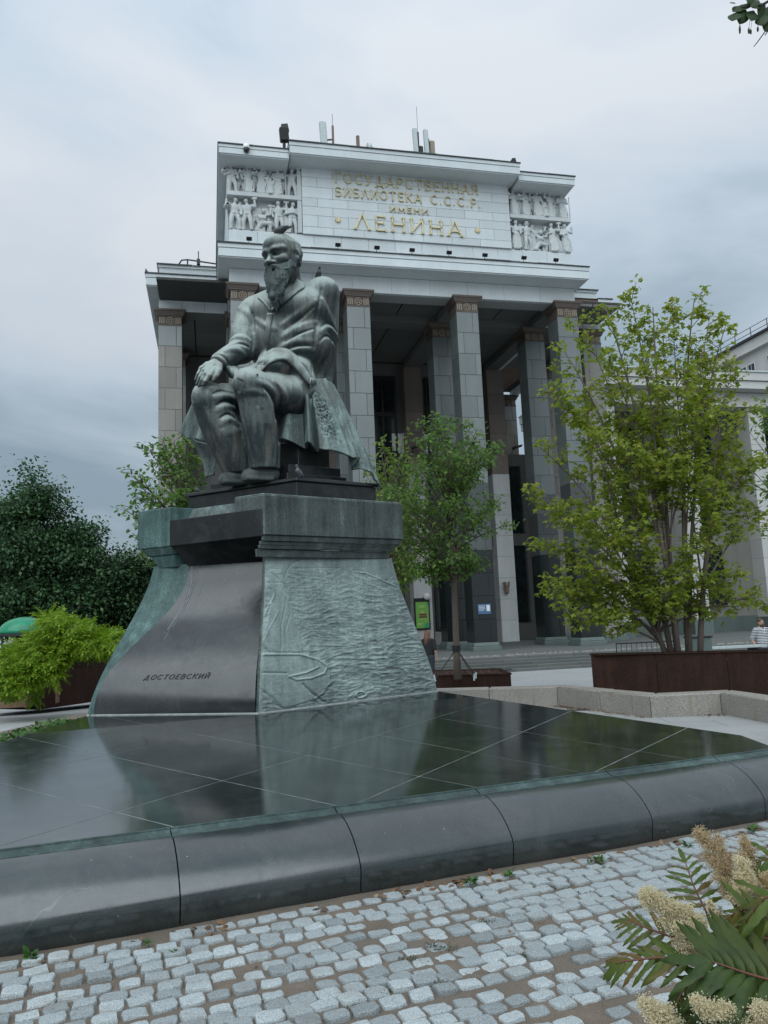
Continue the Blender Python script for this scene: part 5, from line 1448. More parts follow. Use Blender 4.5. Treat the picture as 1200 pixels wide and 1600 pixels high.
def lw(p):
    return LO + np.array([p[0] * math.cos(YAW) - p[1] * math.sin(YAW), p[0] * math.sin(YAW) + p[1] * math.cos(YAW), p[2]])
def fitting(name, p, label, cat, group=None): return empty(name, lw(p), YAW, label, cat, group)
ordn = ('first', 'second', 'third', 'fourth', 'fifth', 'sixth', 'seventh', 'eighth')
for i, x in enumerate((388, 527, 588, 643, 701, 757, 818, 868)):
    p = lp(x, 386 + (x - 388) * .062, -1.0); p[2] = 22.19
    f = fitting('floodlight', p, f'small black floodlight on the cornice ledge under the attic, {ordn[i]} of eight from the left', 'floodlight', 'floodlights along the attic ledge')
    m = MB(); m.tube([(0, 0, 0), (.02, .05, .16), (.05, .0, .34)], .018, 6); m.box((-.06, -.06, -.01), (.06, .06, .015)); m.build('stand', MAT['black_metal'], f)
    m = MB(); m.obox((.05, -.02, .42), (1, 0, 0), (0, .8, .6), (0, -.6, .8), .15, .05, .10); m.build('lamp_head', MAT['black_metal'], f)
p = lp(385, 236, -1.05); f = fitting('dome_camera', (p[0], -1.05, 27.78), 'white security dome camera under the left end of the attic cornice', 'security camera')
MB().lathe([(.02, .38), (.16, .36), (.19, .20), (.18, .12)], n=14).build('housing', MAT['white_paint'], f, smooth=True)
MB().lathe([(.17, .118), (.16, .02), (.09, -.08), (.01, -.1)], n=14).build('dome', MAT['glass'], f, smooth=True)
MB().bar((0, .0, .38), (0, .3, .4), .05).build('bracket', MAT['light_metal'], f)
# antennas
def mast(mb, p, h, r=.06, n=8): mb.tube([p, (p[0], p[1], p[2] + h)], r, n)
p = (-6.75, 1.5, 28.5); f = fitting('cell_antenna', p, 'tall pale panel antenna beside a thin mast on the attic roof', 'antenna')
m = MB(); m.obox((-.25, 0, 2.35), (1, 0, 0), (0, 1, 0), (-.05, 0, 1), .20, .16, .95); m.build('panel', MAT['light_metal'], f, bevel=.05)
m = MB(); mast(m, (.35, .1, -.2), 3.4, .07); m.build('mast', MAT['old_brick'], f); m = MB(); mast(m, (.35, .1, 3.2), .8, .015, 5); m.build('whip', MAT['dark_metal'], f)
MB().bar((-.1, .08, 2.2), (.35, .1, 2.3), .07).build('bracket', MAT['dark_metal'], f); MB().bar((-.1, .08, 1.9), (-.1, .1, -.2), .09).build('pole', MAT['dark_metal'], f)
p = (-4.95, 1.2, 28.5); f = fitting('roof_lamp', p, 'small brown post with round lamp on the attic roof between two antennas', 'lamp')
m = MB(); mast(m, (0, 0, -.1), 2.5, .11); m.build('post', MAT['old_brick'], f); m = MB(); m.lathe([(.02, 0), (.42, .04), (.45, .2), (.3, .34), (.02, .36)], (0, 0, 0), 14); m.v = [(.5 + z, y, x * 1.1 + 1.5) for x, y, z in m.v]; m.build('lamp_head', MAT['light_metal'], f)
p = (-.95, 1.5, 28.5); f = fitting('cell_antenna', p, 'pair of white panel antennas with whip aerial on the attic roof', 'antenna')
for dx in (-.28, .42): MB().obox((dx, 0, 2.65), (1, 0, 0), (0, 1, 0), (-.03, 0, 1), .14, .12, .86).build('panel', MAT['light_metal'], f, bevel=.04)
for dx, h in ((-.05, 3.6), (.62, 3.2)):
    m = MB(); mast(m, (dx, .15, -.2), h, .06); m.build('mast', MAT['black_metal'], f)
m = MB(); mast(m, (-.05, .15, 3.4), 1.75, .013, 5); m.build('whip', MAT['dark_metal'], f); MB().box((.68, .05, 1.95), (1.0, .3, 2.9)).build('radio_box', MAT['capital_light'], f, bevel=.05); MB().box((-.05, .1, 1.9), (.25, .35, 2.5)).build('radio_box', MAT['black_metal'], f, bevel=.05)
for (x, lab, hh) in ((-9.62, 'black hooded searchlight standing on the attic roof at the left corner', 1.75), (4.15, 'small black hooded searchlight standing on the attic roof at the right corner', 1.0)):
    f = fitting('searchlight', (x, -.7, 28.12), lab, 'searchlight'); k = hh / 2.1
    m = MB(); m.tube([(0, 0, 0), (0, 0, .9 * k)], .09, 8); m.box((-.25 * k, -.2, 0), (.25 * k, .2, .12)); m.build('stand', MAT['black_metal'], f)
    m = MB(); m.obox((0, -.05, 1.25 * k), (1, 0, .1), (0, 1, .2), (-.1, -.2, 1), .30 * k, .26 * k, .46 * k); m.build('lamp_head', MAT['black_metal'], f, bevel=.06 * k)
    m = MB(); m.obox((.06, -.02, 1.72 * k), (1, 0, .2), (0, 1, 0), (-.2, 0, 1), .22 * k, .18, .26 * k); m.build('hood', MAT['black_metal'], f)
f = fitting('roof_rail', (-15.6, 4.9, 23.42), 'bent pipe rail with a small sensor on the left wing roof', 'pipe rail')
m = MB(); m.tube([(0, 0, 0), (0, 0, .35), (.15, 0, .6), (.5, 0, .66), (2.2, 0, .50)], .05, 6); m.build('pipe', MAT['dark_metal'], f); m = MB(); m.tube([(.5, 0, 0), (.5, 0, .62)], .045, 6); m.build('leg', MAT['dark_metal'], f)
m = MB(); m.box((1.05, -.1, .38), (1.25, .1, .72)); m.tube([(1.15, 0, .7), (1.15, 0, 1.25)], .03, 6); m.build('sensor', MAT['dark_metal'], f)
# wall lamps and the torch bracket
for x, y, v, lab in ((643, 704, 12.3, 'black wall lamp on an arm on the brown pilaster left of the portico centre'), (799, 704, 12.3, 'black wall lamp on an arm high on the brown pilaster right of the portico centre'), (826, 708, 12.6, 'second black lamp beside the right pilaster, lower and pointing right')):
    p = lp(x, y, v); f = fitting('wall_lamp', p, lab, 'lamp', 'wall lamps in the portico')
    m = MB(); m.tube([(0, 0, -.25), (0, -.35, 0), (.15, -.5, .1)], .03, 6); m.build('arm', MAT['black_metal'], f); m = MB(); m.obox((.25, -.55, .16), (1, 0, .25), (0, 1, 0), (-.25, 0, 1), .36, .2, .07); m.build('lamp_head', MAT['black_metal'], f, bevel=.02)
p = lp(790, 918, 12.3); f = fitting('torch_bracket', p, 'small rusty torch shaped bracket on the pale pilaster foot', 'bracket')
m = MB(); m.lathe([(.05, -.5), (.16, -.4), (.2, 0), (.24, .1)], (0, -.2, 0), 8); m.build('cup', MAT['old_brick'], f)
for t in range(5): MB().bar((.18 * math.cos(t * 1.26), -.2 + .18 * math.sin(t * 1.26), .1), (.25 * math.cos(t * 1.26), -.2 + .25 * math.sin(t * 1.26), .4), .07).build('prong', MAT['old_brick'], f)
# poster, notice, round lamp
def flat(name, color, rough=.6): 
    t = NT(name); return t.set(color=tuple(color), rough=rough)
P_GREEN, P_PALE, P_DK, P_RED, P_YEL, P_TEAL = flat('poster_green', (.19, .46, .08)), flat('poster_pale', (.45, .66, .26)), flat('poster_dark', (.03, .09, .04)), flat('poster_red', (.38, .10, .06)), flat('poster_yellow', (.50, .46, .14)), flat('poster_teal', (.05, .32, .17))
p0, p1 = lp(649, 941, 12.25), lp(671, 981, 12.25); W_, H_ = p1[0] - p0[0], p0[2] - p1[2]
f = fitting('poster', (p0[0], 12.25, p1[2]), 'bright green poster in a black frame at the foot of a portico pilaster', 'poster')
MB().box((-.1, 0, -.1), (W_ + .1, .12, H_ + .28)).build('frame', MAT['black_metal'], f)
MB().box((0, -.02, 0), (W_, -.002, H_)).build('sheet', P_GREEN, f)
def pr(nm, mt, pts):
    V = [(x * W_, -.024, z * H_) for x, z in pts]; link(bpy.data.objects.new(nm, fast_mesh(nm, V, [list(range(len(V)))], mt)), f)
for z0, x0, x1 in ((.84, .2, .75), (.79, .28, .7), (.17, .1, .5), (.13, .1, .42)): pr('print_line', P_PALE, [(x0, z0), (x1, z0), (x1, z0 + .025), (x0, z0 + .025)])
pr('print_picture', P_YEL, [(.30, .56), (.68, .56), (.60, .66), (.50, .68), (.38, .66)]); pr('print_picture', P_DK, [(.24, .50), (.80, .50), (.84, .55), (.26, .56)]); pr('print_picture', P_RED, [(.30, .44), (.82, .44), (.80, .505), (.28, .505)]); pr('print_picture', P_DK, [(.22, .39), (.84, .39), (.84, .445), (.26, .445)]); pr('print_picture', P_YEL, [(.25, .34), (.85, .34), (.82, .37), (.28, .37)])
pr('print_corner', P_TEAL, [(.6, 0), (1, 0), (1, .16), (.82, .22), (.66, .14)]); pr('print_corner', P_TEAL, [(.86, 1), (1, 1), (1, .82), (.9, .86)])
p0, p1 = lp(746, 944, -.02), lp(767, 959, -.02); W2_, H2_ = p1[0] - p0[0], p0[2] - p1[2]
f = fitting('notice_board', (p0[0], -.04, p1[2]), 'blue notice with white lettering lines and a white sheet on the dark column foot', 'notice')
MB().box((0, -.03, 0), (W2_, .03, H2_)).build('board', flat('notice_blue', (.055, .12, .22)), f)
W_, H_ = W2_, H2_
def pr2(nm, mt, pts):
    V = [(x * W_, -.034, z * H_) for x, z in pts]; link(bpy.data.objects.new(nm, fast_mesh(nm, V, [list(range(len(V)))], mt)), f)
PW = flat('notice_white', (.62, .66, .70))
pr2('sheet', PW, [(.66, .28), (.92, .28), (.92, .88), (.66, .88)])
for z in (.78, .64, .50, .36): pr2('print_line', PW, [(.06, z), (.56 - .1 * (z < .4), z), (.56 - .1 * (z < .4), z + .05), (.06, z + .05)])
p = lp(667, 932, 12.2); f = fitting('round_lamp', p, 'white round globe lamp on the wall just above the green poster', 'lamp')
m = MB(); m.lathe([(.02, -.1), (.22, -.08), (.26, 0), (.22, .1), (.02, .16)], n=16); m.v = [(x, -z, y) for x, y, z in m.v]; m.build('globe', MAT['white_paint'], f, smooth=True); MB().box((-.08, .0, -.08), (.08, .2, .08)).build('bracket', MAT['black_metal'], f)

# ================================================================ far wing on the right and the block above it
MAT['wing_white'] = stone_mat('wing_white', (0.50, 0.50, 0.48), 0.15, 0.85, 0.35, 0.3, 0.1, tint=(0.34, 0.33, 0.31), per_obj=0.06)
wing = empty('wing_building', LO, YAW, 'long pale library wing with white square columns and dark windows behind the maple', 'building')
def WB(name, mat, a, b): return MB().box(a, b).build(name, MAT[mat], wing)
WB('entablature', 'wing_white', (14.0, 9.0, 16.9), (70, 11, 18.0)); 
WB('cornice', 'wing_white', (13.4, 8.0, 18.05), (70, 22, 18.62)); WB('cornice_step', 'wing_white', (13.3, 7.85, 18.66), (70, 22, 19.28)); WB('roof_edge', 'light_metal', (13.2, 7.75, 19.29), (70, 22, 19.40))
WB('soffit', 'joint_dark', (14, 11.01, 17.6), (70, 13, 17.9))
for k in range(7):
    u = 13.95 + 6.3 * k
    c = empty('column', (u, 9.06, 0), parent=wing)
    z = .9
    while z < 16.85:
        h = min(1.45, 16.88 - z)
        block('stone_block', 'wing_white', (0, 0, z + .006), (1.32, 1.3, z + h - .006), c); z += h
        if 16.88 - z < .2: break
    MB().box((-.1, -.1, -.8), (1.42, 1.4, .89)).build('base', MAT['base_stone'], c)
WB('wall', 'beige_stone', (13.4, 13.2, -1), (70, 14, 18)); WB('wall_base', 'base_stone', (13.3, 12.9, -1), (70, 13.19, 1.0))
for k in range(6):
    u = 16.6 + 6.3 * k
    for z0, z1 in ((1.8, 6.4), (7.6, 11.2), (12.0, 16.2)):
        w = empty('window', (u, 13.0, z0), parent=wing); H_ = z1 - z0
        m = MB(); m.box((0, 0, 0), (3.1, .16, .14)); m.box((0, 0, H_ - .14), (3.1, .16, H_)); m.box((0, 0, .142), (.14, .16, H_ - .142)); m.box((2.96, 0, .142), (3.1, .16, H_ - .142)); m.build('frame', MAT['black_metal'], w)
        for q in (1.03, 2.06): MB().box((q - .05, .02, .142), (q + .05, .14, H_ - .142)).build('mullion', MAT['dark_metal'], w)
        MB().box((.142, .03, H_ * .55), (2.958, .13, H_ * .55 + .1)).build('transom', MAT['base_stone'], w); MB().box((.1, .06, .1), (3.0, .09, H_ - .1)).build('pane', MAT['glass'], w)
up = empty('upper_building', LO, YAW, 'tall pale block with paired windows and roof railing rising above the right wing', 'building')
m = MB(); m.box((45.0, 14, 10), (60, 80, 29.6)); m.build('wall', MAT['wing_white'], up)
m = MB(); m.box((44.9, 13.9, 24.9), (44.998, 80, 25.2)); m.build('string_course', MAT['white_stone'], up)
MB().box((44.4, 13.4, 29.605), (60, 80, 29.85)).build('cornice', MAT['wing_white'], up); MB().box((44.6, 13.6, 29.855), (60, 80, 30.9)).build('parapet', MAT['wing_white'], up); MB().box((44.3, 13.3, 30.905), (60, 80, 31.15)).build('roof_edge', MAT['dark_metal'], up)
for k in range(9):
    v = 16.5 + 4.4 * k
    w = empty('window', (44.9, v, 25.5), parent=up)
    for q in (0, 1.35):
        m = MB(); m.box((-.06, q, 0), (.06, q + 1.1, 2.9)); m.build('frame', MAT['white_stone'], w); MB().box((-.075, q + .08, .08), (-.062, q + 1.02, 2.82)).build('pane', MAT['glass'], w)
        for zz in (.95, 1.9): MB().box((-.09, q + .08, zz), (-.076, q + 1.02, zz + .06)).build('glazing_bar', MAT['light_metal'], w)
        MB().box((-.09, q + .52, .08), (-.078, q + .58, 2.82)).build('glazing_bar', MAT['light_metal'], w)
rl = empty('roof_railing', LO, YAW, 'thin black metal railing along the edge of the upper block roof', 'railing')
for z in (31.7, 32.3): MB().bar((44.7, 13.6, z), (44.7, 80, z), .05).build('rail', MAT['dark_metal'], rl)
for k in range(24): MB().bar((44.7, 14 + 2.6 * k, 31.15), (44.7, 14 + 2.6 * k, 32.3), .06).build('post', MAT['dark_metal'], rl)
# ================================================================ planters, kerb wall, trees, shrubs
def leaf_mat(name, c1, c2, c3=None, trans=0.35, rough=0.55):
    t = NT(name)
    g = t.n('ShaderNodeNewGeometry')
    st = [(0.0, c1), (0.6, c2)] + ([(1.0, c3)] if c3 else [])
    col = t.ramp(g.outputs['Random Per Island'], st)
    n = t.noise(t.world(), 0.9, 3)
    col = t.mix(t.ramp(n, [(0.35, 0.0), (0.7, 0.4)]), col, c1)
    t.set(color=col, rough=rough, spec=0.35)
    tr = t.n('ShaderNodeBsdfTranslucent'); t.l(col, tr.inputs['Color'])
    mx = t.n('ShaderNodeMixShader'); mx.inputs[0].default_value = trans
    t.l(t.b.outputs[0], mx.inputs[1]); t.l(tr.outputs[0], mx.inputs[2]); t.l(mx.outputs[0], t.out.inputs[0])
    return t.m
MAT['leaf_maple'] = leaf_mat('leaf_maple', (0.18, 0.25, 0.030), (0.30, 0.385, 0.052), (0.40, 0.40, 0.08), 0.58)
MAT['leaf_linden'] = leaf_mat('leaf_linden', (0.07, 0.145, 0.035), (0.14, 0.255, 0.055), (0.22, 0.34, 0.075), 0.55)
MAT['leaf_fresh'] = leaf_mat('leaf_fresh', (0.11, 0.19, 0.035), (0.19, 0.29, 0.05), (0.26, 0.34, 0.06), 0.45)
MAT['leaf_dark'] = leaf_mat('leaf_dark', (0.034, 0.082, 0.036), (0.068, 0.145, 0.058), (0.11, 0.20, 0.08), 0.22, 0.5)
MAT['leaf_wist'] = leaf_mat('leaf_wisteria', (0.12, 0.23, 0.016), (0.23, 0.37, 0.022), (0.33, 0.44, 0.04), 0.42)
MAT['leaf_near'] = leaf_mat('leaf_near', (0.012, 0.035, 0.010), (0.025, 0.055, 0.014), (0.045, 0.065, 0.02), 0.25)
def bark(name, c): return stone_mat(name, c, 0.35, 0.9, 4.0, 0.4, 0.5)
MAT['bark'] = bark('bark', (0.11, 0.085, 0.07)); MAT['bark_dark'] = bark('bark_dark', (0.055, 0.046, 0.04)); MAT['bark_maple'] = bark('bark_maple', (0.145, 0.115, 0.095))
def rust_mat():
    t = NT('corten_steel'); w = t.world(); a = t.noise(w, 2.2, 6, 0.65); b = t.noise(t.world((7, 7, .5)), 1.6, 5, 0.65); f = t.noise(w, 60, 3, 0.7)
    col = t.ramp(t.math('ADD', t.math('MULTIPLY', a, .45), t.math('MULTIPLY', b, .55)), [(0.34, (0.007, 0.004, 0.0035)), (0.5, (0.018, 0.009, 0.0065)), (0.66, (0.040, 0.018, 0.012))])
    col = t.mix(0.25, col, t.ramp(f, [(0.35, (0.012, 0.008, 0.007)), (0.7, (0.12, 0.055, 0.034))]))
    return t.set(color=col, rough=0.85, spec=0.2, bump=f, strength=0.15, dist=0.005)
MAT['rust'] = rust_mat()
MAT['mulch'] = stone_mat('mulch', (0.085, 0.042, 0.032), 0.4, 0.95, 3, 0.1, 0.6)
def wall_granite():
    t = NT('speckled_granite'); w = t.world(); f = t.noise(w, 115, 2, 0.6); n = t.noise(w, 1.5, 5, 0.6); s_ = t.noise(t.world((5, 5, .5)), 1.4, 4, .6)
    col = t.ramp(f, [(0.34, (0.085, 0.078, 0.07)), (0.5, (0.27, 0.25, 0.22)), (0.64, (0.42, 0.395, 0.355))])
    col = t.mix(t.ramp(n, [(0.4, 0.0), (0.75, 0.4)]), col, (0.17, 0.155, 0.135)); col = t.mix(t.ramp(s_, [(0.58, 0.0), (0.7, 0.55)]), col, (0.20, 0.125, 0.085))
    return t.set(color=col, rough=0.8, bump=f, strength=0.2, dist=0.006)
MAT['speckled'] = wall_granite()
# ---- kerb wall of speckled granite, zigzag
kw = empty('kerb_wall', (3.0, 14.4, 0), 0, 'low zigzag kerb wall of speckled granite blocks to the right of the plinth', 'wall')
ZW = 0.35
wf = [atz(560, 1081, ZW)[:2], atz(870, 1073, ZW)[:2], atz(1015, 1087, ZW)[:2], atz(1125, 1082, ZW)[:2], atz(1290, 1106, ZW)[:2]]
def wblock(a, b, ta, tb):
    """block between two points of the front line; ta, tb: mitred depth vectors"""
    P = [a, b, b + tb, a + ta]; e = .018
    V = [(x, y, -.9) for x, y in P] + [(x, y, ZW - e) for x, y in P]
    c = sum(P) / 4; V += [(x + (c[0] - x) * .04, y + (c[1] - y) * .10, ZW) for x, y in P]
    MB().add(V, [[3, 2, 1, 0], [0, 1, 5, 4], [1, 2, 6, 5], [2, 3, 7, 6], [3, 0, 4, 7], [4, 5, 9, 8], [5, 6, 10, 9], [6, 7, 11, 10], [7, 4, 8, 11], [8, 9, 10, 11]]).build('granite_block', MAT['speckled'], kw, kw)
wn_ = []
for i in range(len(wf) - 1):
    d = wf[i + 1] - wf[i]; d /= np.linalg.norm(d); n_ = np.array([-d[1], d[0]]); wn_.append(n_)
mit = [wn_[0] * .36]
for a, b in zip(wn_, wn_[1:]):
    m_v = a + b; mit.append(m_v * .36 / (1 + a @ b))
mit.append(wn_[-1] * .36)
for i in range(len(wf) - 1):
    Ln = np.linalg.norm(wf[i + 1] - wf[i]); n = max(1, round(Ln / 1.15))
    for k in range(n):
        g = .006 / Ln; f0, f1 = k / n + g, (k + 1) / n - g
        lerp = lambda f: wf[i] + (wf[i + 1] - wf[i]) * f
        lm = lambda f: mit[i] if f < .02 else (mit[i + 1] if f > .98 else wn_[i] * .36)
        wblock(lerp(f0), lerp(f1), lm(f0), lm(f1))
# ---- big paving slabs seen between the plinth and the kerb wall
pv = link(bpy.data.objects.new('plaza_paving', fast_mesh('plaza_paving', [(2.6, 7.45, .006), (9.5, 7.45, .006), (9.5, 13.8, .006), (2.6, 13.8, .006)], [[0, 1, 2, 3]], MAT['joint_dark']))); tag(pv, kind='structure')
MAT['paver'] = stone_mat('paver', (0.33, 0.335, 0.33), 0.15, 0.75, 1.0, 0.2, 0.1, per_obj=0.10, grain=120)
pm = MB().box((0.006, 0.006, -.02), (1.194, .594, .016)).mesh('paving_slab', MAT['paver'], None)
for j in range(10):
    for i in range(6):
        inst('paving_slab', pm, pv, (2.3 + 1.2 * i - (.6 if j % 2 else 0), 7.5 + .6 * j, rng.uniform(-.001, .002)))
# ---- corten planters
def planter(name, pts, z0, z1, label, soil=.12, group=None, seams=()):
    """pts: plan outline, front edge first"""
    c = np.mean(pts, 0); p = empty(name, (c[0], c[1], z0), 0, label, 'planter', group)
    P = [np.array(q) for q in pts]
    n = len(P)
    for i in range(n):
        a, b = P[i], P[(i + 1) % n]; Ln = np.linalg.norm(b - a); k = max(1, round(Ln / 1.25)); d = (b - a) / Ln; nn = np.array([d[1], -d[0]])
        if (c - a) @ nn > 0: nn = -nn
        for q in range(k):
            s, e_ = a + (b - a) * (q / k) + d * .004, a + (b - a) * ((q + 1) / k) - d * .004; w = -nn * .03
            V = [(s[0], s[1], z0), (e_[0], e_[1], z0), (e_[0] + w[0], e_[1] + w[1], z0), (s[0] + w[0], s[1] + w[1], z0)]; V += [(x, y, z1 - .035) for x, y, z in V]
            MB().add(V, [[3, 2, 1, 0], [4, 5, 6, 7], [0, 1, 5, 4], [1, 2, 6, 5], [2, 3, 7, 6], [3, 0, 4, 7]]).build('side_panel', MAT['rust'], p, p)
        o, w = nn * .025, -nn * .09; d2 = d * .02
        V = [tuple(a + o - d2), tuple(b + o + d2), tuple(b + w - d * .08), tuple(a + w + d * .08)]
        MB().prism(V, z1 - .033, z1).build('rim', MAT['rust'], p, p)
    inner = [tuple(q + (c - q) * .04) for q in P]
    V = []; F = []
    MB().prism(inner, z1 - soil - .05, z1 - soil).build('soil', MAT['mulch'], p, p)
    return p
cA = atz(1024, 1019, .93)[:2]; cB = atz(923, 1021, .93)[:2]; dr = atz(1200, 1015, .93)[:2] - cA; dr /= np.linalg.norm(dr); dl = (cB - cA)
big = [tuple(cA), tuple(cA + dr * 4.6), tuple(cA + dr * 4.6 + dl), tuple(cB)]
planter('planter', big, -.05, .93, 'big rusty steel planter with high sides holding the many stemmed maple')
m0, m1 = atz(640, 1057, .28)[:2], atz(798, 1053, .28)[:2]; dm = (m1 - m0) / np.linalg.norm(m1 - m0); dn = np.array([-dm[1], dm[0]])
planter('planter', [tuple(m0), tuple(m1), tuple(m1 + dn * 1.9 - dm * .4), tuple(m0 + dn * 1.9)], zg(18) - .05, .30, 'low rusty steel planter with red mulch around the young tree trunk', .03)
l0, l1 = atz(62, 1043, .90)[:2], atz(215, 1030, .90)[:2]; dm = (l1 - l0) / np.linalg.norm(l1 - l0); dn = np.array([-dm[1], dm[0]])
planter('planter', [tuple(l0), tuple(l1), tuple(l1 + dn * 1.6), tuple(l0 + dn * 1.6)], -.1, .90, 'tall rusty steel planter with a bright green climber spilling over its rim')
# mulch chips in the low planter
V = []; F = []; o_ = 0
for k in range(500):
    q = m0 + dm * 0 + (m1 - m0) * rng.uniform(.03, .97) + np.array([-(m1 - m0)[1], (m1 - m0)[0]]) / np.linalg.norm(m1 - m0) * rng.uniform(.08, 1.7)
    r = rng.uniform(.02, .06); a = rng.uniform(0, 6); z = .275 + rng.uniform(0, .03)
    dx, dy = r * math.cos(a), r * math.sin(a)
    V += [(q[0] - dx, q[1] - dy, z), (q[0] - dy * .4, q[1] + dx * .4, z + .02), (q[0] + dx, q[1] + dy, z + rng.uniform(0, .03)), (q[0] + dy * .4, q[1] - dx * .4, z + .02)]; F.append([o_, o_ + 1, o_ + 2, o_ + 3]); o_ += 4
tag(link(bpy.data.objects.new('mulch_chips', fast_mesh('mulch_chips', V, F, MAT['mulch']))), kind='stuff')

# ---- leaves: many small faces, each leaf its own island
def lobed(n_l, r_in=.45):
    P = [(0, -.05, 0)]
    for i in range(n_l * 2 - 1):
        t = rad(-150) + rad(300) * i / (n_l * 2 - 2); r = (.5 + .5 * math.cos(t * .5)) if i % 2 == 0 else r_in
        P.append((r * math.sin(t) * .62, r * math.cos(t) * .6 + .35, -.10 * r * r + (.04 if i % 2 else -.03)))
    m = len(P); return np.array(P), np.array([[0, i, i + 1] for i in range(1, m - 1)])
LEAF_MAPLE = lobed(5)
LEAF_OVAL = (np.array([(0, 0, 0), (-.30, .35, -.05), (-.22, .72, -.10), (0, 1, -.2), (.22, .72, -.10), (.30, .35, -.05), (0, .45, .05)]), np.array([[0, 6, 1], [1, 6, 2], [2, 6, 3], [3, 6, 4], [4, 6, 5], [5, 6, 0]]))
LEAF_QUAD = (np.array([(0, 0, 0), (-.34, .5, -.06), (0, 1, -.14), (.34, .5, -.06)]), np.array([[0, 2, 1], [0, 3, 2]]))
def leaves(pos, dirs, size, tmpl, seed=0, jit=.5):
    """pos (n,3); dirs (n,3) way each leaf points; jittered"""
    r = np.random.RandomState(seed); n = len(pos)
    d = dirs + r.normal(0, jit, (n, 3)); d /= np.linalg.norm(d, axis=1, keepdims=True) + 1e-9
    up = np.tile([0, 0, 1.0], (n, 1)) + r.normal(0, .3, (n, 3)); x = np.cross(d, up); x /= np.linalg.norm(x, axis=1, keepdims=True) + 1e-9; z = np.cross(x, d)
    T, Fc = tmpl; s = (size * r.uniform(.65, 1.25, n))[:, None, None]
    V = pos[:, None] + s * (T[None, :, 0:1] * x[:, None] + T[None, :, 1:2] * d[:, None] + T[None, :, 2:3] * z[:, None])
    F = Fc[None] + (np.arange(n) * len(T))[:, None, None]
    return V.reshape(-1, 3), F.reshape(-1, Fc.shape[1])
def curve_pts(a, b, bend, n=7):
    a, b = np.array(a, float), np.array(b, float); c = (a + b) / 2 + np.array(bend); t = np.linspace(0, 1, n)[:, None]
    return (1 - t) ** 2 * a + 2 * t * (1 - t) * c + t * t * b
def tree(name, label, base, limbs, leaf, tmpl, size, per, seed, matl, barkm='bark', twig=.55, ntw=10, group=None, trunk=None, droop=-.6, r0=.05, start=.25, cat='tree', spread=1.0, upw=.35, extra=None, cl=.10):
    """limbs: list of polylines from the base or trunk outward; twigs and leaves grow from the outer part of every limb"""
    r = random.Random(seed)
    t = empty(name, base, 0, label, cat, group)
    tb = MB()
    if trunk is not None:
        tb.tube([p for p, q in trunk], [q for p, q in trunk], 10); tb.build('trunk', MAT[barkm], t, t, True); tb = MB()
    LP, LD = [], []
    for li, P in enumerate(limbs):
        P = np.array(P, float); m = len(P)
        r0_ = r0[li] if hasattr(r0, '__len__') else r0
        rr_ = [max(.006, r0_ * (1 - .85 * i / (m - 1))) for i in range(m)]
        tb.tube(P, rr_, 6)
        for k in range(ntw):
            f = start + (1 - start) * (k + r.random()) / ntw; i = min(int(f * (m - 1)), m - 2); q = P[i] + (P[i + 1] - P[i]) * (f * (m - 1) - i)
            d = P[i + 1] - P[i]; d /= np.linalg.norm(d) + 1e-9
            a = np.array([r.gauss(0, 1), r.gauss(0, 1), r.gauss(0, .5)]); a -= d * (a @ d) * .6; a /= np.linalg.norm(a) + 1e-9
            dd = a * spread + d * .5 + np.array([0, 0, upw]); dd /= np.linalg.norm(dd); L_ = twig * r.uniform(.45, 1.15) * (1.1 - .5 * f)
            tip = q + dd * L_; mid = (q + tip) / 2 + np.array([0, 0, .06 * L_])
            tb.tube([q, mid, tip], [.010, .007, .004], 4, False)
            for w in range(per):
                g = .35 + .65 * (w + .5) / per; p = (q * (1 - g) + tip * g) + np.array([r.gauss(0, cl), r.gauss(0, cl), r.gauss(0, cl * .7)])
                LP.append(p); o = p - q; o = o / (np.linalg.norm(o) + 1e-9); LD.append(o * .6 + np.array([0, 0, droop]))
    tb.build('branches', MAT[barkm], t, t, True)
    V, F = leaves(np.array(LP), np.array(LD), size, tmpl, seed)
    np_obj('foliage', V, F, MAT[matl], t, t, False)
    return t
# ---- the many-stemmed maple
MB_ = at(1066, 1016, 14.9); MB_[2] = .80
mr = random.Random(12)
limbs = []
for (x, y, Y) in [(860, 610, 14.6), (880, 545, 15.0), (905, 500, 15.3), (945, 475, 15.0), (985, 462, 15.4), (1020, 480, 14.6), (1050, 470, 15.6), (1085, 466, 15.1), (1110, 490, 14.7), (1135, 505, 15.5), (1145, 570, 14.9), (1165, 640, 15.3), (1180, 720, 14.8), (1190, 790, 15.4),
                  (845, 700, 15.2), (838, 770, 14.7), (830, 850, 15.1), (850, 905, 14.4), (890, 960, 14.2), (870, 930, 14.9), (950, 560, 14.2), (1010, 560, 14.1), (1070, 580, 14.0), (1110, 640, 14.2), (925, 680, 13.9), (985, 700, 13.8), (1050, 720, 13.9), (1120, 760, 14.1), (920, 800, 13.9), (990, 830, 13.8), (1080, 860, 13.9), (1140, 900, 14.2), (1180, 930, 14.6), (930, 880, 14.0), (1000, 620, 16.2), (900, 620, 16.0), (1100, 560, 16.2), (960, 760, 16.2), (1060, 660, 16.4), (870, 800, 15.9), (1150, 700, 16.1), (1040, 930, 13.9)]:
    T_ = at(x, y, Y); limbs.append(T_)
ends = limbs; limbs = []; lr0 = []
mains = [1, 3, 5, 7, 9, 11, 14, 21, 33]
for i in mains:
    T_ = ends[i]; b = MB_ + np.array([(T_[0] - MB_[0]) * .10 + mr.uniform(-.08, .08), mr.uniform(-.22, .22), 0]); out = T_ - b; h = out[2]
    limbs.append(curve_pts(b, T_, (-out[0] * .26, -out[1] * .3, h * .12), 11)); lr0.append(mr.uniform(.045, .066))
ms = list(limbs)
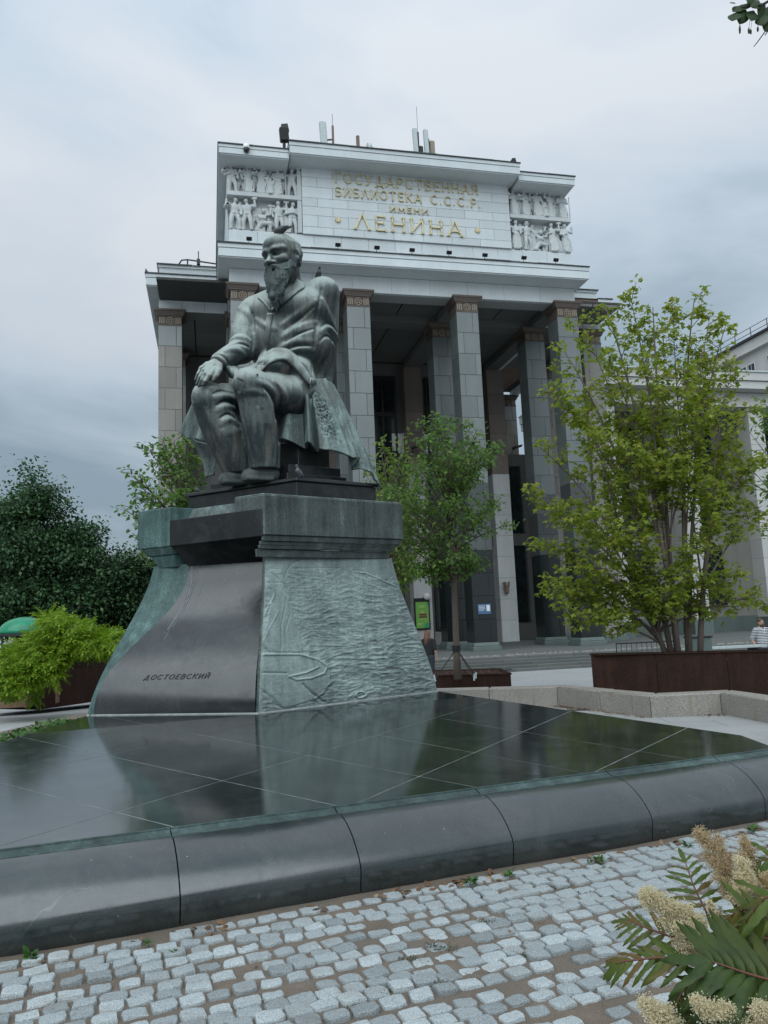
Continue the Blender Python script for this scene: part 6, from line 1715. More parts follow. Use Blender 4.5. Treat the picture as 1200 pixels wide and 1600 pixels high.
for i, T_ in enumerate(ends):
    if i in mains: continue
    best = min(ms, key=lambda P: np.linalg.norm(P[-1] - T_) + mr.uniform(0, .6)); s0 = best[mr.choice((2, 3, 4))] if T_[2] > 4.0 else best[mr.choice((1, 2))]
    out = T_ - s0; limbs.append(curve_pts(s0, T_, (-out[0] * .1, -out[1] * .1, max(.15, abs(out[2]) * .1)), 8)); lr0.append(mr.uniform(.020, .030))
tree('maple_tree', 'wide many stemmed maple with fresh yellow green leaves in the big planter', MB_, limbs, None, LEAF_MAPLE, .115, 21, 3, 'leaf_maple', 'bark_maple', .58, 17, r0=lr0, start=.30, droop=-.30, spread=.9, upw=.25, cl=.085)
# ---- young lindens
def crown_tree(name, label, bx, by, bY, zbase, top, cx, cy, rx, ry, n, seed, matl, size, per, ntw, tw, rt=.075, barkm='bark', group=None, ttop=None):
    r = random.Random(seed)
    b = at(bx, by, bY); b[2] = zbase; tp = at(*(ttop or (cx, cy - ry * .55)), bY)
    tr = [(b, rt * 1.25), (b + (tp - b) * .1, rt), (b + (tp - b) * .5 + np.array([.03, 0, 0]), rt * .8), (b + (tp - b) * .8, rt * .5), (tp, rt * .2)]
    lim = []
    sc_ = bY / 1202.0
    for k in range(n):
        a = r.uniform(0, 2 * math.pi); u = r.uniform(-1, 1); q = (1 - u * u) ** .5 * r.uniform(.55, 1.0) 
        T_ = at(cx + rx * q * math.cos(a), cy - ry * u, bY + rx * sc_ * q * math.sin(a))
        s = b + (tp - b) * min(.97, max(.42, ((T_[2] - b[2]) / (tp[2] - b[2])) * .72 + r.uniform(-.04, .06)))
        lim.append(curve_pts(s, T_, (0, 0, .15), 5))
    return tree(name, label, b, lim, None, LEAF_OVAL, size, per, seed, matl, barkm, tw, ntw, group=group, trunk=tr, r0=.03, start=.25, droop=-.3, cl=.08)
crown_tree('linden_tree', 'young linden with straight trunk and dense green crown in the low planter', 715, 1052, 18.9, .22, None, 698, 778, 116, 130, 64, 21, 'leaf_linden', .115, 12, 9, .5, .082)
crown_tree('linden_tree', 'light green young tree partly hidden behind the cloak of the statue', 610, 1040, 24.5, -.3, None, 616, 800, 62, 134, 46, 22, 'leaf_fresh', .15, 8, 8, .6)
crown_tree('linden_tree', 'thin young linden with outstretched branches behind the left side of the pedestal', 285, 1000, 19.5, 0, None, 262, 780, 86, 100, 40, 23, 'leaf_linden', .15, 8, 8, .5, ttop=(290, 700))
crown_tree('linden_tree', 'dark green small tree at the right edge in front of the white columns', 1262, 1010, 20.0, -.2, None, 1238, 720, 72, 130, 34, 24, 'leaf_linden', .14, 8, 8, .55)
# ---- the dark trees on the left
def big_tree(label, cx, top, bot, w, Y, seed, n=70, size=.24, matl='leaf_dark', name='park_tree', group='dark park trees on the left'):
    r = random.Random(seed); sc_ = Y / 1202.0
    b = at(cx, 1000, Y); b[2] = -.3
    tp = at(cx, top + (bot - top) * .18, Y)
    tr = [(b, .30), (b + (tp - b) * .5, .2), (tp, .06)]
    lim = []
    for k in range(n):
        a = r.uniform(0, 2 * math.pi); u = r.random() ** .8
        prof = math.sin(math.pi * min(1, .10 + .80 * u ** .75)) ** .7            # widest low down
        q = prof * (r.uniform(.5, 1.05))
        y = top + (bot - top) * u
        T_ = at(cx + w * q * math.cos(a), y, Y + w * sc_ * q * math.sin(a))
        s = b + (tp - b) * min(.98, max(.15, (T_[2] - b[2]) / (tp[2] - b[2]) * .8)); lim.append(curve_pts(s, T_, (0, 0, .3), 4))
    return tree(name, label, b, lim, None, LEAF_QUAD, size, 44, seed, matl, 'bark_dark', 1.9, 8, group=group, trunk=tr, r0=.07, start=.3, droop=-.25, cl=.40)
big_tree('tallest dark green tree at the left edge of the square', 30, 742, 1000, 75, 46, 31, 95)
big_tree('dark green tree stepping down to the right of the tallest one', 105, 822, 1000, 62, 47, 32, 75)
big_tree('dark rounded tree just left of the pedestal wing', 185, 872, 1000, 62, 50, 33, 70)
big_tree('low dark tree mostly hidden behind the pedestal', 262, 880, 1000, 60, 52, 34, 60)
big_tree('dark tree half outside the left edge of the picture', -60, 770, 1000, 80, 48, 35, 80)
# ---- the wisteria over the left planter
def pinnate(n=5):
    P = []; F = []
    for i in range(n):
        for sg in (-1, 1):
            y = .12 + .8 * i / n; o = len(P); P += [(0, y, 0), (sg * .16, y + .14, -.02), (sg * .42, y + .16, -.10), (sg * .2, y + .02, -.03)]; F.append([o, o + 1, o + 2, o + 3] if sg < 0 else [o + 3, o + 2, o + 1, o])
    o = len(P); P += [(0, .85, 0), (-.1, 1.0, -.05), (0, 1.2, -.12), (.1, 1.0, -.05)]; F.append([o, o + 3, o + 2, o + 1])
    return np.array(P), np.array(F)
PINN = pinnate()
wr_ = random.Random(41); wl = []
wb = at(120, 1050, 17.4); wb[2] = .6
for k in range(100):
    x = wr_.uniform(-25, 188); t_ = (x + 25) / 213
    top = 1006 - 46 * math.exp(-((x - 92) / 34) ** 2) - 10 * math.sin(x * .11)
    y = top + abs(wr_.gauss(0, 1)) * (16 if x > 90 else 24)
    y = min(y, 1004 if x > 85 else 1040)
    if x < 60: y = min(y + wr_.uniform(0, 75) * (x < 50), 1085)
    T_ = at(x, y, 16.6 + wr_.uniform(-.5, 1.1)); s = at(x + (120 - x) * .35, 1040, 17.2); wl.append(curve_pts(s, T_, (0, 0, .35), 5))
for (x, y) in ((72, 1045), (84, 1050), (68, 1032), (88, 1038), (60, 1052), (78, 1034), (30, 1078), (20, 1066), (38, 1060), (10, 1050), (50, 1055), (40, 1045), (105, 1015)):
    for q in range(2): wl.append(curve_pts(at(x + 10, y - 30, 16.9), at(x + wr_.uniform(-8, 8), y - 4 + wr_.uniform(-6, 8), 16.15 + wr_.uniform(-.1, .15)), (0, 0, .15), 5))
tree('climber', 'bright yellow green wisteria spilling over the tall left planter', wb, wl, None, PINN, .24, 7, 42, 'leaf_wist', 'bark', .26, 8, r0=.015, start=.45, droop=-.55, cat='climbing plant', spread=.9, upw=.15, cl=.06)
# ---- more of the square behind the camera, seen only in the polished stone
for i, (x, y, h, w) in enumerate(((-24, -20, 8, 6), (-12, -27, 9, 7), (1, -30, 8.5, 7), (14, -26, 9.5, 7), (26, -18, 8, 6), (-33, -8, 8, 6))):
    r = random.Random(60 + i); lim = []
    for k in range(46):
        a = r.uniform(0, 6.28); u = r.random(); q = w * math.sin(math.pi * (.12 + .8 * u)) * r.uniform(.5, 1) * .75
        T_ = np.array([x + q * math.cos(a), y + q * math.sin(a), 3 + (h - 3) * (1 - u)]); lim.append(curve_pts((x, y, T_[2] * .7), T_, (0, 0, .4), 4))
    tree('park_tree', ('broad dark tree at the far left behind the viewer', 'dark tree left of centre behind the viewer', 'dark tree straight behind the viewer', 'tallest dark tree right of centre behind the viewer', 'dark tree at the far right behind the viewer', 'dark tree beside the square level with the viewer on the left')[i], np.array([x, y, 0.]), lim, None, LEAF_QUAD, .75, 10, 70 + i, 'leaf_dark', 'bark_dark', 2.6, 7, group='trees across the square behind the viewer', trunk=[(np.array([x, y, 0.]), .35), (np.array([x, y, h * .8]), .1)], r0=.1, start=.3, cl=.6)
# ================================================================ near plants: flowering shrub, hanging branch, weeds, litter
def sorb_mat(name, a, b, tip):
    t = NT(name); g = t.n('ShaderNodeObjectInfo'); w = t.world(); n = t.noise(w, 26, 4, 0.6)
    col = t.ramp(n, [(0.3, a), (0.7, b)])
    mr_ = t.ramp(g.outputs['Random'], [(0.45, 0.0), (0.95, 0.75)]); col = t.mix(mr_, col, tip)
    t.set(color=col, rough=0.45, spec=0.35, bump=n, strength=0.15, dist=0.003)
    tr = t.n('ShaderNodeBsdfTranslucent'); t.l(col, tr.inputs['Color']); mx = t.n('ShaderNodeMixShader'); mx.inputs[0].default_value = .3
    t.l(t.b.outputs[0], mx.inputs[1]); t.l(tr.outputs[0], mx.inputs[2]); t.l(mx.outputs[0], t.out.inputs[0]); return t.m
MAT['sorb_dark'] = sorb_mat('shrub_leaf_dark', (0.020, 0.044, 0.008), (0.050, 0.088, 0.013), (0.080, 0.085, 0.016))
MAT['sorb_light'] = sorb_mat('shrub_leaf_light', (0.055, 0.095, 0.014), (0.10, 0.135, 0.018), (0.16, 0.09, 0.028))
MAT['rachis'] = plain('rachis', (0.12, 0.045, 0.025), 0.6, 0, .3)
MAT['cream'] = leaf_mat('cream_floret', (0.80, 0.70, 0.46), (0.90, 0.84, 0.64), (0.92, 0.90, 0.78), 0.5)
MAT['tan'] = leaf_mat('tan_floret', (0.58, 0.45, 0.27), (0.72, 0.59, 0.39), (0.80, 0.70, 0.50), 0.5)
def leaflet_mesh(mat, seed):
    r = random.Random(seed); n = 9; V = []; F = []
    for i in range(n + 1):
        t = i / n; wd = .155 * math.sin(math.pi * min(1, t * .93 + .05)) ** .75 * (1 - .35 * t); z = -.20 * t * t
        j = (.022 if i % 2 else -.006) * (0 < i < n); V += [(-wd - j, t, z - .035 - .03 * math.sin(t * 9)), (0, t + .012, z), (wd + j, t, z - .035 + .03 * math.sin(t * 9))]
    for i in range(n):
        for k in (0, 1): F.append([3 * i + k, 3 * i + k + 1, 3 * i + 4 + k, 3 * i + 3 + k])
    return fast_mesh('leaflet', V, F, mat, True)
LM = {m: [leaflet_mesh(MAT[m], i) for i in range(3)] for m in ('sorb_dark', 'sorb_light')}
shrub = empty('flowering_shrub', (1.25, 1.75, 0), 0, 'bushy shrub with cream flower plumes and toothed leaves in the bottom right corner', 'shrub')
SL = np.array(shrub.location)
def basis(d, up):
    d = np.array(d) / np.linalg.norm(d); x = np.cross(d, up); x /= np.linalg.norm(x) + 1e-9; return Matrix((x, d, np.cross(x, d))).transposed()
def compound(pts, npair, ln, mat, up=(0, 0, 1), ang=58, droop=.15, taper=.55):
    """a feather leaf: midrib with leaflets in pairs"""
    P = np.array([at(*p) for p in pts]); t = np.linspace(0, 1, len(P)); tt = np.linspace(0, 1, 14)
    C = np.stack([np.interp(tt, t, P[:, i]) for i in range(3)], 1)
    for _ in range(2): C[1:-1] = .25 * C[:-2] + .5 * C[1:-1] + .25 * C[2:]
    lf = empty('leaf', C[0] - SL, parent=shrub)
    m = MB(); m.tube(C - C[0], [.0032 * (1 - .6 * q) for q in tt], 6); m.build('rachis', MAT['rachis'], lf, None, True)
    up = np.array(up, float)
    for k in range(npair):
        f = .14 + .84 * k / max(1, npair - 1); i = min(int(f * 13), 12); p = C[i] + (C[i + 1] - C[i]) * (f * 13 - i); d = C[i + 1] - C[i]; d /= np.linalg.norm(d)
        x = np.cross(d, up); x /= np.linalg.norm(x)
        L_ = ln * (1 - taper * abs(f - .35) / .65) * rng.uniform(.9, 1.1)
        for sg in (-1, 1):
            a = rad(ang * (1 - .45 * f) + rng.uniform(-6, 6)); dd = d * math.cos(a) + x * sg * math.sin(a) - np.array([0, 0, droop]) + np.array([0, 0, rng.uniform(-.08, .08)])
            o = inst('leaflet', rng.choice(LM[mat]), lf, p - C[0]); o.rotation_euler = basis(dd, up + np.array([rng.uniform(-.3, .3), rng.uniform(-.3, .3), 0])).to_euler(); o.scale = (L_ * .64, L_, L_)
    o = inst('leaflet', rng.choice(LM[mat]), lf, C[-1] - C[0]); o.rotation_euler = basis(C[-1] - C[-2] - np.array([0, 0, .002]), up).to_euler(); o.scale = (ln * .62,) * 3
TOC = -ray(1100, 1480) / np.linalg.norm(ray(1100, 1480)) + np.array([0, 0, .9])
compound([(1235, 1540, 1.55), (1170, 1522, 1.56), (1112, 1502, 1.58)], 7, .150, 'sorb_dark', TOC, 74, .05, .3)
compound([(1110, 1475, 1.72), (1060, 1468, 1.74), (1000, 1446, 1.78), (982, 1438, 1.8)], 9, .082, 'sorb_light', TOC, 62)
compound([(1100, 1512, 1.66), (1040, 1494, 1.68), (975, 1502, 1.72), (962, 1506, 1.73)], 10, .085, 'sorb_light', TOC, 48)
compound([(1104, 1425, 1.9), (1085, 1388, 1.95), (1070, 1345, 2.0)], 7, .078, 'sorb_light', TOC, 76, .02)
compound([(1215, 1440, 1.7), (1160, 1418, 1.72), (1130, 1440, 1.76)], 5, .10, 'sorb_light', TOC, 55)
compound([(1240, 1405, 1.62), (1195, 1400, 1.65), (1165, 1440, 1.68)], 5, .11, 'sorb_light', TOC, 55)
compound([(1130, 1540, 1.62), (1085, 1520, 1.64), (1060, 1560, 1.66), (1050, 1590, 1.66)], 8, .088, 'sorb_dark', TOC, 55, .3)
compound([(1150, 1560, 1.6), (1110, 1545, 1.62), (1085, 1580, 1.63)], 5, .10, 'sorb_dark', TOC, 55, .3)
compound([(1230, 1475, 1.75), (1180, 1462, 1.78), (1130, 1478, 1.8)], 9, .12, 'sorb_dark', TOC, 60)
compound([(1230, 1585, 1.5), (1180, 1575, 1.52), (1120, 1590, 1.55)], 9, .13, 'sorb_dark', TOC, 60)
compound([(1230, 1620, 1.5), (1160, 1600, 1.5), (1090, 1615, 1.52)], 9, .12, 'sorb_dark', TOC, 60)
compound([(1250, 1500, 1.85), (1200, 1490, 1.88), (1150, 1510, 1.9)], 8, .14, 'sorb_dark', TOC, 60)
compound([(1230, 1545, 1.9), (1170, 1540, 1.92), (1100, 1550, 1.95)], 9, .13, 'sorb_dark', TOC, 60)
compound([(1230, 1420, 1.9), (1190, 1440, 1.92), (1150, 1470, 1.95)], 8, .12, 'sorb_dark', TOC, 60)
compound([(1240, 1345, 1.85), (1205, 1340, 1.87), (1175, 1350, 1.9)], 5, .09, 'sorb_light', TOC, 55)
def stemline(pts, r=.004):
    P = np.array([at(*p) for p in pts]); m = MB(); m.tube(P, r, 6); m.build('stem', MAT['rachis'], shrub, shrub, True)
root = (1290, 1700, 1.75)
for tgt in ((1110, 1475, 1.74), (1160, 1400, 1.8), (1110, 1512, 1.68), (1104, 1425, 1.92), (1150, 1560, 1.62), (1170, 1440, 1.75), (1100, 1590, 1.6)): stemline([root, ((root[0] + tgt[0]) / 2 + 20, (root[1] + tgt[1]) / 2 + 10, tgt[2]), tgt])
FLO = (np.array([(0, 0, 0), (-.5, .5, .1), (0, 1, 0), (.5, .5, .1), (0, .5, .5), (0, .5, -.4)]), np.array([[0, 3, 2], [0, 2, 1], [0, 4, 2], [0, 2, 5]]))
def plume(pts, w, n, mat, seed, fuzz=1.0):
    """a cone of tiny florets on side sprays; base first, tip last"""
    r = np.random.RandomState(seed); P = np.array([at(*p) for p in pts]); tt = np.linspace(0, 1, 30); C = np.stack([np.interp(tt, np.linspace(0, 1, len(P)), P[:, i]) for i in range(3)], 1)
    pl = empty('plume', C[0] - SL, parent=shrub); C0 = C - C[0]
    m = MB(); m.tube(C0, [.003 * (1 - .7 * t) for t in tt], 5); Q = []; D = []
    ns = 46
    for k in range(ns):
        f = (k + r.rand()) / ns; i = min(int(f * 29), 28); p = C0[i]; d = C0[i + 1] - C0[i]; d /= np.linalg.norm(d)
        a = r.normal(0, 1, 3); a -= d * (a @ d); a /= np.linalg.norm(a); L_ = w * (1.02 - .85 * f ** 1.2) * r.uniform(.6, 1.05); tip = p + (a * .85 + d * .5) * L_
        m.tube([p, tip], [.0012, .0008], 4, False)
        q = max(3, int(4.6 * n / ns * (1.5 - f)))
        g = r.rand(q, 1) ** .6; pp = p + (tip - p) * g + r.normal(0, .0055 * fuzz, (q, 3)); Q.append(pp); D.append(np.tile(a + d * .4, (q, 1)))
    m.build('sprays', MAT['rachis'], pl, None, False)
    V, F = leaves(np.concatenate(Q), np.concatenate(D), .0033, FLO, seed, .9); np_obj('florets', V, F, MAT[mat], pl, None, False)
plume([(1106, 1478, 1.72), (1070, 1445, 1.72), (1030, 1415, 1.72), (1004, 1394, 1.72)], .058, 2600, 'cream', 1)
plume([(1090, 1500, 1.70), (1080, 1470, 1.70), (1060, 1450, 1.70)], .038, 900, 'cream', 2)
plume([(1180, 1420, 1.80), (1170, 1385, 1.82), (1156, 1342, 1.84)], .055, 2200, 'cream', 3)
plume([(1165, 1405, 1.86), (1130, 1365, 1.88), (1110, 1320, 1.9), (1090, 1298, 1.92)], .040, 1500, 'tan', 4)
plume([(1150, 1400, 1.9), (1140, 1350, 1.92), (1118, 1305, 1.94)], .030, 700, 'tan', 5); plume([(1172, 1370, 1.9), (1168, 1335, 1.9), (1162, 1308, 1.92)], .026, 600, 'tan', 6)
plume([(1135, 1455, 1.78), (1118, 1428, 1.78), (1106, 1408, 1.78)], .020, 260, 'cream', 7, .6)
plume([(1200, 1612, 1.52), (1150, 1595, 1.52), (1110, 1578, 1.53), (1085, 1566, 1.53)], .036, 1800, 'cream', 8)
plume([(1060, 1620, 1.56), (1030, 1590, 1.57), (1002, 1566, 1.58)], .038, 1300, 'cream', 9); plume([(1215, 1610, 1.5), (1195, 1590, 1.5), (1185, 1575, 1.5)], .032, 700, 'cream', 10)
plume([(1225, 1400, 1.75), (1205, 1390, 1.76), (1195, 1370, 1.77)], .040, 700, 'tan', 11)
# ---- the branch of a linden reaching in at the top right corner
hb = empty('hanging_branch', at(1215, -10, 3.4), 0, 'leafy twig with hanging seed pods reaching in at the top right corner', 'branch')
HL = np.array(hb.location)
m = MB(); m.tube([at(1330, -90, 3.3), at(1240, -20, 3.4), at(1190, 8, 3.4), at(1150, 12, 3.42)], [.012, .009, .006, .003], 7); m.tube([at(1240, -20, 3.4), at(1215, 30, 3.45), at(1195, 55, 3.45)], [.006, .004, .002], 6); m.build('twig', MAT['bark_dark'], hb, hb, True)
def bleaf(seed):
    V = []; F = []; n = 8
    for i in range(n + 1):
        t = i / n; wd = .40 * math.sin(math.pi * min(1, .12 + t * .88)) ** .8; V += [(-wd, t, -.10 - .12 * t * t), (0, t, .0 - .16 * t * t), (wd, t, -.10 - .12 * t * t)]
    for i in range(n):
        for k in (0, 1): F.append([3 * i + k, 3 * i + k + 1, 3 * i + 4 + k, 3 * i + 3 + k])
    return fast_mesh('leaf', V, F, MAT['leaf_near'], True)
BL = bleaf(1)
for (x, y, dx, dy, s) in ((1152, 18, -20, 24, .085), (1165, 14, -10, 30, .085), (1178, 16, -4, 30, .08), (1190, 22, 4, 26, .085), (1200, 10, 8, 26, .08), (1172, 4, -22, 8, .08), (1186, 0, -16, 14, .09), (1160, 8, -24, 10, .07), (1205, 30, -10, 22, .075), (1196, 6, -6, 26, .09), (1210, 14, 10, 24, .09), (1180, -6, -14, 10, .09), (1148, 4, -10, -4, .04)):
    a, b = at(x, y, 3.42), at(x + dx, y + dy, 3.36 + rng.uniform(-.05, .05)); o = inst('leaf', BL, hb, a - HL); o.rotation_euler = basis(b - a, np.array([rng.uniform(-.6, .6), -.9, rng.uniform(-.1, .6)])).to_euler(); o.scale = (s, s, s)
for (x, y, h) in ((1156, 40, 12), (1170, 44, 8), (1173, 46, 7), (1184, 42, 7)):
    m = MB(); m.tube([at(x + 2, y - 14, 3.41), at(x, y, 3.41)], .0009, 4); m.tube([at(x, y, 3.41), at(x, y + h * .5, 3.41), at(x, y + h, 3.41)], [.003, .006, .004], 6); m.build('seed_pod', MAT['leaf_near'], hb, hb)
o = inst('leaf', BL, hb, at(1197, 48, 3.4) - HL); o.rotation_euler = basis(at(1180, 75, 3.4) - at(1197, 48, 3.4), np.array([1, 0, .2])).to_euler(); o.scale = (.025, .11, .05)
# ---- weeds at the foot of the plinth
MAT['weed'] = leaf_mat('weed_leaf', (0.03, 0.09, 0.018), (0.055, 0.15, 0.024), (0.09, 0.20, 0.035), .3)
weed_at = [(48, 1502, .06, 'first weed from the left'), (358, 1412, .05, 'second weed from the left'), (232, 1478, .035, 'tiny weed between the first two'), (536, 1382, .03, 'small weed beside a dry leaf'), (735, 1386, .065, 'third larger weed'), (796, 1372, .05, 'weed among dry leaves right of the middle'), (922, 1352, .035, 'small weed near the right end'), (936, 1350, .06, 'weed just before the right stretch'), (1075, 1326, .055, 'bright weed in front of the right stretch'), (1178, 1302, .06, 'last weed at the right edge'), (270, 1492, .03, 'low weed in the shade')]
for i, (x, y, s, lab) in enumerate(weed_at):
    p = atz(x, y, .012); w_ = empty('weed', p, 0, f'{lab}, green plant at the foot of the plinth', 'weed', 'weeds along the plinth foot')
    r = np.random.RandomState(i); n = 12 + int(s * 120); a = r.uniform(0, 6.28, n); D = np.stack([np.cos(a), np.sin(a), r.uniform(.1, 1.4, n)], 1); Q = D * s * .35 * r.uniform(.1, 1, (n, 1)); V, F = leaves(Q + [0, 0, s * .3], D, s * .62, LEAF_OVAL, i, .3)
    V[:, 2] = np.maximum(V[:, 2], .002)
    np_obj('leaves', V, F, MAT['weed'], w_, None, False); MB().tube([(0, 0, -.01), (0, 0, s * .5)], .002, 5).build('stem', MAT['weed'], w_)
# moss and seedlings in the joints, dry leaves along the edges
def scatter(name, pts, size, tmpl, mat, seed, flat_=.25, lift=.018):
    r = np.random.RandomState(seed); n = len(pts); a = r.uniform(0, 6.28, n); D = np.stack([np.cos(a), np.sin(a), r.uniform(-.1, flat_, n)], 1)
    P = np.array([(x, y, z + lift) for x, y, z in pts]); V, F = leaves(P, D, size, tmpl, seed, .15); lo = np.repeat(P[:, 2] - .012, len(tmpl[0])); V[:, 2] = np.maximum(V[:, 2], lo)
    tag(link(bpy.data.objects.new(name, fast_mesh(name, V, F, mat))), kind='stuff')
MAT['dry'] = leaf_mat('dry_leaf', (0.12, 0.065, 0.035), (0.24, 0.15, 0.085), (0.36, 0.27, 0.17), .15)
MAT['moss'] = leaf_mat('moss', (0.018, 0.032, 0.010), (0.035, 0.055, 0.014), (0.05, 0.08, 0.02), .1)
pts = []
for k in range(150):
    s = rng.uniform(-2.2, 5.0); dn = abs(rng.gauss(0, .035)) + .01
    if rng.random() < .55: s = rng.choice((.2, 1.35, 1.6, 1.9, 2.7, 3.9, 4.2)) + rng.gauss(0, .12)
    b = rid(s, .43 + dn * 1.5 + .02); pts.append((b[0], b[1], .0))
scatter('dry_leaves', pts, .06, LEAF_OVAL, MAT['dry'], 5, .5)
pts = []
for k in range(90): p = edge_xy(rng.uniform(-3, 5), rng.uniform(.1, 2.6)); pts.append((p[0], p[1], 0))
scatter('leaf_crumbs', pts, .022, LEAF_OVAL, MAT['dry'], 6, .3)
pts = []
for (x, y) in ((680, 1478), (700, 1482), (820, 1494), (600, 1550), (590, 1545), (780, 1418), (860, 1388), (905, 1395), (880, 1385), (1000, 1420), (640, 1500), (560, 1575), (690, 1540), (740, 1402), (1010, 1392), (950, 1400), (760, 1440)):
    c = atz(x, y, .01)
    for q in range(70): pts.append((c[0] + rng.gauss(0, .035), c[1] + rng.gauss(0, .02), rng.uniform(-.006, .004)))
scatter('moss', pts, .010, LEAF_QUAD, MAT['moss'], 7, 1.0, .014)
pts = []
for k in range(260): 
    f = rng.random(); a, b = np.array(wf[1]), np.array(wf[2]); q = a + (b - a) * f; d = (b - a) / np.linalg.norm(b - a); n_ = np.array([d[1], -d[0]]); q = q + n_ * abs(rng.gauss(0, .09)); pts.append((q[0], q[1], 0))
for k in range(60): q = np.array(wf[3]) + np.array([rng.gauss(-.1, .2), -abs(rng.gauss(0, .08))]); pts.append((q[0], q[1], 0))
scatter('dry_leaves', pts, .05, LEAF_OVAL, MAT['dry'], 8, .4)
pts = []
for k in range(700): pts.append((rng.uniform(-5.3, -4.82), rng.uniform(9.3, 12.4), rng.uniform(.30, .36)))
MB().prism([(-4.8, 9.3), (-4.8, 13.5), (-5.35, 13.5), (-6.4, 6.5), (-5.65, 6.2)], -.02, .31).build('earth_strip', MAT['sand']); tag(bpy.data.objects['earth_strip'], kind='structure')
scatter('grass_tufts', pts, .07, LEAF_QUAD, MAT['weed'], 9, 1.2, .0)
# ---- timber crates and the green canopy at the left edge
MAT['wood'] = stone_mat('crate_wood', (0.22, 0.135, 0.085), 0.25, 0.8, 2, 0.3, 0.2)
def crate(p, rz, sx, sy, sz, label, lean=0):
    c = empty('crate', p, rz, label, 'crate', 'wooden crates left of the planter')
    n = 4
    for i in range(n):
        z0, z1 = sz * i / n + .008, sz * (i + 1) / n - .008
        for y in (-sy / 2, sy / 2 - .02): MB().box((-sx / 2, y, z0), (sx / 2, y + .02, z1)).build('board', MAT['wood'], c)
        for x in (-sx / 2, sx / 2 - .02): MB().box((x, -sy / 2 + .022, z0), (x + .02, sy / 2 - .022, z1)).build('board', MAT['wood'], c)
    for x in (-sx / 2 + .02, sx / 2 - .10): MB().box((x, -sy / 2 - .022, 0), (x + .08, -sy / 2 - .001, sz)).build('batten', MAT['wood'], c)
    MB().box((-sx / 2, -sy / 2, sz), (sx / 2, sy / 2, sz + .02)).build('lid', MAT['wood'], c)
q = atz(10, 1108, 0); crate((q[0] - .25, q[1] + .55, 0), .15, 1.2, .8, .74, 'wide closed wooden crate at the left edge under the climber')
q = atz(48, 1103, 0); crate((q[0] + .12, q[1] + .75, 0), .1, .62, .6, .66, 'smaller wooden crate squeezed against the tall rusty planter')
q = at(38, 985, 30); aw = empty('kiosk_canopy', (q[0], q[1], -.6), 0, 'shiny green dome shaped canopy of a kiosk behind the climber', 'canopy')
prof = [(1.02 * math.cos(t), .62 * math.sin(t)) for t in np.linspace(0, math.pi / 2 * .98, 9)]
m = MB(); m.lathe([(r_ * .92, z_ + q[2] + .6 - .1) for r_, z_ in prof], n=20); 
def cano():
    t = NT('green_canopy'); n = t.noise(t.coord(), 3, 4); return t.set(color=t.ramp(n, [(0.3, (0.0, 0.15, 0.075)), (0.7, (0.01, 0.26, 0.13))]), rough=.3)
MAT['green_canopy'] = cano()
m.build('dome', MAT['green_canopy'], aw, None, True); MB().lathe([(.96, q[2] + .38), (.98, q[2] + .40), (.98, q[2] + .47), (.96, q[2] + .49)], n=20).build('rim', MAT['black_metal'], aw)
for t in range(4): MB().tube([(.8 * math.cos(t * 1.57 + .8), .8 * math.sin(t * 1.57 + .8), 0), (.8 * math.cos(t * 1.57 + .8), .8 * math.sin(t * 1.57 + .8), q[2] + .45)], .04, 8).build('post', MAT['black_metal'], aw)
# ================================================================ people, birds and small things on the square
MAT['skin'] = plain('skin', (0.42, 0.25, 0.19), 0.55, 0, .08)
MAT['hair_brown'] = plain('hair_brown', (0.075, 0.04, 0.025), 0.6, 0, .3); MAT['hair_auburn'] = plain('hair_auburn', (0.16, 0.075, 0.045), 0.5, 0, .3)
def stripe_mat():
    t = NT('striped_polo'); sp = t.n('ShaderNodeSeparateXYZ'); t.l(t.coord(), sp.inputs[0])
    f = t.math('FRACT', t.math('MULTIPLY', sp.outputs['Z'], 21.0)); col = t.ramp(f, [(0.46, (0.62, 0.64, 0.66)), (0.54, (0.02, 0.022, 0.03))])
    return t.set(color=col, rough=.8)
MAT['polo'] = stripe_mat(); MAT['polo_white'] = plain('polo_white', (0.62, 0.64, 0.66), .8, 0, .04); MAT['trouser'] = plain('trousers', (0.03, 0.035, 0.05), .8, 0, .2)
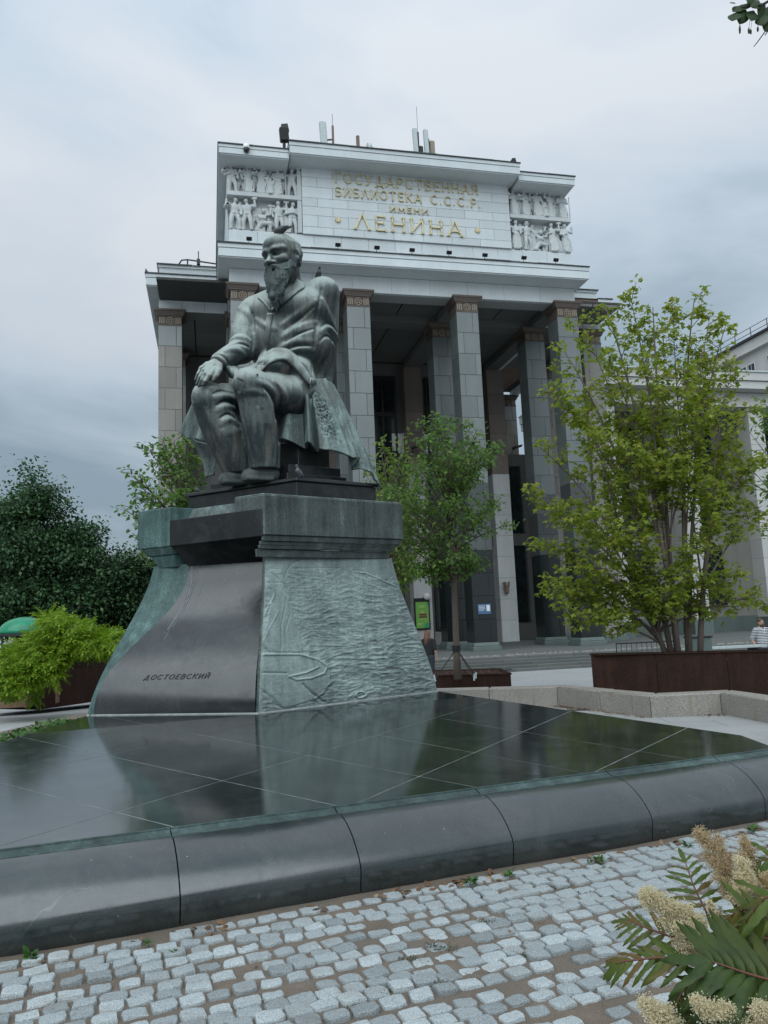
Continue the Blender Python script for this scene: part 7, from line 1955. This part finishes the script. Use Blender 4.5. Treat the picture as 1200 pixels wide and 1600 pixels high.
def person(name, loc, rz, label, h, hair, beard=None, top='polo', arms='down', long_hair=False):
    """a standing figure facing -Y in its own frame; the body is one surface, hair and clothes are laid over it"""
    p = empty(name, loc, rz, label, 'person'); s = h / 1.78
    P = lambda x, y, z: np.array((x, y, z)) * s
    arm = {'down': ([(.205, 0, 1.43), (.27, .03, 1.14), (.285, -.03, .90)], [(-.205, 0, 1.43), (-.27, .03, 1.14), (-.285, -.03, .90)]),
           'hip': ([(.205, 0, 1.43), (.30, .08, 1.15), (.25, -.06, .95)], [(-.205, 0, 1.43), (-.30, .06, 1.16), (-.27, -.08, .93)])}[arms]
    G = Grid((-.55, -.35, -.02), (.55, .38, h + .08), .014)
    G.ell(P(0, 0, 1.28), np.array((.19, .125, .26)) * s, None, .06); G.ell(P(0, -.015, 1.05), np.array((.18, .145, .2)) * s, None, .06); G.ell(P(0, 0, .92), np.array((.175, .13, .14)) * s, None, .06)
    G.cap(P(-.16, 0, 1.44), P(.16, 0, 1.44), .075 * s, None, .06); G.cap(P(0, .01, 1.45), P(0, -.015, 1.60), .058 * s, .055 * s, .03)
    for sg in (-1, 1):
        G.chain([P(.095 * sg, 0, .90), P(.11 * sg, -.02, .50), P(.115 * sg, .02, .09)], [.095 * s, .065 * s, .045 * s], .04); G.chain([P(.115 * sg, .05, .045), P(.13 * sg, -.13, .035)], [.04 * s, .035 * s], .02)
    for a in arm:
        q = [P(*x) for x in a]; G.chain(q, [.058 * s, .046 * s, .033 * s], .03)
        d = (q[2] - q[1]) / np.linalg.norm(q[2] - q[1]); hb_ = q[2] + d * .05 * s; G.ell(hb_, np.array((.025, .042, .055)) * s, None, .015)
        for k in range(4): b = hb_ + P(0, -.032 + .02 * k, 0) + d * .04 * s; G.chain([b, b + d * (.045 + .01 * (k in (1, 2))) * s, b + d * .075 * s + P(0, -.012, 0)], [.0105 * s, .0095 * s, .008 * s], .004)
        G.chain([hb_ + P(0, -.035, .015), hb_ + P(0, -.065, -.02), hb_ + P(0, -.07, -.05)], [.013 * s, .012 * s, .009 * s], .006)
    hc = P(0, -.02, 1.67)
    G.ell(hc + P(0, .01, .02), np.array((.077, .095, .105)) * s, None, .02); G.ell(hc + P(0, -.025, -.05), np.array((.062, .07, .075)) * s, None, .03)
    G.chain([hc + P(0, -.098, .02), hc + P(0, -.118, -.03)], [.012 * s, .017 * s], .012); G.cap(hc + P(-.05, -.085, .03), hc + P(.05, -.085, .03), .012 * s, None, .015)
    for sg in (-1, 1):
        G.ell(hc + P(.032 * sg, -.092, .010), np.array((.016, .014, .009)) * s, None, .006, 'sub'); G.ell(hc + P(.08 * sg, .0, -.01), np.array((.014, .025, .034)) * s, None, .01)
    G.cap(hc + P(-.022, -.092, -.066), hc + P(.022, -.092, -.066), .007 * s, None, .008)
    V, F = G.net(); body = np_obj('body', V, F, MAT['skin'], p)
    def part(name, mat, lo, hi, fn, res=.013):
        G = Grid(lo, hi, res); fn(G); V, F = G.net(); np_obj(name, V, F, MAT[mat], body); return
    def shirt(G):
        G.ell(P(0, 0, 1.28), np.array((.208, .145, .275)) * s, None, .06); G.ell(P(0, -.02, 1.05), np.array((.205, .175, .22)) * s, None, .06)
        G.cap(P(-.165, 0, 1.445), P(.165, 0, 1.445), .085 * s, None, .06)
        for a in arm: q = [P(*x) for x in a]; G.cap(q[0], q[0] + (q[1] - q[0]) * .85, .074 * s, .072 * s, .03)
        G.box(P(0, 0, .70), (.6, .5, .22 * s), None, .001, .0, 'sub'); G.cap(P(0, -.03, 1.545), P(0, -.06, 1.62), .07 * s, None, .01, 'sub')
    part('shirt', top, (-.5, -.3, .8), (.5, .3, h), shirt)
    if top == 'polo': part('collar', 'polo_white', (-.2, -.25, 1.3), (.2, .2, h), lambda G: (G.chain([P(-.07, .05, 1.53), P(-.085, -.05, 1.51), P(-.03, -.125, 1.44)], [.02 * s, .022 * s, .018 * s], .01), G.chain([P(.07, .05, 1.53), P(.085, -.05, 1.51), P(.03, -.125, 1.44)], [.02 * s, .022 * s, .018 * s], .01), G.cap(P(-.06, .06, 1.53), P(.06, .06, 1.53), .02 * s, None, .01), G.cap(P(0, -.14, 1.42), P(0, -.155, 1.28), .012 * s, None, .01)), .009)
    def legs(G):
        G.ell(P(0, 0, .93), np.array((.19, .15, .15)) * s, None, .05)
        for sg in (-1, 1): G.chain([P(.098 * sg, 0, .90), P(.112 * sg, -.02, .50), P(.117 * sg, .02, .08)], [.112 * s, .085 * s, .072 * s], .04)
    part('trousers', 'trouser', (-.4, -.3, 0), (.4, .3, 1.15), legs)
    def hairf(G):
        G.ell(hc + P(0, .02, .035), np.array((.085, .10, .105)) * s, None, .01); G.ell(hc + P(0, -.075, -.045), np.array((.085, .075, .085)) * s, None, .01, 'sub')
        if long_hair: G.chain([hc + P(0, .05, .03), hc + P(0, .085, -.12), hc + P(.02, .09, -.30)], [.105 * s, .11 * s, .075 * s], .04)
    part('hair', hair, (-.2, -.25, 1.1), (.2, .3, h + .1), hairf, .009)
    if beard: part('beard', beard, (-.15, -.25, 1.4), (.15, .1, 1.75), lambda G: (G.ell(hc + P(0, -.04, -.085), np.array((.066, .07, .055)) * s, None, .01), G.ell(hc + P(0, -.095, -.045), np.array((.034, .03, .03)) * s, None, .008, 'sub'), G.cap(hc + P(-.03, -.098, -.05), hc + P(.03, -.098, -.05), .009 * s, None, .006)), .008)
    for o in body.children: pass
    return p
q = at(1187, 967, 23.6); person('person', (q[0], q[1], q[2] - 1.76), rad(12), 'bearded man in a black and white striped polo shirt standing behind the big planter', 1.76, 'hair_brown', 'hair_brown', 'polo', 'hip')
MAT['black_cloth'] = plain('black_cloth', (0.015, 0.016, 0.018), .85, 0, .2)
q = at(668, 986, 24.5); person('person', (q[0], q[1], q[2] - 1.66), rad(150), 'woman with long auburn hair and dark top half hidden behind the pedestal', 1.66, 'hair_auburn', None, 'black_cloth', 'down', True)
# ---- pigeons
MAT['pigeon'] = plain('pigeon', (0.035, 0.04, 0.045), .5, 0, .5, 14); MAT['pigeon_grey'] = plain('pigeon_grey', (0.10, 0.11, 0.125), .55, 0, .5, 14)
def bird(loc, rz, s, label, mat='pigeon', pitch=.5, parentless=True):
    b = empty('pigeon', loc, rz, label, 'bird', 'pigeons on the monument and the roof'); G = Grid((-.16, -.24, -.01), (.16, .28, .34), .008)
    c, sn = math.cos(pitch), math.sin(pitch); R = lambda y, z: (y * c - z * sn, y * sn + z * c + .12)   # +y is the head end
    Q = lambda x, y, z: (x, *R(y, z))
    G.ell(Q(0, 0, 0), (.068, .125, .066), np.array([[1, 0, 0], [0, c, -sn], [0, sn, c]]), .02); G.ell(Q(0, .07, .005), (.058, .07, .062), None, .03)
    G.chain([Q(0, .10, .03), (0, R(.10, .03)[0] + .025, R(.10, .03)[1] + .06), (0, R(.10, .03)[0] + .045, R(.10, .03)[1] + .085)], [.042, .032, .033], .02)
    hx = R(.10, .03); G.cap((0, hx[0] + .07, hx[1] + .085), (0, hx[0] + .105, hx[1] + .07), .011, .003, .008)
    G.chain([Q(0, -.10, .0), Q(0, -.20, -.01), Q(0, -.23, -.012)], [.034, .022, .018], .02)
    for sg in (-1, 1):
        G.ell(Q(.052 * sg, -.02, .012), (.024, .11, .045), np.array([[1, 0, 0], [0, c, -sn], [0, sn, c]]), .01); G.chain([Q(.045 * sg, -.08, .02), Q(.025 * sg, -.18, .015)], [.02, .008], .01)
        G.cap((.028 * sg, .0, .08), (.03 * sg, .012, .0), .010, .007, .01); G.cap((.03 * sg, .012, .006), (.03 * sg, .045, .004), .006, .004, .004)
    V, F = G.net(); V = V * s; np_obj('body', V, F, MAT[mat], b, None, True)
    return b
def perch(x, y):
    d = ray(x, y); d = d / np.linalg.norm(d); return GB.trace(_C, d, 12.0, 16.5)
KP = (EYE - 0.585) / (EYE - 0.40)
def toped(p): return _C + (np.array(p, float) - _C) * KP
hp = perch(438, 369); bird(toped(hp + [0, .06, .03]), rad(75), .78, 'dark pigeon perched on top of the bald bronze head', 'pigeon', -.25)
hp = perch(497, 434); bird(toped(hp + [0, .10, .01]), rad(-150), .6, 'dark pigeon sitting upright on the shoulder of the statue', 'pigeon', .9)
bird(toped((*(at(463, 744, 12.6)[:2] + D1 * .05 + D2 * .10), SZ)), rad(150), .56, 'grey speckled pigeon on the corner of the slab in front of the seat', 'pigeon_grey', .7)
q = atz(268, 779, CZ1); bird(toped((*(S0 + D1 * 2.3 + D2 * .12), SZ)), rad(60), .40, 'small bird half hidden at the left end of the slab by the feet', 'pigeon', .5)
q = lw(np.array([-17.35, 2.95, 22.10])); bird(q, rad(40), 1.1, 'bird on the outer corner of the left wing cornice', 'pigeon', .8)
# ---- small things by the big planter
q = at(1092, 1012, 19.5); ub = empty('utility_box', (q[0], q[1], zg(q[1])), .2, 'small grey green utility box behind the big planter', 'box')
MB().box((-.26, -.18, 0), (.26, .18, 1.16)).build('cabinet', MAT['base_stone'], ub, bevel=.015); MB().box((-.28, -.20, 1.162), (.28, .20, 1.20)).build('lid', MAT['dark_metal'], ub); MB().box((.0, -.195, .1), (.24, -.182, 1.05)).build('door', MAT['base_stone'], ub)
q = at(1130, 1010, 21.0); bn = empty('bench', (q[0], q[1], zg(q[1])), .15, 'pale slatted bench top showing over the rim of the big planter', 'bench')
bh = q[2] - zg(q[1])
for k in range(4): MB().box((-1.1, -.26 + .14 * k, bh - .05), (1.1, -.14 + .14 * k, bh)).build('slat', MAT['light_metal'], bn)
for x in (-.9, .9): MB().box((x - .04, -.22, 0), (x + .04, .26, bh - .052)).build('leg', MAT['dark_metal'], bn)
q = at(1010, 1002, 26.0); br_ = empty('barrier', (q[0], q[1], zg(q[1])), .2, 'black metal crowd barrier behind the stems of the maple', 'barrier')
m = MB(); m.tube([(-1.1, 0, .15), (-1.1, 0, 1.1), (1.1, 0, 1.1), (1.1, 0, .15)], .025, 6); m.tube([(-1.1, 0, .2), (1.1, 0, .2)], .02, 6); m.build('frame', MAT['black_metal'], br_)
for k in range(1, 12): MB().tube([(-1.1 + .183 * k, 0, .2), (-1.1 + .183 * k, 0, 1.1)], .009, 5).build('bar', MAT['black_metal'], br_)
for x in (-.8, .8): MB().tube([(x, -.3, .0), (x, 0, .16), (x, .3, .0)], .02, 6).build('foot', MAT['black_metal'], br_)
# guy straps of the young tree
q = at(715, 1052, 18.9); gy = empty('tree_stake', (q[0], q[1], .2), 0, 'black straps and short pegs anchoring the trunk of the young linden', 'tree support')
for k, (dx, dy) in enumerate(((-.55, -.15), (.35, -.35), (.45, .2))): MB().tube([(0, 0, .75), (dx, dy, .06)], .014, 5).build('strap', MAT['black_metal'], gy); MB().tube([(dx, dy, .0), (dx * 1.05, dy * 1.05, .16)], .02, 6).build('peg', MAT['light_metal'], gy)
MB().lathe([(.105, .68), (.108, .70), (.108, .80), (.105, .82)], n=12).build('collar', MAT['black_metal'], gy)
# pedestal and statue stand on the top of the plinth's gentle slope
for o in (ped, st): o.location = Vector(tuple(toped(o.location) + np.array([0, 0, .004]))); o.scale = (KP, KP, KP)
